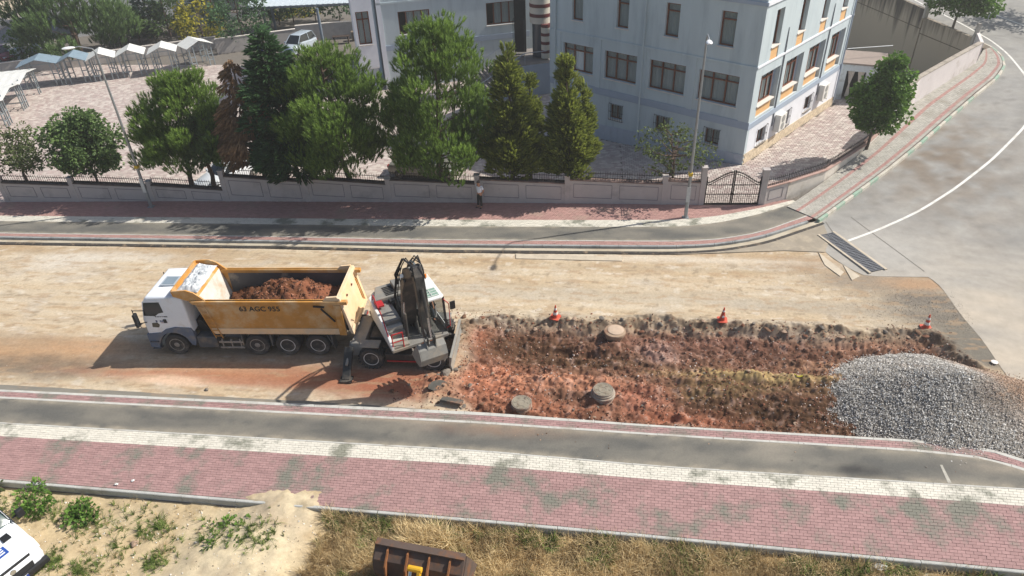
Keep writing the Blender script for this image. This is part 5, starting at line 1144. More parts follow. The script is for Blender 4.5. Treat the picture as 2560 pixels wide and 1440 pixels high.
tree('dark_tree', 'large dark rounded tree left of the canopy', 'tree', gb(612, 110), tpath(0, 5.4, (0, 0), .08, seed=23), .14, P_egg(2.7), .7, 6.6, 80, .75, 48, LEAF, .28, 'leaf', f_dark, 43, nl=6)
for i, (px, py, h, lb) in enumerate(((700, 62, 3.4, 'dark topiary tree seen between the left canopy posts'), (735, 56, 3.6, 'dark topiary tree seen behind the canopy, second from the left'), (790, 52, 3.6, 'dark topiary tree seen beside the thick canopy post'), (850, 50, 3.2, 'dark hedge tree seen under the canopy near the bay'))):
    tree('topiary_tree', lb, 'tree', gb(px, py), tpath(0, h * .8, (0, 0), .03, seed=24 + i), .08, P_egg(1.5), 1.0, h, 30, .55, 36, LEAF, .28, 'leaf', f_dark, 44 + i, nl=2, group='topiary trees behind the canopy')
for i, (px, py, h, lb) in enumerate(((720, 40, 1.6, 'low yellow flowering bush glimpsed left under the canopy'), (760, 36, 1.6, 'low yellow flowering bush glimpsed in the middle under the canopy'))):
    tree('yellow_bush', lb, 'bush', gb(px, py), tpath(0, h * .6, (0, 0), .02, seed=30 + i), .05, P_ball(2.0), .05, h, 26, .55, 30, LEAF, .3, 'leaf', f_yel, 50 + i, nl=2, group='yellow bushes behind the canopy')
tree('ivy_bush', 'bright green ivy over the pillar by the red car', 'bush', gb(62, 150), tpath(0, 2.0, (0, 0), .05, seed=33), .06, P_egg(1.3), .1, 3.0, 34, .5, 36, LEAF, .28, 'leaf', f_lind2, 54, nl=2)
# ================================================================= VEHICLES
m_rub = mat('tyre_rubber', lin(62, 60, 58), .9, .15, 6, dirt=lin(120, 110, 98), damt=.4, dscale=3)
m_rimg = mat('rim_grey', lin(150, 146, 138), .6, .12, 6, metal=.3, dirt=lin(130, 112, 92), damt=.35, dscale=4)
m_rimw = mat('rim_white', lin(206, 204, 198), .5, .08, 5, dirt=lin(160, 142, 120), damt=.3, dscale=4)
m_chas = mat('chassis_grey', lin(84, 86, 88), .8, .15, 4, dirt=lin(140, 122, 100), damt=.45, dscale=1.5)
m_black = mat('black_plastic', lin(32, 33, 35), .6, .1, 6)
m_cab = mat('cab_white', lin(222, 226, 230), .3, .03, 2, coat=.4, dirt=lin(196, 188, 176), damt=.2)
m_lowc = mat('lower_cab_grey', lin(92, 104, 122), .6, .1, 3, dirt=lin(140, 128, 112), damt=.35)
m_yel = mat('bed_yellow', lin(188, 134, 62), .7, .14, 2, dirt=lin(200, 174, 136), damt=.5, dscale=1.1)
m_dusty = mat('dusty_yellow', lin(222, 190, 148), .8, .1, 2, dirt=lin(206, 192, 170), damt=.5, dscale=1.2)
m_bedin = mat('bed_inside', lin(84, 86, 90), .6, .15, 2, dirt=lin(176, 166, 150), damt=.3, dscale=1, metal=.3)
m_front = mat('dusty_bed_front', lin(206, 200, 190), .85, .12, 3, dirt=lin(190, 160, 130), damt=.4)
m_cglass = glass_mat('vehicle_glass', (.012, .016, .018), .55)
def wheel(par, x, y, r, w, side, m_rim, concave=False, tread=0, name='wheel', segs=32):
    """axle along y, side = +1 outer face towards +y"""
    b = MB(); h = w / 2
    b.lathe([(r * .6, -h * .85), (r * .72, -h), (r * .92, -h), (r, -h * .75), (r, h * .75), (r * .92, h), (r * .72, h), (r * .6, h * .85)], (0, 0, 0), 'y', segs)
    o = b.build(name, m_rub, par, smooth=True); o.location = (x, y, r)
    if tread:
        b = MB()
        for i in range(tread):
            a = 2 * math.pi * i / tread
            for s_ in (-1, 1):
                a2 = a + (math.pi / tread if s_ > 0 else 0); c, s2 = math.cos(a2), math.sin(a2); q = math.cos(a2 + .1), math.sin(a2 + .1)
                b.bar((r * 1.0 * c, s_ * h * .95, r * 1.0 * s2), (r * 1.0 * q[0], s_ * .03, r * 1.0 * q[1]), r * .1, r * .09, up=(c, 0, s2))
        b.build('tread', m_rub, o)
    d = -side * h * .25 if concave else side * h * .35
    b = MB(); e = side * h * .88
    b.lathe([(r * .62, e - side * .02), (r * .62, e), (r * .56, e), (r * .5, d), (r * .25, d + side * (.02 if concave else .07)), (r * .16, d + side * .06 + side * (.0 if concave else .05)), (0, d + side * .08 + side * (0 if concave else .04))], (0, 0, 0), 'y', segs)
    b.build('rim', m_rim, o, smooth=True)
    b = MB()
    for i in range(8):
        a = 2 * math.pi * i / 8; b.cyl((r * .38 * math.cos(a), d + side * .005, r * .38 * math.sin(a)), (r * .38 * math.cos(a), d + side * .035, r * .38 * math.sin(a)), r * .055, n=8)
    b.build('wheel_holes' if not concave else 'wheel_nuts', m_black if concave else m_rimg, o)
    return o
XZ = lambda a, b_, t: (a, t, b_)
# ----------------------------------------------------------------- tipper truck
truck = thing('dump_truck', 'white cab tipper truck with yellow bed loaded with brown soil', 'truck', (-17.84, 23.40, -.06), rad(183.34))
hw = 1.22
for i, (x, cc) in enumerate(((0, False), (-3.6, False), (-4.95, True), (-6.28, True))):
    for s_ in (1, -1):
        wheel(truck, x, s_ * (hw - .16), .53, .32, s_, m_rimg if not cc else m_rimw, cc)
        if cc: wheel(truck, x, s_ * (hw - .52), .53, .3, s_, m_rimg, True)
b = MB()
for y in (-.42, .42): b.box(-7.5, .9, y - .05, y + .05, .78, 1.08)
for x in (-7.4, -5.6, -4.3, -2.4, -1.2): b.box(x - .06, x + .06, -.369, .369, .82, 1.04)
b.build('chassis', m_chas, truck)
b = MB(); b.cyl((-4.95, -.9, .53), (-4.95, .9, .53), .1); b.cyl((-6.28, -.9, .53), (-6.28, .9, .53), .1); b.cyl((0, -.9, .53), (0, .9, .53), .08); b.cyl((-3.6, -.9, .53), (-3.6, .9, .53), .08); b.build('axles', m_chas, truck)
# cab shell
prof = [(1.12, 1.12), (1.12, 1.78), (1.05, 2.02), (.80, 2.86), (.66, 3.02), (-.72, 3.08), (-.93, 2.98), (-.95, 1.2)]
b = MB(); rings = []
for y, sc, dz in ((-1.17, .965, -.06), (-1.10, 1, 0), (1.10, 1, 0), (1.17, .965, -.06)):
    rings.append([(x * sc, y, z + (dz if z > 2.5 else 0)) for x, z in prof])
b.loft(rings); b.build('cab', m_cab, truck, smooth=True, bevel=.035, seg=2)
for s_ in (1, -1):
    y = s_ * 1.172
    # door leaf, glass, handle, quarter panel
    dp = [(1.0, 1.25), (1.06, 1.9), (.84, 2.80), (.78, 2.86), (.02, 2.88), (-.02, 1.75), (.1, 1.5), (.42, 1.25)]
    b = MB(); b.prism(dp, XZ, y - s_ * .004, y + s_ * .012); d_ = b.build('door', m_cab, truck, bevel=.006)
    gpz = [(.98, 2.10), (.79, 2.78), (.10, 2.80), (.06, 2.28), (.30, 2.22), (.48, 2.08)]
    b = MB(); b.prism(gpz, XZ, y + s_ * .013, y + s_ * .019); b.build('door_glass', m_black if False else mat('cab_window', lin(40, 46, 46), .12, .05, spec=.6), d_)
    b = MB(); b.prism([(.78, 1.50), (.74, 1.72), (.5, 1.74), (.42, 1.62), (.50, 1.48)], XZ, y + s_ * .013, y + s_ * .019); b.build('lower_window', mat('cab_window', lin(40, 46, 46), .12), d_)
    b = MB(); b.box(.06, .2, y, y + s_ * .03, 1.72, 1.92); b.build('door_handle', m_black, d_, bevel=.01)
    b = MB(); b.bar((.9, y, 2.35), (1.2, y + s_ * .28, 2.55), .03); b.bar((.95, y, 1.75), (1.2, y + s_ * .28, 1.85), .03); b.bar((1.2, y + s_ * .28, 1.8), (1.2, y + s_ * .28, 2.6), .03); b.build('mirror_arm', m_black, truck)
    b = MB(); b.box(1.12, 1.24, y + s_ * .16, y + s_ * .40, 1.72, 2.38); b.build('wing_mirror', m_black, truck, bevel=.03)
    # lower cab, wheel arch, steps
    arch_ = [(1.16, 1.12), (1.18, .42), (.80, .36), (.74, .62)] + [(.68 * math.cos(a), .53 + .68 * math.sin(a)) for a in [rad(20 + 14 * i) for i in range(10)]] + [(-.70, .55), (-.86, .5), (-.95, .8), (-.95, 1.22), (-.9, 1.45), (-.2, 1.5), (.25, 1.38), (.5, 1.2)]
    b = MB(); b.prism(arch_, XZ, s_ * .98, s_ * 1.21); b.build('wheel_arch', m_lowc, truck, bevel=.012)
    for k, z in enumerate((.34, .72)):
        b = MB(); b.box(.72, 1.1, s_ * 1.05, s_ * 1.27, z, z + .04); b.build('step', m_chas, truck)
b = MB(); b.box(.95, 1.2, -1.16, 1.16, .38, 1.1); b.build('bumper', m_lowc, truck, bevel=.04)
for s_ in (1, -1):
    b = MB(); b.box(1.19, 1.215, s_ * .62, s_ * 1.05, .62, .86); b.build('headlight', mat('lamp_glass', lin(220, 224, 226), .15, .03), truck)
b = MB(); b.quad((1.068, -1.04, 2.02), (1.068, 1.04, 2.02), (.835, 1.0, 2.80), (.835, -1.0, 2.80)); o = b.build('windscreen', mat('cab_window', lin(40, 46, 46), .12), truck)
b = MB(); b.box(1.12, 1.135, -.95, .95, 1.2, 1.62); b.build('front_grille', m_black, truck)
b = MB(); b.box(-.30, .36, -.36, .36, 3.06, 3.11); hatch = b.build('roof_hatch', mat('hatch_grey', lin(168, 176, 182), .3, .05), truck, bevel=.015)
b = MB(); b.box(-.22, .28, -.28, .28, 3.112, 3.122); b.build('hatch_pane', mat('hatch_pane', lin(128, 142, 152), .2, .05), hatch)
b = MB(); b.box(-.62, -.55, -1.05, 1.05, 3.09, 3.12); b.build('roof_bead', m_cab, truck)
# behind the cab: engine gear, fuel tank, side guard
b = MB(); b.box(-1.5, -1.0, -.8, .8, 1.0, 1.6); b.cyl((-1.25, .5, 1.0), (-1.25, .5, 2.2), .1); b.cyl((-1.2, .95, .8), (-1.55, .95, .8), .16); b.tube([(-1.0, .7, 1.5), (-1.3, .9, 1.7), (-1.5, .8, 1.1)], .04); b.build('engine_gear', m_black, truck)
for s_ in (1, -1):
    b = MB(); b.box(-1.86, -.98, s_ * .62, s_ * 1.2, .38, .98); b.build('fuel_tank', m_chas, truck, bevel=.05)
    b = MB()
    for z in (.42, .72): b.bar((-1.95, s_ * 1.2, z), (-3.02, s_ * 1.2, z), .05, .09)
    for x in (-2.1, -2.5, -2.9): b.bar((x, s_ * 1.19, .36), (x, s_ * 1.19, .86), .05, .05)
    b.build('side_guard', m_rimg, truck)
    b = MB(); b.cyl((-2.15, s_ * .8, .85), (-2.9, s_ * .8, .85), .16, n=14); b.build('air_tank', m_chas, truck, smooth=True)
    for x in (-3.0, -4.28, -6.95):
        b = MB(); b.box(x - .03, x + .03, s_ * .8, s_ * 1.2, .5, 1.12); b.build('mudguard', m_chas, truck)
    b = MB(); b.hexa([(-7.0, s_ * .75, .35), (-7.02, s_ * 1.2, .35), (-7.05, s_ * 1.2, .35), (-7.04, s_ * .75, .35)], [(-6.75, s_ * .75, 1.1), (-6.75, s_ * 1.2, 1.1), (-6.79, s_ * 1.2, 1.1), (-6.79, s_ * .75, 1.1)]); b.build('mud_flap', m_chas, truck)
# bed
BL0, BL1, ZB, ZT = -1.62, -7.72, 1.2, 2.92
for s_ in (1, -1):
    b = MB(); y0, y1 = s_ * 1.17, s_ * 1.24
    b.prism([(-1.88, ZB + .02), (-7.68, ZB + .02), (-7.62, ZT), (-1.45, ZT)], XZ, y0, y1); b.build('bed_side', m_yel, truck)
    b = MB(); b.prism([(-1.95, ZB), (-7.70, ZB), (-7.70, ZB + .30), (-1.78, ZB + .30)], XZ, s_ * 1.241, s_ * 1.275); b.build('bed_sill', m_dusty, truck, bevel=.01)
    b = MB(); b.prism([(-1.30, ZT), (-7.95, ZT), (-7.95, ZT - .16), (-1.42, ZT - .16)], XZ, s_ * 1.12, s_ * 1.32); b.build('top_rail', m_yel, truck, bevel=.015)
    b = MB(); b.box(-7.5, -1.95, s_ * 1.155, s_ * 1.168, ZB + .05, ZT - .17); b.build('bed_lining', m_bedin, truck)
    b = MB(); b.prism([(-6.95, ZT + .002), (-7.62, ZT + .002), (-7.55, ZT + .2), (-7.1, ZT + .16)], XZ, s_ * 1.16, s_ * 1.25); b.build('rear_wedge', m_dusty, truck)
    b = MB(); b.prism([(-7.40, ZB), (-7.70, ZB), (-7.66, ZT - .17), (-7.36, ZT - .17)], XZ, s_ * 1.242, s_ * 1.33); b.build('rear_pillar', m_yel, truck, bevel=.01)
    b = MB()
    for y in (1.30,):
        b.bar((-1.55, s_ * y, 2.78), (-1.95, s_ * y, 1.0), .03); b.bar((-1.85, s_ * y, 2.78), (-2.25, s_ * y, 1.0), .03)
        for k in range(6): f = k / 5; b.bar((-1.58 - .36 * f, s_ * y, 2.62 - 1.5 * f), (-1.88 - .36 * f, s_ * y, 2.62 - 1.5 * f), .025)
    if s_ > 0: b.build('ladder', m_yel, truck)
    b = MB(); b.bar((-6.8, s_ * 1.28, 2.55), (-7.3, s_ * 1.3, 1.9), .05); b.bar((-6.5, s_ * 1.27, 2.66), (-6.95, s_ * 1.27, 2.62), .06); b.build('latch_gear', m_black, truck)
b = MB(); b.box(-7.6, -1.85, -1.15, 1.15, ZB, ZB + .08); b.build('bed_floor', m_bedin, truck)
b = MB(); b.hexa([(-2.02, -1.15, ZB + .1), (-1.94, -1.15, ZB + .1), (-1.94, 1.15, ZB + .1), (-2.02, 1.15, ZB + .1)], [(-1.62, -1.15, ZT + .08), (-1.54, -1.15, ZT + .08), (-1.54, 1.15, ZT + .08), (-1.62, 1.15, ZT + .08)]); b.build('bed_front', m_front, truck)
# cab protector: a shelf over the cab with raised yellow ends
b = MB(); b.prism([(-1.62, ZT + .08), (-1.54, ZT + .02), (-.62, 3.22), (-.62, 3.29), (-1.45, 3.14)], XZ, -1.16, 1.16); prot = b.build('cab_protector', m_yel, truck)
for s_ in (1, -1):
    b = MB(); b.prism([(-1.95, ZT), (-1.2, ZT - .02), (-.62, 3.12), (-.6, 3.38), (-1.25, 3.42), (-1.55, 3.30)], XZ, s_ * 1.162, s_ * 1.23); b.build('protector_cheek', m_yel, prot, bevel=.01)
b = MB(); b.box(-.66, -.58, -1.16, 1.16, 3.20, 3.40); b.build('protector_lip', m_yel, prot, bevel=.01)
# tailgate
tg = [(-7.52, 3.08), (-7.86, 1.24)]
tgp = lambda u, v, d: (tg[0][0] + (tg[1][0] - tg[0][0]) * v - d * .98, u, tg[0][1] + (tg[1][1] - tg[0][1]) * v - d * .18)
def tgbox(b, u0, u1, v0, v1, d0, d1): b.hexa([tgp(u0, v1, d0), tgp(u1, v1, d0), tgp(u1, v1, d1), tgp(u0, v1, d1)], [tgp(u0, v0, d0), tgp(u1, v0, d0), tgp(u1, v0, d1), tgp(u0, v0, d1)])
b = MB(); tgbox(b, -1.24, 1.24, 0, 1, 0, .06); tail = b.build('tailgate', m_dusty, truck)
b = MB(); tgbox(b, -1.28, -1.1, 0, 1, .062, .15); tgbox(b, 1.1, 1.28, 0, 1, .062, .15); tgbox(b, -1.098, 1.098, 0, .09, .062, .15); tgbox(b, -1.098, 1.098, .91, 1, .062, .15); b.build('tailgate_frame', m_dusty, tail, bevel=.01)
for u in (-.45, .35):
    b = MB(); b.cyl(tgp(u, .25, .06), tgp(u, .25, .12), .05, n=8); b.build('hook', mat('rust', lin(112, 72, 50), .8, .2), tail)
for s_ in (1, -1):
    b = MB(); tgbox(b, s_ * 1.02, s_ * 1.09, .3, .85, .062, .1); b.build('tail_bar', m_yel, tail)
b = MB(); b.bar((-7.9, -1.2, .62), (-7.9, 1.2, .62), .12, .14); b.build('rear_bumper', m_chas, truck)
for s_ in (1, -1):
    b = MB(); b.box(-7.985, -7.96, s_ * .75, s_ * 1.15, .56, .68); b.build('tail_light', mat('red_lens', lin(150, 30, 26), .3, .05), truck)
# lettering on the bed and the door (facing the near side, local +y)
Mt = lambda x, z, y=1.249: Matrix(((-1, 0, 0, x), (0, 0, 1, y), (0, 1, 0, z), (0, 0, 0, 1)))
text('lettering', '63 AGC 955', .34, mat('black_lettering', lin(38, 42, 40), .6, .08), truck, Mt(-3.30, 2.40))
m_ink = mat('navy_lettering', lin(60, 70, 110), .6, .05)
text('lettering', 'BURSA', .09, m_ink, truck, Mt(.36, 1.80, 1.189))
for x_, w_, z_, m_ in ((.37, .34, 1.765, m_ink), (.33, .28, 1.715, mat('red_lettering', lin(150, 70, 70), .6, .05)), (.50, .07, 2.03, m_black), (.40, .07, 2.03, m_black), (.30, .06, 2.03, m_black), (.21, .05, 2.03, m_black), (.13, .17, 2.03, m_black)):
    b = MB(); b.box(x_ - w_, x_, 1.185, 1.189, z_, z_ + (.045 if m_ is m_black else .022)); b.build('faded_print', m_, truck)
b = MB(); b.prism([(.47, 1.86), (.55, 1.86), (.55, 1.78), (.51, 1.74), (.47, 1.78)], XZ, 1.185, 1.189); b.build('door_emblem', m_ink, truck)
# soil in the bed
nx, ny = 90, 40; u = np.linspace(-7.45, -2.05, nx); v = np.linspace(-1.14, 1.14, ny); U_, V_ = np.meshgrid(u, v, indexing='ij'); U_, V_ = U_.ravel(), V_.ravel()
hh = ZB + .34 + 1.28 * np.exp(-((U_ + 4.9) / 2.2) ** 2) * (1 - .30 * (V_ / 1.14) ** 2) + .22 * fbm(U_ * 1.6, V_ * 1.6, 4) + .13 * np.abs(pn(U_ * 4, V_ * 4)) + .08 * fbm(U_ * 7, V_ * 7, 3)
idx = np.arange(nx * ny).reshape(nx, ny); F = np.c_[idx[:-1, :-1].ravel(), idx[1:, :-1].ravel(), idx[1:, 1:].ravel(), idx[:-1, 1:].ravel()]
cc = np.tile(np.array(lin(96, 62, 42)), (nx * ny, 1)); k = np.clip(fbm(U_ * 2 + 4, V_ * 2, 3) + .2 - .5 * (U_ + 5), 0, 1)[:, None]; cc = cc * (1 - k * .6) + np.array(lin(160, 104, 78)) * k * .6
o = link('soil_load', np_mesh('soil_load', np.c_[U_, V_, hh], F, col=cc * .85), m_dirt, None, smooth='all'); o.matrix_world = Matrix.Translation(truck.location) @ Matrix.Rotation(truck.rotation_euler.z, 4, 'Z'); tag(o, 'heap of brown and reddish soil filling the truck bed', 'soil')
TM = Matrix.Translation(truck.location) @ Matrix.Rotation(rad(183.34), 4, 'Z')
# crumpled tarpaulin on the protector shelf
nx, ny = 40, 70; u = np.linspace(-1.62, -.72, nx); v = np.linspace(-1.08, 1.0, ny); U_, V_ = np.meshgrid(u, v, indexing='ij'); U_, V_ = U_.ravel(), V_.ravel()
base = 3.16 + .10 * (U_ + 1.62); ed = np.minimum(np.minimum(U_ + 1.62, -.72 - U_) / .2, np.minimum(V_ + 1.08, 1.0 - V_) / .2).clip(0, 1)
hh = base + .02 + ed * (.10 + .13 * np.abs(fbm(U_ * 2.6, V_ * 1.9, 3)) + .05 * np.abs(pn(U_ * 9 + 3, V_ * 7)))
Uw = U_ + .05 * pn(U_ * 3, V_ * 3 + 8); idx = np.arange(nx * ny).reshape(nx, ny); F = np.c_[idx[:-1, :-1].ravel(), idx[1:, :-1].ravel(), idx[1:, 1:].ravel(), idx[:-1, 1:].ravel()]
o = link('tarpaulin', np_mesh('tarpaulin', np.c_[Uw, V_, hh], F), mat('tarp_grey', lin(188, 192, 194), .55, .15, 5, dirt=lin(110, 118, 124), damt=.4, dscale=3), None, smooth='all'); o.matrix_world = TM; tag(o, 'crumpled grey tarpaulin bundled above the truck cab', 'tarpaulin')

# ----------------------------------------------------------------- wheeled excavator
exc = thing('wheeled_excavator', 'white and grey wheeled excavator with raised arm beside the truck', 'excavator', (-7.65, 23.15, -.07), rad(1.2))
m_exw = mat('excavator_white', lin(220, 220, 216), .4, .04, 2, coat=.2, dirt=lin(180, 168, 150), damt=.3)
m_exg = mat('excavator_grey', lin(128, 126, 120), .6, .12, 3, dirt=lin(160, 146, 126), damt=.4)
m_exd = mat('excavator_dark', lin(50, 50, 49), .55, .12, 4, dirt=lin(110, 100, 88), damt=.35)
m_redp = mat('red_rail', lin(172, 42, 44), .45, .08)
m_chrome = mat('cylinder_rod', lin(190, 194, 198), .2, .03, metal=.9)
for x in (-1.32, 1.32):
    for s_ in (1, -1):
        wheel(exc, x, s_ * -1.06, .53, .5, -s_, m_rimw, False, tread=20, segs=28)
b = MB(); b.box(-1.55, 1.55, -.42, .42, .55, 1.02); b.prism([(-1.0, .35), (1.0, .35), (1.15, .8), (-1.15, .8)], XZ, -.8, .8); b.build('undercarriage', m_exd, exc, bevel=.03)
for s_ in (1, -1):
    b = MB(); b.box(-.72, .74, s_ * .82, s_ * 1.22, .38, .78); b.build('tool_box', m_exd, exc, bevel=.03); b = MB(); b.box(-.66, .68, s_ * 1.22, s_ * 1.25, .40, .46); b.build('reflector_strip', m_redp, exc)
    b = MB(); b.box(-1.75, -.92, s_ * .78, s_ * 1.28, 1.12, 1.18); b.build('fender', m_exg, exc, bevel=.02); b = MB(); b.box(.92, 1.75, s_ * .78, s_ * 1.28, 1.12, 1.18); b.build('fender', m_exg, exc, bevel=.02)
b = MB(); b.cyl((-1.32, -.9, .53), (-1.32, .9, .53), .13); b.cyl((1.32, -.9, .53), (1.32, .9, .53), .13); b.build('axles', m_exd, exc)
# rear outriggers (left) and dozer blade (right)
b = MB(); b.hexa([(-2.35, -1.1, .55), (-1.62, -1.1, .55), (-1.62, 1.1, .55), (-2.35, 1.1, .55)], [(-2.2, -.95, 1.1), (-1.62, -1.0, 1.15), (-1.62, 1.0, 1.15), (-2.2, .95, 1.1)]); b.build('outrigger_mount', m_exg, exc, bevel=.03)
for s_ in (1, -1):
    b = MB(); b.hexa([(-2.42, s_ * 1.98, .1), (-2.08, s_ * 1.98, .1), (-2.08, s_ * 2.12, .1), (-2.42, s_ * 2.12, .1)], [(-2.42, s_ * .95, .92), (-2.08, s_ * .95, .92), (-2.08, s_ * 1.15, 1.05), (-2.42, s_ * 1.15, 1.05)]); a_ = b.build('outrigger_arm', m_exd, exc, bevel=.02)
    b = MB(); b.box(-2.5, -2.0, s_ * 1.85, s_ * 2.25, .0, .08); b.build('foot_pad', m_exd, a_)
    b = MB(); b.cyl((-2.25, s_ * .7, 1.0), (-2.25, s_ * 1.75, .55), .06); b.build('cylinder', m_exg, a_)
prf = [(2.05, .05), (2.12, .05), (2.05, .35), (2.12, .75), (2.02, .78), (1.96, .36)]
b = MB(); b.prism(prf, XZ, -1.3, 1.35); b.build('dozer_blade', m_exg, exc, bevel=.01)
for s_ in (1, -1):
    b = MB(); b.bar((1.5, s_ * .5, .55), (2.0, s_ * .6, .35), .14, .2); b.build('blade_arm', m_exd, exc)
b = MB(); b.cyl((0, 0, 1.02), (0, 0, 1.2), .55, n=24); b.build('slew_ring', m_exd, exc)
# slewed upper body: u forward, l left, z up
UA = rad(-57 - 1.2); UM = Matrix.Translation((.15, .05, 0)) @ Matrix.Rotation(UA, 4, 'Z')
def ub():
    b = MB(); b.M = UM; return b
b = ub(); b.box(-1.9, 1.3, -1.22, 1.25, 1.2, 1.34); b.build('deck', m_exg, exc, bevel=.02)
# counterweight and engine hood
b = ub(); ring = [(-1.95, -.9), (-2.12, -.45), (-2.16, 0), (-2.12, .45), (-1.95, .9), (-1.6, 1.22), (-1.1, 1.24), (-1.1, -1.24), (-1.6, -1.22)]
b.prism(ring, lambda a, c, t: (a, c, t), 1.25, 2.22); b.build('counterweight', m_exw, exc, bevel=.06)
b = ub(); b.prism([(-1.98, -.78), (-2.02, .78), (-1.1, 1.12), (-1.0, 1.12), (-1.0, -1.12)], lambda a, c, t: (a, c, t), 2.222, 2.40); b.build('engine_hood', m_exg, exc, bevel=.04)
for k in range(6):
    b = ub(); b.box(-1.75 + .12 * k, -1.69 + .12 * k, -.55, -.05, 2.40, 2.43); b.build('hood_vent', m_black, exc)
b = ub(); b.cyl((-1.4, .55, 2.4), (-1.4, .55, 2.72), .07, n=10); b.build('exhaust', m_black, exc, smooth=True)
b = ub(); b.box(-1.9, -1.25, -.1, .55, 2.41, 2.6); b.build('air_box', m_exg, exc, bevel=.03)
b = ub(); b.prism([(-1.3, 1.34), (1.28, 1.34), (1.28, 1.5), (1.0, 1.75), (.5, 2.05), (-.2, 2.2), (-1.098, 2.22)], XZ, -1.24, -1.12); b.build('right_side_panel', m_exw, exc, bevel=.02)
b = ub(); b.box(-1.0, .35, -1.11, -.42, 1.34, 2.12); b.build('tank_cover', m_exg, exc, bevel=.03)
for k, (u0, z) in enumerate(((.36, 1.95), (.58, 1.78), (.8, 1.6), (1.02, 1.45))):
    b = ub(); b.box(u0, u0 + .24, -1.11, -.45, 1.34, z); b.build('step', m_exg if k % 2 else mat('pale_step', lin(176, 172, 160), .7, .12, 6), exc, bevel=.015)
b = ub(); b.tube([(1.25, -1.15, 1.3), (1.25, -1.15, 2.1), (1.25, -.7, 2.1), (1.25, -.7, 1.3)], .028); b.tube([(1.25, -1.15, 1.7), (1.25, -.7, 1.7)], .024); b.build('handrail', m_redp, exc)
b = ub(); b.tube([(.9, -1.2, 1.8), (.3, -1.2, 2.5), (-.9, -1.15, 2.75), (-1.1, -1.15, 2.4)], .028); b.build('handrail', m_redp, exc)
b = ub(); b.box(-1.1, -.6, -1.12, -.8, 2.24, 2.34); b.build('red_cover', m_redp, exc, bevel=.02)
# cab
c0, c1, l0, l1, z0, z1 = -.75, 1.12, .42, 1.26, 1.34, 3.02
b = ub()
for u_, l_ in ((c0, l0), (c0, l1), (c1, l0), (c1, l1)):
    b.bar((u_, l_, z0), (u_ - (.12 if u_ > 0 else 0), l_, z1), .08, .08)
for l_ in (l0, l1): b.bar((c0, l_, 1.9), (-.1, l_, 1.9), .06, .06)
for u_ in (c0, c1 - .12): b.bar((u_, l0, z1), (u_, l1, z1), .08, .08)
b.build('cab_frame', m_black, exc)
b = ub(); b.prism([(c0 - .05, l0 - .03), (c1 - .1, l0 - .03), (c1, l0 + .1), (c1, l1 - .1), (c1 - .1, l1 + .03), (c0 - .05, l1 + .03)], lambda a, c, t: (a, c, t), z1, z1 + .1); rf = b.build('cab_roof', m_exw, exc, bevel=.03)
b = ub(); b.box(.35, .95, l0 + .12, l1 - .12, z1 + .102, z1 + .115); b.build('roof_window', mat('roof_glass', lin(128, 156, 140), .2, .05), rf)
b = ub()
for k in range(4): b.bar((.38 + k * .18, l0 + .12, z1 + .13), (.38 + k * .18, l1 - .12, z1 + .13), .025)
b.bar((.35, (l0 + l1) / 2, z1 + .13), (.95, (l0 + l1) / 2, z1 + .13), .025); b.build('roof_guard', mat('guard_white', lin(208, 212, 206), .6, .05), rf)
b = ub(); b.box(c0 + .04, -.1, l1 - .01, l1 + .03, z0, 1.9); b.box(c0, c0 + .05, l0 + .05, l1 - .05, z0, 2.0); b.box(.0, c1, l1 - .01, l1 + .02, z0, 1.62); b.build('cab_panel', m_exw, exc)
for q in (((c1 + .0, l0 + .05, 1.45), (c1 + .0, l1 - .05, 1.45), (c1 - .1, l1 - .05, 2.95), (c1 - .1, l0 + .05, 2.95)), ((-.05, l1, 1.65), (c1 - .04, l1, 1.65), (c1 - .14, l1, 2.95), (-.05, l1, 2.95)), ((-.05, l0, 1.45), (c1 - .04, l0, 1.45), (c1 - .14, l0, 2.95), (-.05, l0, 2.95)), ((c0 + .05, l1, 1.95), (-.12, l1, 1.95), (-.12, l1, 2.95), (c0 + .05, l1, 2.95))):
    b = ub(); b.quad(*q); b.build('cab_glass', glass_mat('excavator_glass', (.015, .03, .025), .3), exc)
b = ub(); b.box(-.35, .15, .62, 1.08, 1.5, 1.8); b.box(-.5, -.33, .62, 1.08, 1.5, 2.35); b.build('operator_seat', m_black, exc, bevel=.04)
b = ub(); b.tube([(c1 + .0, l1 - .02, 1.5), (c1 + .18, l1 + .1, 1.7), (c1 + .1, l1 + .15, 2.75), (c1 - .1, l1 - .02, 2.95)], .02); b.build('mirror_rail', m_redp, exc)
b = ub(); b.box(c1 + .1, c1 + .16, l1 + .18, l1 + .42, 2.45, 2.85); b.build('wing_mirror', m_black, exc, bevel=.03)
b = ub(); b.cyl((-.55, l1 - .15, z1 + .1), (-.55, l1 - .15, z1 + .25), .06, n=10); b.build('beacon', mat('amber_beacon', lin(214, 120, 30), .4, .05), exc)
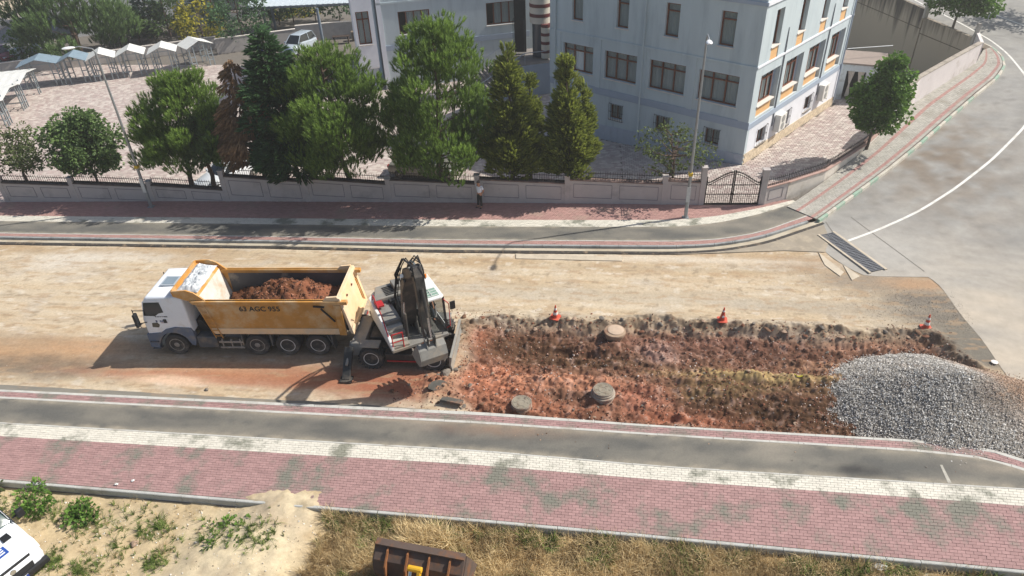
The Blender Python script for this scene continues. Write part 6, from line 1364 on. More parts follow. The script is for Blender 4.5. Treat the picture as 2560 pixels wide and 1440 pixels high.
# boom, arm, bucket in the plane l = -.08
yb = -.08
def plate(poly, w, name, m, off=0, bev=.02):
    b = ub(); b.prism(poly, XZ, yb + off - w / 2, yb + off + w / 2); return b.build(name, m, exc, bevel=bev)
for s_ in (-1, 1): plate([(-.1, 1.34), (.75, 1.34), (.55, 2.05), (.25, 2.1)], .06, 'boom_bracket', m_exg, s_ * .26)
boom = plate([(.20, 1.75), (.42, 1.72), (.78, 2.7), (1.12, 3.85), (1.62, 4.75), (2.42, 5.32), (2.40, 5.52), (2.25, 5.62), (1.35, 5.1), (.72, 4.1), (.40, 2.9)], .54, 'boom', m_exd, 0, .03)
stick = plate([(2.08, 5.62), (2.34, 5.66), (2.56, 5.30), (2.72, 4.1), (2.80, 2.62), (2.66, 2.56), (2.46, 4.0), (2.30, 4.9)], .38, 'stick', m_exd, 0, .025)
for s_ in (-1, 1):
    b = ub(); b.cyl((.95, yb + s_ * .34, 1.55), (.98, yb + s_ * .34, 2.75), .075, n=12); b.build('boom_cylinder', m_exd, exc, smooth=True)
    b = ub(); b.cyl((.98, yb + s_ * .34, 2.75), (1.02, yb + s_ * .30, 3.5), .042, n=10); b.build('cylinder_rod', m_chrome, exc, smooth=True)
b = ub(); b.cyl((1.05, yb, 4.72), (1.75, yb, 5.55), .075, n=12); b.build('stick_cylinder', m_exd, exc, smooth=True); b = ub(); b.cyl((1.75, yb, 5.55), (2.15, yb, 5.68), .045, n=10); b.build('cylinder_rod', m_chrome, exc, smooth=True)
b = ub(); b.cyl((2.66, yb, 4.85), (2.98, yb, 3.75), .07, n=12); b.build('bucket_cylinder', m_exd, exc, smooth=True); b = ub(); b.cyl((2.98, yb, 3.75), (3.08, yb, 2.85), .045, n=10); b.build('cylinder_rod', m_chrome, exc, smooth=True)
b = ub()
for s_ in (-1, 1): b.bar((2.76, yb + s_ * .14, 3.05), (3.1, yb + s_ * .14, 2.85), .05, .1); b.bar((3.1, yb + s_ * .14, 2.85), (3.0, yb + s_ * .14, 2.42), .05, .1)
b.build('bucket_linkage', m_exd, exc)
b = ub()
for s_, o_ in ((1, .25), (-1, .25), (1, .16), (-1, .17), (1, .3), (-1, .32), (-1, .28), (1, .08)):
    k_ = R.uniform(-.06, .06); b.tube([(.1, yb + s_ * o_, 2.0), (-.05 + k_, yb + s_ * (o_ + .08), 3.0), (.35 + k_, yb + s_ * (o_ + .02), 4.1), (1.0, yb + s_ * o_, 5.0), (1.7, yb + s_ * o_, 5.7 + k_), (2.4, yb + s_ * .18, 5.75), (2.62, yb + s_ * .2, 5.2)], .02, 5)
    b.tube([(1.0, yb + s_ * o_, 5.0), (.8 + k_, yb + s_ * (o_ + .15), 4.6), (.65, yb + s_ * (o_ + .05), 4.0)], .022, 5)
b.build('hoses', m_black, exc)
b = ub(); b.cyl((1.3, yb - .24, 4.75), (1.38, yb - .34, 4.8), .08, n=12); b.build('work_lamp', m_lampw, exc)
for k in range(14):      # pipes, valves and clutter on the machine deck
    u_, l_ = R.uniform(-1.0, .3), R.uniform(-.4, .35); b = ub(); z_ = R.uniform(1.5, 2.2); b.tube([(u_, l_, 1.34), (u_ + R.uniform(-.1, .1), l_, z_), (u_ + R.uniform(.1, .4), l_ + R.uniform(-.2, .2), z_ + R.uniform(-.1, .1))], R.uniform(.02, .05), 6); b.build('deck_pipe', m_black if k % 3 else m_exg, exc)
for u_, l_, sx_, sy_, sz_ in ((-.7, .1, .4, .35, .75), (-.2, -.3, .3, .2, .6), (-.95, -.35, .3, .3, .95), (.1, .2, .2, .2, .5)):
    b = ub(); b.box(u_ - sx_ / 2, u_ + sx_ / 2, l_ - sy_ / 2, l_ + sy_ / 2, 1.34, 1.34 + sz_); b.build('valve_block', m_exd, exc, bevel=.03)
b = ub(); b.prism([(.5, 1.9), (.9, 2.8), (1.2, 3.9), (1.7, 4.7), (1.5, 4.75), (1.0, 4.0), (.7, 3.0), (.38, 2.0)], XZ, yb - .36, yb - .275); b.build('boom_side_plate', m_exd, exc, bevel=.01)
b = ub(); b.cyl((2.2, yb - .26, 5.5), (2.2, yb + .26, 5.5), .12, n=14); b.cyl((.32, yb - .34, 1.9), (.32, yb + .34, 1.9), .11, n=14); b.build('pivot_pins', m_exg, exc, smooth=True)
# bucket (mouth turned back towards the machine) and its soil
bk = [(2.86, 2.52), (3.12, 2.36), (3.26, 2.0), (3.16, 1.66), (2.86, 1.46), (2.4, 1.42), (2.02, 1.52)]
inn_ = [(2.02, 1.56), (2.4, 1.47), (2.84, 1.52), (3.11, 1.7), (3.2, 2.0), (3.08, 2.32), (2.84, 2.47)]
b = ub(); b.prism(bk + inn_, XZ, yb - .52, yb + .52); bucket = b.build('bucket', m_exg, exc, bevel=.01)
for s_ in (-1, 1):
    b = ub(); b.prism(bk, XZ, yb + s_ * .522, yb + s_ * .555); b.build('bucket_side', m_exg, bucket)
    b = ub(); b.prism([(2.7, 2.4), (2.78, 2.72), (3.0, 2.66), (3.14, 2.34)], XZ, yb + s_ * .18 - .025, yb + s_ * .18 + .025); b.build('bucket_ear', m_exg, bucket)
for k in range(5):
    l_ = yb - .44 + .22 * k; b = ub(); b.hexa([(2.05, l_ - .05, 1.48), (2.05, l_ + .05, 1.48), (2.05, l_ + .05, 1.58), (2.05, l_ - .05, 1.58)], [(1.82, l_ - .03, 1.57), (1.82, l_ + .03, 1.57), (1.82, l_ + .03, 1.60), (1.82, l_ - .03, 1.60)]); b.build('bucket_tooth', m_exg, bucket)
nx, ny = 24, 26; u = np.linspace(2.05, 3.08, nx); v = np.linspace(-.51, .51, ny); U_, V_ = np.meshgrid(u, v, indexing='ij'); U_, V_ = U_.ravel(), V_.ravel()
hh = 1.70 + .55 * (U_ - 2.05) + .34 * np.exp(-((U_ - 2.5) / .35) ** 2 - (V_ / .5) ** 2) + .07 * fbm(U_ * 5, V_ * 5, 3)
idx = np.arange(nx * ny).reshape(nx, ny); F = np.c_[idx[:-1, :-1].ravel(), idx[1:, :-1].ravel(), idx[1:, 1:].ravel(), idx[:-1, 1:].ravel()]
EM = Matrix.Translation(exc.location) @ Matrix.Rotation(rad(1.2), 4, 'Z')
o = link('bucket_soil', np_mesh('bucket_soil', np.c_[U_, V_ + yb, hh], F, col=np.tile(np.array(lin(118, 72, 46)) * .85, (nx * ny, 1))), m_dirt, None, smooth='all'); o.matrix_world = EM @ UM; tag(o, 'brown soil held in the excavator bucket', 'soil')

# ----------------------------------------------------------------- cars
def car(name, label, loc, rz, paint, L=4.3, Wd=1.75, H=1.48, kind='saloon', group=None):
    t = thing(name, label, 'car', loc, rz, group); hw_ = Wd / 2
    def ring(x, zb, zt, w): return [(x, -w * .96, zb), (x, -w, (zb + zt) / 2), (x, -w * .97, zt - .06), (x, -w * .86, zt), (x, w * .86, zt), (x, w * .97, zt - .06), (x, w, (zb + zt) / 2), (x, w * .96, zb)]
    hood = .78 if kind != 'mpv' else .98; tailz = .92 if kind == 'saloon' else .98
    b = MB(); b.loft([ring(L / 2, .38, .62, hw_ * .78), ring(L / 2 - .12, .25, hood - .1, hw_ * .92), ring(L / 2 - .9, .22, hood + .06, hw_), ring(.55, .22, hood + .18, hw_), ring(-L / 2 + 1.2, .22, tailz + .02, hw_), ring(-L / 2 + .15, .25, tailz, hw_ * .95), ring(-L / 2, .4, tailz - .2, hw_ * .84)]); b.build('body', paint, t, smooth=True, bevel=.03)
    f0, f1 = (.95, .25) if kind != 'mpv' else (1.25, .45); r1, r0 = (-.75, -1.55) if kind == 'saloon' else (-L / 2 + .55, -L / 2 + .25)
    gh = lambda x, z, w: [(x, -w, z), (x, w, z)]
    b = MB(); zb = hood + .1
    b.hexa([(f0, -hw_ * .9, zb), (f0, hw_ * .9, zb), (r0, hw_ * .9, zb), (r0, -hw_ * .9, zb)], [(f1, -hw_ * .7, H - .03), (f1, hw_ * .7, H - .03), (r1, hw_ * .7, H - .03), (r1, -hw_ * .7, H - .03)]); b.build('windows', mat('car_window', lin(26, 32, 36), .1, .03, spec=.7), t, smooth=True, bevel=.06)
    b = MB(); b.hexa([(f1 + .06, -hw_ * .73, H - .05), (f1 + .06, hw_ * .73, H - .05), (r1 - .06, hw_ * .73, H - .05), (r1 - .06, -hw_ * .73, H - .05)], [(f1 - .1, -hw_ * .66, H), (f1 - .1, hw_ * .66, H), (r1 + .1, hw_ * .66, H), (r1 + .1, -hw_ * .66, H)]); b.build('roof', paint, t, smooth=True, bevel=.03)
    for s_ in (1, -1):
        b = MB()
        for xa, xb in ((f0, f1), (r0, r1)): b.bar((xa, s_ * hw_ * .905, zb), (xb, s_ * hw_ * .715, H - .03), .06, .06)
        b.bar(((f1 + r1) / 2 - .1, s_ * hw_ * .905, zb), ((f1 + r1) / 2 - .1, s_ * hw_ * .715, H - .03), .05, .07); b.build('window_pillars', paint, t)
        for x in (L / 2 - .82, -L / 2 + .8): wheel(t, x, s_ * (hw_ - .1), .31, .2, s_, m_rimg, segs=20)
        b = MB(); b.box(L / 2 - .32, L / 2 - .06, s_ * hw_ * .5, s_ * hw_ * .86, .58, .70); b.build('headlight', mat('lamp_glass', lin(220, 224, 226), .15), t, bevel=.02)
        b = MB(); b.box(-L / 2 - .005, -L / 2 + .15, s_ * hw_ * .55, s_ * hw_ * .86, .66, .82); b.build('tail_light', mat('red_lens', lin(150, 30, 26), .3), t)
        b = MB(); b.box(f0 - .25, f0 - .1, s_ * hw_ * .95, s_ * (hw_ + .14), hood + .1, hood + .24); b.build('wing_mirror', paint, t, bevel=.02)
    b = MB(); b.box(L / 2 - .03, L / 2 + .01, -.42, .42, .45, .58); b.build('front_grille', m_black, t)
    return t
m_cw = mat('white_car_paint', lin(222, 226, 230), .25, .02, 2, coat=.6); m_cs = mat('dark_car_paint', lin(112, 110, 98), .25, .03, 2, coat=.6); m_cr = mat('red_car_paint', lin(132, 32, 44), .3, .03, 2, coat=.6); m_cb = mat('silver_car_paint', lin(176, 186, 194), .25, .03, 2, coat=.6)
def cpos(px, py, z): x, y = G(px, py, z); return (x, y, float(ZC(x, y)) + .01)
car('white_car', 'white car parked behind the wall under the dead brown tree', (*G(568, 432, .2), float(ZC(*G(568, 432, .2)))), rad(-118), m_cw, group='parked cars')
car('dark_saloon', 'olive grey saloon parked behind the wall under the tallest pine', (*G(1060, 418, .0), float(ZC(*G(1060, 418, .0)))), rad(-6), m_cs, L=4.5, group='parked cars')
car('white_minivan', 'pale family van parked under the canopy', (*G(752, 128, cz), cz), rad(-104), m_cb, L=4.4, H=1.8, kind='mpv', group='parked cars')
car('red_car', 'dark red car at the left edge beside the ivy', (*G(8, 150, cz), cz), rad(-25), m_cr, kind='hatch', group='parked cars')
car('silver_car', 'silver car at the top left corner of the bare lot', (*G(38, -2, cz), cz), rad(15), m_cb, group='parked cars')

# ----------------------------------------------------------------- white van, nose in frame at the lower left
WZ = -.3
van = thing('white_van', 'white van with blue door-plate sticker on its bonnet at the lower left', 'van', (-19.38, 12.05, WZ), rad(-24))
vr = lambda x, zb, zt, w: [(x, -w * .95, zb), (x, -w, zb + .35), (x, -w * .97, zt - .12), (x, -w * .82, zt), (x, w * .82, zt), (x, w * .97, zt - .12), (x, w, zb + .35), (x, w * .95, zb)]
b = MB(); b.loft([vr(2.35, .45, .85, .78), vr(2.25, .32, 1.02, .94), vr(1.95, .3, 1.12, 1.0), vr(1.35, .3, 1.26, 1.02), vr(1.1, .3, 1.34, 1.02), vr(-2.9, .35, 1.4, 1.02)]); b.build('body', m_cw, van, smooth=True, bevel=.03)
b = MB(); b.loft([[(.98, -.93, 1.32), (.98, .93, 1.32), (.93, .91, 1.38), (.93, -.91, 1.38)], [(.1, -.88, 2.08), (.1, .88, 2.08), (.0, .84, 2.18), (.0, -.84, 2.18)], [(-.3, -.9, 2.25), (-.3, .9, 2.25), (-.3, .86, 2.32), (-.3, -.86, 2.32)]]); b.build('windscreen', mat('van_screen', lin(46, 74, 74), .08, .05, spec=.8), van, smooth=True)
b = MB(); b.loft([[(-.28, -.98, 1.38), (-.28, .98, 1.38), (-.28, .9, 2.34), (-.28, -.9, 2.34)], [(-2.9, -1.0, 1.38), (-2.9, 1.0, 1.38), (-2.9, .92, 2.34), (-2.9, -.92, 2.34)]]); b.build('cargo_body', m_cw, van, bevel=.05)
for s_ in (1, -1):
    b = MB(); b.hexa([(1.1, s_ * .95, 1.32), (-.28, s_ * .98, 1.38), (-.28, s_ * 1.0, 1.38), (1.1, s_ * .98, 1.32)], [(.2, s_ * .88, 2.12), (-.28, s_ * .9, 2.3), (-.28, s_ * .92, 2.3), (.2, s_ * .9, 2.12)]); b.build('side_window', mat('car_window', lin(26, 32, 36), .1), van)
    b = MB(); b.hexa([(2.2, s_ * .62, .82), (2.32, s_ * .5, .82), (2.12, s_ * .98, .82), (1.95, s_ * 1.0, .82)], [(1.95, s_ * .72, 1.12), (2.08, s_ * .6, 1.1), (1.9, s_ * .98, 1.08), (1.7, s_ * .96, 1.12)]); b.build('headlight', mat('lamp_glass', lin(220, 224, 226), .15), van, bevel=.01)
    b = MB(); b.box(1.2, 1.5, s_ * .38, s_ * .62, 1.255, 1.30); b.build('bonnet_vent', m_black, van)
    b = MB(); b.bar((1.0, s_ * 1.0, 1.45), (1.05, s_ * 1.18, 1.5), .06); b.box(.98, 1.14, s_ * 1.12, s_ * 1.34, 1.36, 1.66); b.build('wing_mirror', m_black, van, bevel=.03)
    for x in (1.45, -2.0): wheel(van, x, s_ * .92, .34, .24, s_, m_rimg, segs=20)
b = MB(); b.prism([(-.55, .55), (.55, .55), (.62, 1.0), (-.62, 1.0)], lambda a, c, t: (t - .25 * (c - .55), a, c), 2.30, 2.40); gr = b.build('front_grille', m_black, van, bevel=.02)
b = MB(); b.lathe([(.09, 0), (.09, .02), (.07, .025), (0, .025)], (0, 0, 0), 'x', 20); o = b.build('round_badge', m_chrome, gr); o.location = (2.33, 0, .82)
b = MB(); b.box(2.28, 2.46, -.95, .95, .32, .55); b.build('bumper', m_black, van, bevel=.05)
b = MB(); b.box(2.465, 2.475, -.27, .27, .40, .52); pl_ = b.build('number_plate', mat('plate_white', lin(226, 226, 222), .5, .03), van)
b = MB(); b.box(2.476, 2.479, .2, .27, .40, .52); b.build('plate_blue_strip', mat('plate_blue', lin(30, 60, 140), .5, .03), pl_)
b = MB(); b.hexa([(1.55, -.24, 1.215), (1.55, .3, 1.215), (1.86, .3, 1.15), (1.86, -.24, 1.15)], [(1.56, -.24, 1.235), (1.56, .3, 1.235), (1.87, .3, 1.17), (1.87, -.24, 1.17)]); b.build('blue_sticker', mat('sticker_blue', lin(40, 76, 150), .5, .04), van)
b = MB()
for k in range(3): b.hexa([(1.60 + .085 * k, -.15, 1.232 - .018 * k), (1.60 + .085 * k, .22, 1.232 - .018 * k), (1.64 + .085 * k, .22, 1.222 - .018 * k), (1.64 + .085 * k, -.15, 1.222 - .018 * k)], [(1.60 + .085 * k, -.15, 1.237 - .018 * k), (1.60 + .085 * k, .22, 1.237 - .018 * k), (1.64 + .085 * k, .22, 1.227 - .018 * k), (1.64 + .085 * k, -.15, 1.227 - .018 * k)])
b.build('sticker_print', m_cw, van)

# ----------------------------------------------------------------- wheel loader whose bucket shows at the bottom edge
ldr = thing('wheel_loader', 'rusty brown loader bucket with yellow lift linkage at the bottom edge', 'loader', (-5.0, 8.85, WZ), rad(83))
m_rust = mat('rusty_steel', lin(88, 74, 66), .8, .15, 2, dirt=lin(128, 84, 50), damt=.4, dscale=2.2)
m_ly = mat('loader_yellow', lin(212, 164, 40), .5, .1, 3, dirt=lin(150, 110, 60), damt=.3, dscale=2)
# local: x forward (away from camera); bucket mouth forward, back towards the machine
bw = 1.36; bz = .0
shell = [(3.35, .62), (3.05, .68), (2.92, 1.15), (3.05, 1.62), (3.45, 1.98), (3.42, 2.03), (3.0, 1.68), (2.85, 1.15), (2.99, .61), (3.35, .56)]
b = MB(); b.prism([(4.15, .55), (3.35, .62), (3.05, .68), (2.92, 1.15), (3.02, 1.60), (3.42, 1.95), (3.36, 2.0), (2.95, 1.66), (2.85, 1.15), (2.99, .61), (3.35, .55), (4.15, .48)], XZ, -bw, bw); bkt = b.build('bucket', m_rust, ldr, bevel=.01)
for s_ in (1, -1):
    b = MB(); b.prism([(4.15, .5), (3.35, .57), (3.0, .63), (2.87, 1.15), (2.98, 1.62), (3.40, 1.97), (3.75, 1.3)], XZ, s_ * bw, s_ * (bw + .04)); b.build('bucket_side', m_rust, bkt)
for y in (-.95, -.33, .33, .95):
    b = MB(); b.prism([(2.98, .66), (2.84, 1.15), (2.94, 1.64), (3.30, 1.96), (3.12, 1.92), (2.78, 1.62), (2.70, 1.15), (2.86, .72)], XZ, y - .025, y + .025); b.build('rib', mat('rib_rust', lin(140, 92, 56), .8, .2, 4), bkt)
b = MB(); b.box(3.22, 3.44, -bw, bw, 1.98, 2.03); b.build('spill_guard', m_rust, bkt)
b = MB(); b.box(2.5, 2.92, -.34, .34, 1.0, 1.3); b.build('hinge_block', m_ly, ldr, bevel=.03)
b = MB(); b.cyl((1.9, .06, 1.0), (2.42, .06, 1.62), .13, n=14); b.build('tilt_cylinder', m_ly, ldr, smooth=True)
b = MB(); b.cyl((2.42, .06, 1.62), (2.72, .06, 1.98), .065, n=12); b.build('cylinder_rod', m_chrome, ldr, smooth=True)
b = MB(); b.bar((2.05, -.2, 1.05), (2.66, -.2, 1.98), .11, .16); b.cyl((2.68, -.28, 2.0), (2.68, .14, 2.0), .09, n=12); b.bar((2.05, .28, 1.1), (2.4, .28, 1.55), .14, .24); b.build('tilt_link', m_ly, ldr, bevel=.02)
for s_ in (1, -1):
    b = MB(); b.prism([(-.2, 1.5), (.6, 1.75), (1.8, 1.35), (2.9, .85), (2.95, .65), (2.7, .62), (1.7, 1.0), (.5, 1.4), (-.2, 1.2)], XZ, s_ * .42, s_ * .54); b.build('lift_arm', m_ly, ldr, bevel=.02)
    wheel(ldr, .6, s_ * .95, .7, .5, s_, m_ly, False, tread=16, segs=24); wheel(ldr, -1.9, s_ * .95, .7, .5, s_, m_ly, False, tread=16, segs=24)
b = MB(); b.box(-.4, 1.3, -.4, .4, .6, 1.35); b.build('front_frame', m_ly, ldr, bevel=.04)
b = MB(); b.box(-3.2, -.5, -.6, .6, .7, 1.9); b.build('engine_body', m_ly, ldr, bevel=.08)
b = MB(); b.box(-1.3, -.2, -.6, .6, 1.9, 3.0); b.build('cab', mat('car_window', lin(26, 32, 36), .1), ldr, bevel=.05); b = MB(); b.box(-1.4, -.1, -.68, .68, 3.0, 3.1); b.build('cab_roof', m_ly, ldr, bevel=.03)
# ================================================================= PEOPLE
m_skin = mat('skin', lin(188, 138, 110), .6, .05, 8)
def skin_obj(name, P_, E_, Rr, m, parent, root=0, sub=1):
    me = bpy.data.meshes.new(name); me.from_pydata([tuple(p) for p in P_], E_, []); o = bpy.data.objects.new(name, me); COL.objects.link(o); me.materials.append(m); o.parent = parent
    s_ = o.modifiers.new('skin', 'SKIN'); s_.use_smooth_shade = True
    for i, r_ in enumerate(Rr):
        d = me.skin_vertices[0].data[i]; d.radius = (r_, r_) if not isinstance(r_, tuple) else r_; d.use_root = (i == root)
    u = o.modifiers.new('sub', 'SUBSURF'); u.levels = sub; u.render_levels = sub; return o
def person(label, loc, rz, J, shirt, trousers, hair, shoes=True, group=None, sc=1.0):
    """J: joint positions (facing +x, left = +y)"""
    t = thing('person', label, 'person', loc, rz, group); t.scale = (sc, sc, sc)
    names = ['pelvis', 'waist', 'chest', 'neck', 'head', 'crown', 'shl', 'ell', 'wrl', 'shr', 'elr', 'wrr', 'hil', 'knl', 'anl', 'tol', 'hir', 'knr', 'anr', 'tor']
    P_ = [Vector(J[n_]) for n_ in names]; ix = {n_: i for i, n_ in enumerate(names)}
    rad_ = dict(pelvis=.13, waist=.12, chest=.135, neck=.055, head=.088, crown=.07, shl=.06, ell=.042, wrl=.03, shr=.06, elr=.042, wrr=.03, hil=.085, knl=.06, anl=.042, tol=.035, hir=.085, knr=.06, anr=.042, tor=.035)
    E_ = [('pelvis', 'waist'), ('waist', 'chest'), ('chest', 'neck'), ('neck', 'head'), ('head', 'crown'), ('chest', 'shl'), ('shl', 'ell'), ('ell', 'wrl'), ('chest', 'shr'), ('shr', 'elr'), ('elr', 'wrr'), ('pelvis', 'hil'), ('hil', 'knl'), ('knl', 'anl'), ('anl', 'tol'), ('pelvis', 'hir'), ('hir', 'knr'), ('knr', 'anr'), ('anr', 'tor')]
    E_ = [(ix[a], ix[c]) for a, c in E_]; Rr = [rad_[n_] for n_ in names]
    for s_ in 'lr':      # palm and five fingers
        w = P_[ix['wr' + s_]]; d = (w - P_[ix['el' + s_]]).normalized(); side_ = Vector((1, 0, 0)).cross(d); side_ = side_.normalized() if side_.length > .2 else Vector((0, 1, 0))
        palm = w + d * .07; P_.append(palm); Rr.append((.03, .022)); pi_ = len(P_) - 1; E_.append((ix['wr' + s_], pi_)); curl = Vector((.02, 0, -.01))
        for k, (off, ln) in enumerate(((-.03, .06), (-.01, .075), (.01, .07), (.03, .055))):
            a = palm + side_ * off + d * .03; c = a + d * ln + curl; P_ += [a, c]; Rr += [.009, .008]; E_ += [(pi_, len(P_) - 2), (len(P_) - 2, len(P_) - 1)]
        a = w + d * .03 + Vector((.035, 0, 0)); c = a + d * .045 + Vector((.012, 0, 0)); P_ += [a, c]; Rr += [.011, .009]; E_ += [(ix['wr' + s_], len(P_) - 2), (len(P_) - 2, len(P_) - 1)]
    body = skin_obj('body', P_, E_, Rr, m_skin, t)
    sub_ = lambda ns, es, rs, nm, m: skin_obj(nm, [Vector(J[n_]) if isinstance(n_, str) else Vector(n_) for n_ in ns], es, rs, m, t)
    mid = lambda a, c, f: tuple(Vector(J[a]).lerp(Vector(J[c]), f))
    sub_(['pelvis', 'waist', 'chest', mid('chest', 'neck', .6), 'shl', mid('shl', 'ell', .75), 'shr', mid('shr', 'elr', .75)], [(0, 1), (1, 2), (2, 3), (2, 4), (4, 5), (2, 6), (6, 7)], [(.155, .165), (.15, .16), (.15, .175), .075, .082, .068, .082, .068], 'shirt', shirt)
    tz = lambda n_: n_
    sub_([mid('pelvis', 'waist', .25), 'pelvis', 'hil', 'knl', mid('knl', 'anl', .92), 'hir', 'knr', mid('knr', 'anr', .92)], [(0, 1), (1, 2), (2, 3), (3, 4), (1, 5), (5, 6), (6, 7)], [.145, (.15, .16), .1, .078, .068, .1, .078, .068], 'trousers', trousers)
    for s_ in 'lr':
        a = Vector(J['an' + s_]); c = Vector(J['to' + s_]); d = (c - a); d.z = 0; d = d.normalized()
        skin_obj('shoe', [a + Vector((0, 0, -.03)) - d * .04, a + Vector((0, 0, -.045)) + d * .08, a + Vector((0, 0, -.05)) + d * .19], [(0, 1), (1, 2)], [.05, .048, .035], m_black, t)
    h = Vector(J['head']); c = Vector(J['crown']); f = Vector(J.get('face', (1, 0, 0))).normalized()
    b = MB(); rings = []
    for k in range(7):
        a = k / 6 * math.pi * .62; rr = .101 * math.sin(a) + .004; zz = .105 * math.cos(a); rings.append([(rr * math.cos(q) * 1.05 - .018 - f.x * .012, rr * math.sin(q) * .92, zz) for q in [2 * math.pi * i / 14 for i in range(14)]])
    b.loft(rings); o = b.build('hair', hair, t, smooth='all'); o.location = h + (c - h) * .55 - f * .012
    yv = Vector((-f.y, f.x, 0)).normalized()
    for s_ in (1, -1):
        b = MB(); b.lathe([(.0, -.009), (.008, -.005), (.011, 0), (.008, .005), (0, .009)], n=8); o = b.build('eye', m_black, t); o.location = h + f * .083 + yv * s_ * .033 + Vector((0, 0, .015))
        b = MB(); b.lathe([(.0, -.03), (.014, -.012), (.016, .01), (0, .03)], n=8); o = b.build('ear', m_skin, t); o.location = h + yv * s_ * .088
    b = MB(); b.hexa([(0, -.014, -.025), (.024, -.012, -.022), (.024, .012, -.022), (0, .014, -.025)], [(-.004, -.006, .025), (.004, -.005, .025), (.004, .005, .025), (-.004, .006, .025)]); o = b.build('nose', m_skin, t); o.location = h + f * .088; o.rotation_euler = (0, 0, math.atan2(f.y, f.x))
    b = MB(); b.box(-.004, .006, -.022, .022, -.004, .004); o = b.build('mouth', mat('lips', lin(140, 80, 74), .6, .05), t); o.location = h + f * .086 + Vector((0, 0, -.045)); o.rotation_euler = (0, 0, math.atan2(f.y, f.x))
    return t
JS = dict(pelvis=(0, 0, .93), waist=(0, 0, 1.10), chest=(.01, 0, 1.32), neck=(.03, 0, 1.48), head=(.07, 0, 1.60), crown=(.075, 0, 1.68), shl=(0, .19, 1.38), ell=(-.10, .25, 1.12), wrl=(-.10, .12, .93), shr=(0, -.19, 1.38), elr=(-.12, -.26, 1.13), wrr=(-.12, -.10, .93), hil=(0, .09, .86), knl=(.02, .10, .48), anl=(0, .11, .09), tol=(.12, .13, .04), hir=(0, -.09, .86), knr=(.03, -.11, .48), anr=(.04, -.12, .09), tor=(.16, -.14, .04), face=(.85, .1, -.5))
px_, py_ = G(1201, 519, SW)
person('man in white shirt and dark trousers standing by the wall', (px_, py_, SW), rad(-125), JS, mat('white_shirt', lin(226, 230, 238), .85, .04, 6), mat('dark_trousers', lin(52, 54, 52), .9, .1, 6), mat('grey_hair', lin(96, 82, 74), .9, .2, 20))
JO = dict(pelvis=(0, 0, .12), waist=(-.03, 0, .28), chest=(-.03, 0, .5), neck=(0, 0, .66), head=(.05, 0, .78), crown=(.055, 0, .86), shl=(-.02, .19, .56), ell=(.1, .26, .34), wrl=(.32, .22, .32), shr=(-.02, -.19, .56), elr=(.1, -.26, .34), wrr=(.32, -.22, .32), hil=(.04, .1, .12), knl=(.44, .14, .16), anl=(.5, .14, -.22), tol=(.6, .15, -.26), hir=(.04, -.1, .12), knr=(.44, -.14, .16), anr=(.5, -.14, -.22), tor=(.6, -.15, -.26), face=(.9, 0, -.3))
pp = EM @ UM @ Vector((-.12, .85, 1.8)); person('operator in pale green shirt seated in the excavator cab', pp, rad(1.2) + UA, JO, mat('green_shirt', lin(150, 178, 160), .85, .05, 6), mat('work_trousers', lin(70, 76, 84), .9, .1), mat('dark_hair', lin(40, 34, 30), .9, .2, 20))

# ================================================================= CONES, MANHOLES, GRATES
m_or = mat('cone_orange', lin(198, 84, 62), .5, .08, 6, dirt=lin(170, 120, 96), damt=.3, dscale=6); m_cwh = mat('cone_white', lin(222, 218, 212), .5, .06, 6)
for i, (px, py, lb, tl) in enumerate(((1388, 795, 'orange and white traffic cone on the trench rim nearest the excavator', .05), (1805, 802, 'traffic cone with a round white patch in the middle of the rim', .02), (2315, 818, 'bright traffic cone on a wide base at the far end of the trench', -.02))):
    x, y = G(px, py, .0); z = float(road_z(np.array([x]), np.array([y]))[0][0]); t = thing('traffic_cone', lb, 'traffic cone', (x, y, z - .01), R.uniform(-.4, .4), 'traffic cones along the trench'); t.rotation_euler = (tl, tl * .7, t.rotation_euler.z); t.scale = (.9, .9, .9)
    b = MB(); b.prism([(-.25, -.19), (-.19, -.25), (.19, -.25), (.25, -.19), (.25, .19), (.19, .25), (-.19, .25), (-.25, .19)], lambda a, c, q: (a, c, q), 0, .05); b.build('base', m_or, t, bevel=.01)
    rr = lambda h: .165 - .135 * h / .78
    bands = [(.05, .24, m_or), (.24, .38, m_cwh), (.38, .52, m_or), (.52, .64, m_cwh), (.64, .80, m_or)] if i != 1 else [(.05, .55, m_or), (.55, .64, m_cwh), (.64, .80, m_or)]
    for k, (h0, h1, m) in enumerate(bands):
        b = MB(); e = .003 if m is m_cwh else 0; b.lathe([(rr(h0) + e, h0), (rr(h1) + e, h1)], n=20); b.build('white_band' if m is m_cwh else 'cone_body', m, t, smooth=True)
    if i == 1:
        b = MB(); b.lathe([(.0, .012), (.06, .01), (.065, 0)], (0, 0, 0), 'y', 14); o = b.build('round_patch', m_cwh, t); o.location = (0, -rr(.3) - .004, .3); o.rotation_euler = (rad(-10), 0, -t.rotation_euler.z); o.scale = (1, -1, 1)
m_mhc = mat('manhole_concrete', lin(158, 148, 134), .92, .15, 4, dirt=lin(150, 96, 70), damt=.45, dscale=2.5, bump=.4); m_lid = mat('manhole_lid', lin(142, 134, 118), .85, .15, 10, dirt=lin(110, 92, 74), damt=.4, dscale=5, bump=.5)
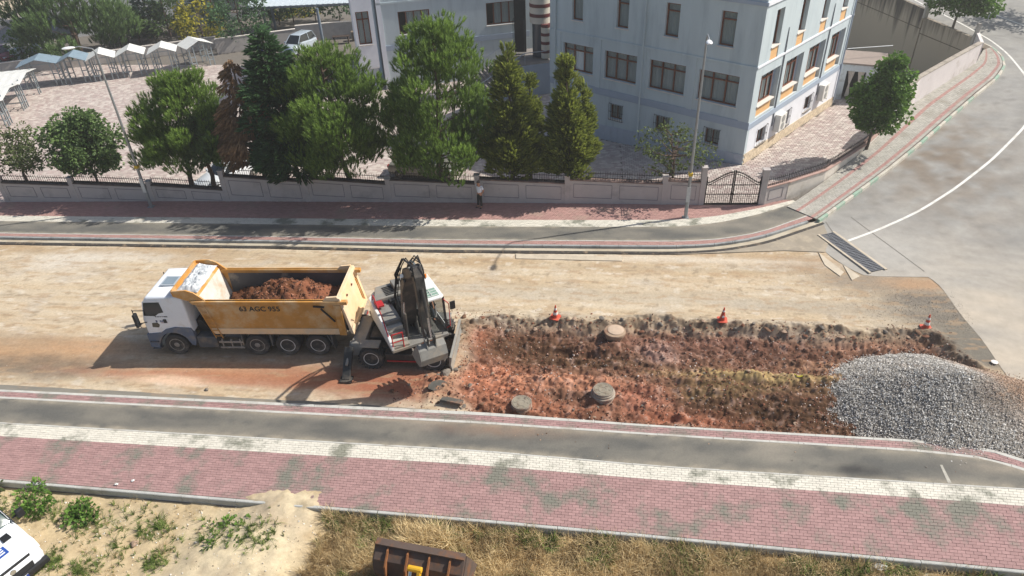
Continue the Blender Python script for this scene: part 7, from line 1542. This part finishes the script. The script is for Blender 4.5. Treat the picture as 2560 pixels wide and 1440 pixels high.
def lid(t, z, r_):
    b = MB(); b.lathe([(0, z), (r_ * .93, z), (r_ * .95, z + .02), (r_, z + .02), (r_ * 1.02, z - .06), (r_ * .98, z - .12)], n=32); o = b.build('cover_ring', m_mhc, t, smooth=True)
    b = MB(); b.lathe([(r_ * .9, z + .002), (r_ * .9, z + .018), (r_ * .8, z + .022), (r_ * .78, z + .012), (r_ * .5, z + .012), (r_ * .48, z + .022), (r_ * .3, z + .022), (r_ * .28, z + .012), (0, z + .012)], n=32); o = b.build('lid', m_lid, t, smooth=True)
    for k in range(6):
        a = k * math.pi / 3; b = MB(); b.cyl((r_ * .64 * math.cos(a), r_ * .64 * math.sin(a), z + .01), (r_ * .64 * math.cos(a), r_ * .64 * math.sin(a), z + .026), .05, n=8); b.build('lid_boss', m_lid, o)
x, y = G(1304, 1006, -.05); t = thing('manhole', 'low round manhole cover in the orange soil near the kerb', 'manhole', (x, y, float(road_z(np.array([x]), np.array([y]))[0][0]) - .22)); lid(t, .34, .40); b = MB(); b.lathe([(.43, -.1), (.41, .2)], n=32); b.build('shaft', m_mhc, t, smooth=True)
x, y = G(1508, 975, .02); t = thing('manhole', 'tall stacked concrete manhole with round cover', 'manhole', (x, y, -.62)); lid(t, .66, .40)
b = MB(); b.lathe([(.62, -.2), (.58, .05), (.47, .3), (.45, .36), (.47, .37), (.47, .48), (.44, .5), (.44, .6)], n=32); b.build('shaft', m_mhc, t, smooth=True); b = MB(); b.lathe([(.47, .42), (.49, .43), (.49, .5), (.46, .52)], n=32); b.build('riser_ring', m_mhc, t, smooth=True)
x, y = G(1537, 828, -.05); t = thing('manhole', 'dusty concrete manhole cone smeared with pale mortar', 'manhole', (x, y, -.68)); b = MB(); b.lathe([(.30, -.1), (.34, .2), (.46, .5), (.49, .6), (.47, .66), (.40, .68), (0, .66)], n=32); b.build('shaft', mat('mortar_concrete', lin(160, 138, 116), .92, .15, 3, dirt=lin(140, 92, 68), damt=.55, dscale=2.2, bump=.5), t, smooth=True)
b = MB(); b.lathe([(.34, .672), (.36, .70), (.30, .72), (.1, .705), (0, .70)], (.04, .02, 0), n=20); b.build('mortar_cap', mat('pale_mortar', lin(188, 166, 144), .95, .12, 4, bump=.5), t, smooth=True)
# cast iron drain grates across the mouth of the side street
m_cast = mat('cast_iron', lin(112, 114, 118), .6, .15, 8, metal=.4); ga, gb_ = np.array(G(2051, 588, -.02)), np.array(G(2176, 680, -.02)); gd = (gb_ - ga); gL = np.hypot(*gd) / 4; gan = math.atan2(gd[1], gd[0])
for k in range(4):
    p = ga + gd * k / 4; t = thing('drain_grate', 'cast iron drain grate, ' + ['first from the pavement', 'second from the pavement', 'third from the pavement', 'fourth, nearest the bare road'][k], 'drain grate', (p[0], p[1], -.045), gan, 'drain grates')
    w_ = .78; b = MB(); b.box(.01, gL - .01, 0, .05, 0, .055); b.box(.01, gL - .01, w_ - .05, w_, 0, .055); b.box(.01, .06, .051, w_ - .051, 0, .055); b.box(gL - .06, gL - .01, .051, w_ - .051, 0, .055); b.box(.061, gL - .061, w_ / 2 - .02, w_ / 2 + .02, .005, .05); b.build('frame', m_cast, t)
    b = MB(); b.box(.02, gL - .02, .02, w_ - .02, -.03, .005); b.build('drain_pit', mat('pit_black', lin(16, 16, 18), .9, .05), t)
    nb = 6
    for j in range(nb):
        xx = .09 + (gL - .18) * (j + .5) / nb; b = MB(); b.box(xx - .036, xx + .036, .055, w_ - .055, .008, .049); b.build('bar', m_cast, t)
b = MB(); sd_ = Vector((-gd[1], gd[0], 0)).normalized(); g3 = Vector((*gd, 0)); p = Vector((*ga, -.05)) - sd_ * .13 - g3 * .02; b.hexa([p + Vector((0, 0, -.1)), p + g3 * 1.04 + Vector((0, 0, -.1)), p + g3 * 1.04 + sd_ * .12 + Vector((0, 0, -.1)), p + sd_ * .12 + Vector((0, 0, -.1))], [p + Vector((0, 0, .06)), p + g3 * 1.04 + Vector((0, 0, .06)), p + g3 * 1.04 + sd_ * .12 + Vector((0, 0, .06)), p + sd_ * .12 + Vector((0, 0, .06))]); struct(b.build('drain_edge', MATS['pale_concrete']))
b = MB(); p = p + sd_ * .93; b.hexa([p + Vector((0, 0, -.1)), p + g3 * 1.04 + Vector((0, 0, -.1)), p + g3 * 1.04 + sd_ * .14 + Vector((0, 0, -.1)), p + sd_ * .14 + Vector((0, 0, -.1))], [p + Vector((0, 0, .055)), p + g3 * 1.04 + Vector((0, 0, .055)), p + g3 * 1.04 + sd_ * .14 + Vector((0, 0, .055)), p + sd_ * .14 + Vector((0, 0, .055))]); struct(b.build('drain_edge', MATS['pale_concrete']))

# ================================================================= GRAVEL, RUBBLE, ROCKS
def stone_tmpl(seed):
    r = np.random.default_rng(seed); V = np.array([(1, 0, 0), (-1, 0, 0), (0, 1, 0), (0, -1, 0), (0, 0, 1), (0, 0, -1.0)]) * r.uniform(.55, 1.1, (6, 1)) + r.normal(0, .12, (6, 3))
    return V * .5, np.array([(0, 2, 4), (2, 1, 4), (1, 3, 4), (3, 0, 4), (2, 0, 5), (1, 2, 5), (3, 1, 5), (0, 3, 5)])
m_stone_c = mat('loose_stone', (1, 1, 1), .85, .1, 20, attr='Col', bump=.2)
def stones(name, pos, size, cols, parent=None, kinds=5):
    Vs = []; Fs = []; Cs = []; o_ = 0; n = len(pos); kd = rng.integers(0, kinds, n)
    for k in range(kinds):
        s_ = kd == k; tv, tf = stone_tmpl(100 + k); V, F, _ = scatter(tv, tf, pos[s_], rng.normal(size=(s_.sum(), 3)), size[s_], np.zeros(s_.sum()))
        Vs.append(V); Fs.append(F + o_); o_ += len(V); Cs.append(np.repeat(cols[s_], 6, axis=0))
    return link(name, np_mesh(name, np.concatenate(Vs), np.concatenate(Fs), col=np.concatenate(Cs)), m_stone_c, parent)
PC, PRx, PRy, PH = (14.05, 21.35), 3.75, 2.95, 1.45
def pile_z(x, y):
    dx, dy = (x - PC[0]) / PRx, (y - PC[1]) / PRy; a = np.arctan2(dy, dx); r = np.hypot(dx, dy) / (1 + .06 * np.sin(3 * a + 1) + .04 * np.sin(5 * a))
    z = 1.68 - 1.82 * np.sqrt(r * r + .014) - .10 * np.exp(-((r - .45) / .35) ** 2 - ((a + 1.0) / .35) ** 2)
    return z + .045 * fbm(x * 1.5, y * 1.5, 3)
def pile_floor(x, y): return np.where(y < near_y0(x) + .03, SW - .01, road_z(x, y)[0])
near_y0 = lambda x: np.interp(x, [p[0] for p in near['edge0']], [p[1] for p in near['edge0']])
gx = np.arange(8.4, 18.9, .1); gy = np.arange(17.8, 25.4, .1); X, Y = np.meshgrid(gx, gy, indexing='ij'); sh = X.shape; X, Y = X.ravel(), Y.ravel(); Zp = pile_z(X, Y); inside = Zp > pile_floor(X, Y) - .12
idx = np.arange(X.size).reshape(sh); F = np.c_[idx[:-1, :-1].ravel(), idx[1:, :-1].ravel(), idx[1:, 1:].ravel(), idx[:-1, 1:].ravel()]; F = F[inside[F].all(1)]
gp = stuff(link('gravel_pile', np_mesh('gravel_pile', np.c_[X, Y, Zp - .03], F, col=np.tile(np.array(lin(128, 122, 114)), (len(X), 1))), m_dirt, smooth='all'), 'large heap of pale grey crushed gravel at the end of the trench', 'gravel')
n = 68000; ax_ = rng.uniform(8.4, 18.8, n); ay_ = rng.uniform(17.8, 25.3, n); pz = pile_z(ax_, ay_); fz_ = pile_floor(ax_, ay_); k = (pz > fz_ - .01) | ((pz > fz_ - .13) & (rng.uniform(0, 1, n) < .3)) | ((pz > fz_ - .45) & (rng.uniform(0, 1, n) < .02)); ax_, ay_ = ax_[k], ay_[k]; zz = np.maximum(pz, fz_)[k] + rng.uniform(-.01, .02, k.sum()); n = len(ax_)
tn = rng.uniform(0, 1, n) ** 1.2; gc = np.array(lin(164, 156, 144)) * (1 - tn[:, None]) + np.array(lin(242, 239, 232)) * tn[:, None]
dst = np.clip(sstep(13.9, 15.9, ax_ + .5 * fbm(ax_ * .8, ay_ * .8, 2)) * sstep(19.3, 22, ay_ + .25 * (ax_ - 14)) + .25 * (fbm(ax_, ay_, 2) > .55), 0, 1)[:, None] * .75; gc = gc * (1 - dst) + np.array(lin(176, 140, 108)) * dst
dk = np.exp(-(((ax_ - 14.6) / .7) ** 2 + ((ay_ - 20.6) / .5) ** 2))[:, None] * .5; gc = gc * (1 - dk) + np.array(lin(96, 74, 56)) * dk
stuff(stones('gravel_stones', np.c_[ax_, ay_, zz], rng.choice([.5, .7, .9, 1, 1.1, 1.5], n) * rng.uniform(.035, .062, n), gc, gp))
# clods lying on the soil in the truck bed
n = 900; u_ = rng.normal(-4.9, 1.3, n); v_ = rng.uniform(-1.1, 1.1, n); k = (u_ > -7.3) & (u_ < -2.3); u_, v_ = u_[k], v_[k]; n = len(u_)
hz_ = ZB + .34 + 1.28 * np.exp(-((u_ + 4.9) / 2.2) ** 2) * (1 - .30 * (v_ / 1.14) ** 2) + .22 * fbm(u_ * 1.6, v_ * 1.6, 4) + .13 * np.abs(pn(u_ * 4, v_ * 4)) + .08 * fbm(u_ * 7, v_ * 7, 3)
gc = np.array([lin(96, 62, 42), lin(120, 80, 56), lin(150, 104, 80), lin(74, 50, 36)])[rng.choice(4, n)]
stuff(stones('load_clods', np.c_[u_, v_, hz_], rng.uniform(.04, .16, n), gc, bpy.data.objects['soil_load']))
# rubble through the excavation and over the bare road
n = 15000; ax_ = rng.uniform(-7.6, 15.8, n); ay_ = rng.uniform(19.1, 26.4, n); z_, sd_n, in_n = road_z(ax_, ay_); k = (in_n > .08) | (rng.uniform(0, 1, n) < .12 * (sd_n > -1.2)) | ((ax_ < -4) & (rng.uniform(0, 1, n) < .3)); ax_, ay_, z_, in_n = ax_[k], ay_[k], z_[k], in_n[k]; n = len(ax_)
pal = np.array([lin(150, 96, 72), lin(128, 84, 64), lin(196, 160, 140), lin(214, 200, 190), lin(104, 76, 58), lin(112, 104, 96), lin(170, 112, 84)]); gc = pal[rng.choice(7, n, p=[.26, .22, .1, .06, .18, .08, .1])]
rub = stuff(stones('rubble', np.c_[ax_, ay_, z_ + .01], rng.uniform(.025, .075, n) * rng.choice([1, 1, 1, 1.7], n), gc * .85), 'loose broken stones and clods strewn through the excavated soil', 'rubble')
n = 6000; ax_ = np.r_[rng.normal(0, 1, n // 2) * 1.9 + G(2330, 770)[0], rng.uniform(-46, 14, n // 2)]; ay_ = np.r_[rng.normal(0, 1, n // 2) * .9 + G(2330, 770)[1], rng.uniform(19.4, 31, n // 2)]; k = (ax_ < 17) & (ay_ < 31); ax_, ay_ = ax_[k], ay_[k]; z_, sd_n, in_n = road_z(ax_, ay_); n = len(ax_)
gc = np.array([lin(176, 160, 138), lin(120, 112, 102), lin(206, 196, 180)])[rng.choice(3, n)]; stuff(stones('road_grit', np.c_[ax_, ay_, z_ + .008], rng.uniform(.012, .04, n), gc * .9, None), 'scattered grit lying on the bare earth road', 'grit')
# clods and stones big enough to pick out
n_r = 0; m_rock = [mat('rock_brown', lin(112, 84, 64), .9, .2, 5, bump=.4), mat('rock_grey', lin(120, 112, 102), .9, .2, 5, bump=.4), mat('rock_pale', lin(156, 132, 112), .9, .15, 5, bump=.3), mat('rock_red', lin(120, 82, 62), .9, .2, 5, bump=.4)]
def rock_me(seed, m):
    r = np.random.default_rng(seed); import bmesh
    bm = bmesh.new(); bmesh.ops.create_icosphere(bm, subdivisions=2, radius=.5); s_ = r.uniform(.7, 1.2, 3) * (1, 1, .7); ph = r.uniform(0, 9, 3)
    for v in bm.verts:
        k = 1 + .22 * math.sin(4 * v.co.x + ph[0]) * math.cos(5 * v.co.y + ph[1]) + .14 * math.sin(9 * v.co.z + ph[2]) + r.normal(0, .035); v.co = Vector((v.co.x * s_[0], v.co.y * s_[1], v.co.z * s_[2])) * k
    me = bpy.data.meshes.new('rock'); bm.to_mesh(me); bm.free(); me.materials.append(m); return me
RM = [rock_me(60 + i, m_rock[i % 4]) for i in range(8)]
def rock(x, y, s_, lb, grp, mi=None, lift=.25, z=None):
    z_ = float(road_z(np.array([x]), np.array([y]))[0][0]) if z is None else z; o = bpy.data.objects.new('rock', RM[R.randrange(8) if mi is None else mi]); COL.objects.link(o); o.location = (x, y, z_ + s_ * lift * .6); o.scale = (s_, s_ * R.uniform(.7, 1.1), s_ * R.uniform(.6, .95)); o.rotation_euler = (R.uniform(-.3, .3), R.uniform(-.3, .3), R.uniform(0, 6.3)); return tag(o, lb, 'rock', grp)
for i in range(46):
    px = 1200 + (2350 - 1200) * i / 45 + R.uniform(-12, 12); py = np.interp(px, [1200, 1330, 1560, 1740, 2000, 2330], [795, 797, 800, 804, 818, 832]) + R.uniform(-2, 16); rock(*G(px, py, 0), R.uniform(.13, .28), 'brown earth clod along the upper rim of the trench', 'clods on the trench rim')
for i in range(30):
    px, py = R.gauss(1120, 34), R.gauss(965, 34); rock(*G(px, py, 0), R.uniform(.1, .24), 'broken clod in the spoil heap beside the excavator front wheel', 'clods in the spoil heap by the excavator')
for i in range(34):
    px, py = R.uniform(1230, 2080), R.uniform(850, 1050); rock(*G(px, py, -.4), R.uniform(.09, .18), 'stone lying on the floor of the excavation', 'stones on the trench floor')
for (px, py, s_, lb, mi) in ((980, 975, .26, 'single brown clod lying alone before the excavator', 0), (515, 972, .2, 'small grey stone at the edge of the gutter', 1), (1115, 935, .42, 'large dark stone by the excavator front wheel', 1), (1160, 790, .3, 'brown stone at the left tip of the trench rim', 0), (1140, 920, .3, 'grey stone slab at the foot of the blade', 5)):
    rock(*G(px, py, 0), s_, lb, None, mi) if True else None
for i in range(26):
    px = R.uniform(1200, 2400); py = np.interp(px, [1200, 1650, 2400], [1070, 1110, 1150]) + R.uniform(-25, 45); x, y = G(px, py, SW); rock(x, y, R.uniform(.03, .07), 'small dark crumb of soil on the near cycle track', 'crumbs on the cycle track', z=SW)
# broken asphalt slabs at the end of the gutter
m_slab = mat('broken_asphalt', lin(84, 82, 76), .92, .2, 5, dirt=lin(150, 104, 76), damt=.4, dscale=3, bump=.5)
for i, (px, py, L_, w_, th, rx, rz, lb) in enumerate(((1128, 1003, .85, .28, .12, -.12, -.12, 'dark broken kerb slab lying beside the gutter end'), (1092, 968, .8, .42, .1, .6, .5, 'tilted slab of broken asphalt leaning on the spoil heap'))):
    b = MB(); r = np.random.default_rng(i + 4); n = 9; pl2 = [(L_ / 2 * math.cos(2 * math.pi * k / n) * r.uniform(.85, 1.15), w_ / 2 * math.sin(2 * math.pi * k / n) * r.uniform(.85, 1.2)) for k in range(n)] if i else [(-L_ / 2, -w_ / 2), (L_ / 2, -w_ / 2), (L_ / 2 + .05, w_ / 2), (-L_ / 2 + .06, w_ / 2)]
    b.prism(pl2, lambda a, c, q: (a, c, q), -th / 2, th / 2); o = tag(b.build('asphalt_slab', m_slab, bevel=.015), lb, 'slab', 'broken slabs by the gutter'); x, y = G(px, py, .1); o.location = (x, y, .12 + .1 * i); o.rotation_euler = (rx, .1, rz)
# yellow ribbon in the trench, white disc on the asphalt
b = MB(); pts = [G(x, y, -.35) for x, y in ((1985, 939), (1993, 945), (2005, 944), (2016, 937))]; b.tube([(x, y, float(road_z(np.array([x]), np.array([y]))[0][0]) + .03) for x, y in pts], .018, 5); tag(b.build('yellow_ribbon', mat('ribbon_yellow', lin(214, 208, 40), .6, .05)), 'short bright yellow ribbon lying in the trench', 'ribbon')
b = MB(); b.lathe([(0, 0), (.12, 0), (.13, .03), (.05, .04), (0, .04)], n=16); o = tag(b.build('white_disc', m_cwh), 'small white disc lying on the asphalt by the gravel', 'disc'); o.location = (*G(2486, 906, -.03), -.03)
# ================================================================= WASTE GROUND IN FRONT
kyl = lambda x: np.interp(x, [p[0] for p in kb], [p[1] for p in kb]) - .07
SPX, SPY = G(715, 1262, 0)
def waste_z(x, y):
    d = kyl(x) - y; z = -.26 + .07 * fbm(x * .5, y * .5, 4) + .025 * fbm(x * 3, y * 3, 3)
    u = (x - SPX); mound = np.exp(-(np.abs(u + .10 * (SPY - y) * 3.2) / (1.25 + .34 * np.clip(SPY - y, 0, 9))) ** 2.4) * np.exp(-(np.clip(y - SPY, 0, 9) / .5) ** 2) * (1 - .07 * np.clip(SPY - y, 0, 6))
    z = z + mound * .48 + .06 * mound * fbm(x * 1.6, y * 1.6, 4); z = z + .13 * np.exp(-(d / .6) ** 2) * (1 - mound)
    return z, mound
xs = np.arange(-34, 22, .11); ys = np.r_[np.arange(2.5, 9, .3), np.arange(9, 16.2, .075)]; X, Y = np.meshgrid(xs, ys, indexing='ij'); sh = X.shape; X, Y = X.ravel(), Y.ravel(); Z, MD = waste_z(X, Y)
over = Y > kyl(X) + .07; spill = SW + .10 * np.clip(MD * 2.2 - .7 + .8 * fbm(X * 2.2, Y * 2.2, 3), -.3, 1) - .01; Z = np.where(over, np.where(MD > .05, spill + .04 * np.clip(MD * 4, 0, 1) - .05, SW - .08), Z)
def waste_col(x, y, md):
    c = np.tile(np.array(lin(182, 158, 116)), (len(x), 1)); n1 = fbm(x * .6, y * .6, 4); n2 = fbm(x * 2.2, y * 2.2, 3)
    def mx(col, k): k = np.clip(k, 0, 1)[:, None]; c[:] = c * (1 - k) + np.array(lin(*col)) * k
    mx((196, 176, 140), sstep(-7, -11, x)); mx((168, 138, 94), .5 + n1); mx((200, 182, 148), sstep(-7.5, -12, x) * (.6 + n1)); mx((206, 190, 158), md * 1.6); mx((182, 166, 140), md * 1.4 * np.clip(n1 + .2, 0, 1)); mx((150, 126, 92), .5 * np.clip(n2 - .15, 0, 1)); mx((170, 160, 142), sstep(7.5, 9, x) * (.5 + n2))
    return c * .92
idx = np.arange(X.size).reshape(sh); F = np.c_[idx[:-1, :-1].ravel(), idx[1:, :-1].ravel(), idx[1:, 1:].ravel(), idx[:-1, 1:].ravel()]; zf_ = Z[F]; F = F[zf_.max(1) > -.58] if False else F
struct(link('waste_ground', np_mesh('waste_ground', np.c_[X, Y, Z], F, col=waste_col(X, Y, MD)), m_dirt, smooth='all'))
def tmpl_grass(n=8, seed=5, spread=.5, w=.03):
    r = np.random.default_rng(seed); V = []; F = []
    for i in range(n):
        a = r.uniform(0, 6.28); l = r.uniform(.6, 1.1); s_ = np.array([-math.sin(a), math.cos(a), 0]) * w; u = np.array([math.cos(a), math.sin(a), 0]); b_ = u * r.uniform(0, .12); sp = spread * r.uniform(.4, 1.5); mid = b_ + u * l * sp * .35 + np.array([0, 0, l * .6]); tip = b_ + u * l * sp + np.array([0, 0, l * .85]); k = len(V)
        V += [b_ - s_, b_ + s_, mid + s_ * .8, mid - s_ * .8, tip]; F += [(k, k + 1, k + 2), (k, k + 2, k + 3), (k + 3, k + 2, k + 4)]
    return np.array(V), np.array(F)
GT = tmpl_grass(9, 5, .55, .017); GB = tmpl_grass(9, 8, .9, .04)
f_dry = foliage_mat('dry_grass', lin(158, 134, 94), lin(238, 218, 172), .4, .8); f_wd = foliage_mat('green_weeds', lin(58, 78, 32), lin(138, 158, 80), .35, .6)
def grass(name, label, pts, size, tmpl, m, tint, lean=.35):
    z, md = waste_z(pts[:, 0], pts[:, 1]); n = len(pts); D = np.c_[rng.normal(0, lean, (n, 2)), np.ones(n)]
    V, F, T_ = scatter(*tmpl, np.c_[pts, z - .02], D, size, tint); return stuff(link(name, np_mesh(name, V, F, tint=T_), m), label, 'grass')
def area(n, x0, x1, y0, dens):
    x = rng.uniform(x0, x1, n); y = rng.uniform(y0, 15.2, n); k = (y < kyl(x) - .05) & (waste_z(x, y)[1] < .25); x, y = x[k], y[k]; k = rng.uniform(0, 1, len(x)) < dens(x, y); return np.c_[x[k], y[k]]
cl = lambda x, y, s_=.55, o_=0: np.clip(.5 + 1.1 * fbm(x * s_ + o_, y * s_, 3), 0, 1)
P_ = area(46000, -9.5, 20, 8.0, lambda x, y: sstep(-9.6, -8.2, x) * (.25 + .75 * cl(x, y)) * (1 - .75 * sstep(6.5, 9.5, x) * sstep(12.4, 13, y)))
grass('dry_grass', 'straw coloured dry grass covering the waste ground beside the loader', P_, rng.uniform(.2, .55, len(P_)), GT, f_dry, np.clip(cl(P_[:, 0], P_[:, 1], .8, 9) * .7 + rng.uniform(0, .3, len(P_)), 0, 1), .5)
P_ = area(26000, -9.5, 20, 8.0, lambda x, y: sstep(-9.3, -8.3, x) * np.clip(1.5 * cl(x, y, .8, 31) - .85 + .5 * np.exp(-((kyl(x) - y - .3) / .35) ** 2), 0, .7))
grass('green_weeds', 'green weeds growing through the dry grass along the kerb', P_, rng.uniform(.2, .42, len(P_)), GB, f_wd, rng.uniform(.1, .9, len(P_)), .6)
lb_ = [(-19.9, 14.0, .9, .5), (-17.6, 13.8, 1.2, .45), (-16.2, 13.4, .9, .5), (-15.0, 12.7, .5, 1.0), (-12.0, 13.3, 1.5, .4), (-10.4, 13.3, .6, .3), (-17.0, 12.0, .4, .3), (-15.8, 11.8, .35, .25), (-13.5, 12.3, .5, .3), (-14.2, 13.5, .5, .3)]
P_ = np.concatenate([np.c_[rng.normal(a, c * .6, 70), rng.normal(b_, d * .8, 70)] for a, b_, c, d in lb_]); P_ = P_[P_[:, 1] < kyl(P_[:, 0]) - .05]
grass('green_weeds', 'green weeds scattered over the sandy ground behind the van', P_, rng.uniform(.1, .3, len(P_)), GB, f_wd, rng.uniform(.1, .9, len(P_)), .7)
P_ = area(5000, -24, -8.5, 9.5, lambda x, y: np.clip(1.3 * cl(x, y, .9, 5) - .75, 0, .5))
grass('dry_grass', 'thin dry grass on the sandy ground behind the van', P_, rng.uniform(.12, .26, len(P_)), GT, f_dry, rng.uniform(.2, .9, len(P_)), .7)
n = 5200; ax_ = rng.uniform(-24, 12, n); ay_ = rng.uniform(9, 15.1, n); k = (ay_ < kyl(ax_) - .05) & ((ax_ < -7) | (rng.uniform(0, 1, n) < .25)); ax_, ay_ = ax_[k], ay_[k]; n = len(ax_); z_ = waste_z(ax_, ay_)[0]
stuff(stones('pebbles', np.c_[ax_, ay_, z_ + .008], rng.uniform(.015, .06, n) * rng.choice([1, 1, 1, 1.8], n), np.array([lin(206, 194, 170), lin(160, 146, 122), lin(226, 222, 212)])[rng.choice(3, n)] * .9), 'small stones scattered over the sandy waste ground', 'pebbles')
for i, (x, y, w_, h_, lb) in enumerate(((-18.85, 14.05, .5, .7, 'leafy green bush on the kerb above the van'), (-17.0, 13.8, .42, .25, 'low spreading green bush along the kerb right of the leafy one'), (-21.0, 14.25, .5, .3, 'low green bush at the left edge beside the kerb'), (-11.6, 13.35, .7, .25, 'dark green weed clump at the kerb left of the sand ramp'))):
    tree('weed_bush', lb, 'bush', (x, y, -.2), [(0, 0, 0), (.02, 0, h_ * .5), (.03, 0, h_ * .8)], .02, P_ball(w_), .05, h_ + .1, 26, .22, 34, LEAF, .13, 'leaf', f_lind2 if i != 2 else f_olive, 70 + i, bark=m_bark2, nl=0, group='weed bushes along the kerb')
# pale tuft leaning over the kerb
P_ = np.c_[rng.normal(-4.85, .35, 420), rng.normal(13.55, .18, 420)]; P_ = P_[P_[:, 1] < kyl(P_[:, 0]) - .03]
grass('dry_grass', 'tall pale grass tuft leaning over the kerb above the loader bucket', P_, rng.uniform(.5, .85, len(P_)), GT, f_dry, rng.uniform(.6, 1, len(P_)), .35)
# litter
m_paper = mat('white_litter', lin(228, 228, 224), .8, .06, 8)
for i, (px, py, s_, lb) in enumerate(((2198, 1432, .3, 'crumpled white bag beside the kerb at the lower right'), (1850, 1388, .12, 'scrap of white paper beside the kerb near the dry grass'), (292, 1212, .11, 'clear plastic scrap lying on the red pavers, left one'), (333, 1203, .1, 'clear plastic scrap lying on the red pavers, right one'), (1262, 478, .16, 'white paint smear shaped like a bird on the wall panel'))):
    if i == 4: continue
    r = np.random.default_rng(i); b = MB(); nn = 6; x, y = G(px, py, -.3 if i < 2 else SW)
    vs = [(s_ * (a / nn - .5) + r.normal(0, .1 * s_), s_ * .7 * (c / nn - .5) + r.normal(0, .1 * s_), abs(r.normal(0, .25 * s_)) + .01) for a in range(nn + 1) for c in range(nn + 1)]
    b.add(vs, [(a * (nn + 1) + c, (a + 1) * (nn + 1) + c, (a + 1) * (nn + 1) + c + 1, a * (nn + 1) + c + 1) for a in range(nn) for c in range(nn)]); o = tag(b.build('litter', m_paper), lb, 'litter', 'scraps of litter'); o.location = (x, y, (float(waste_z(np.array([x]), np.array([y]))[0][0]) + .05) if i < 2 else SW + .01)
for i, (x, y, s_) in enumerate(((9.35, 12.35, .55), (-16.05, 11.6, .22), (-17.3, 11.0, .2), (-14.6, 12.9, .3), (8.2, 12.45, .3), (7.4, 12.6, .24))):
    rock(x, y, s_, ['grey boulder by the white bag at the kerb', 'pale stone on the sand behind the van, upper one', 'pale stone on the sand nearest the van bonnet', 'flat pale stone among the weeds below the kerb', 'grey stone left of the white bag', 'small grey stone beside the kerb and dry grass'][i], None, 1 if i in (0, 4, 5) else 2, z=float(waste_z(np.array([x]), np.array([y]))[0][0]))
# thin dusty summer haze
b = MB(); b.box(-410, 410, -160, 510, -3.0, 24.0)
hz_o = b.build('haze', None); hm = bpy.data.materials.new('haze_air'); hm.use_nodes = True; n = hm.node_tree.nodes; n.clear()
pv = n.new('ShaderNodeVolumePrincipled'); pv.inputs['Color'].default_value = (1, .98, .95, 1); pv.inputs['Density'].default_value = .0010; pv.inputs['Anisotropy'].default_value = .3
om = n.new('ShaderNodeOutputMaterial'); hm.node_tree.links.new(pv.outputs[0], om.inputs['Volume']); hz_o.data.materials.append(hm); hz_o['kind'] = 'stuff'; hz_o['label'] = 'thin pale dusty haze over the whole site'
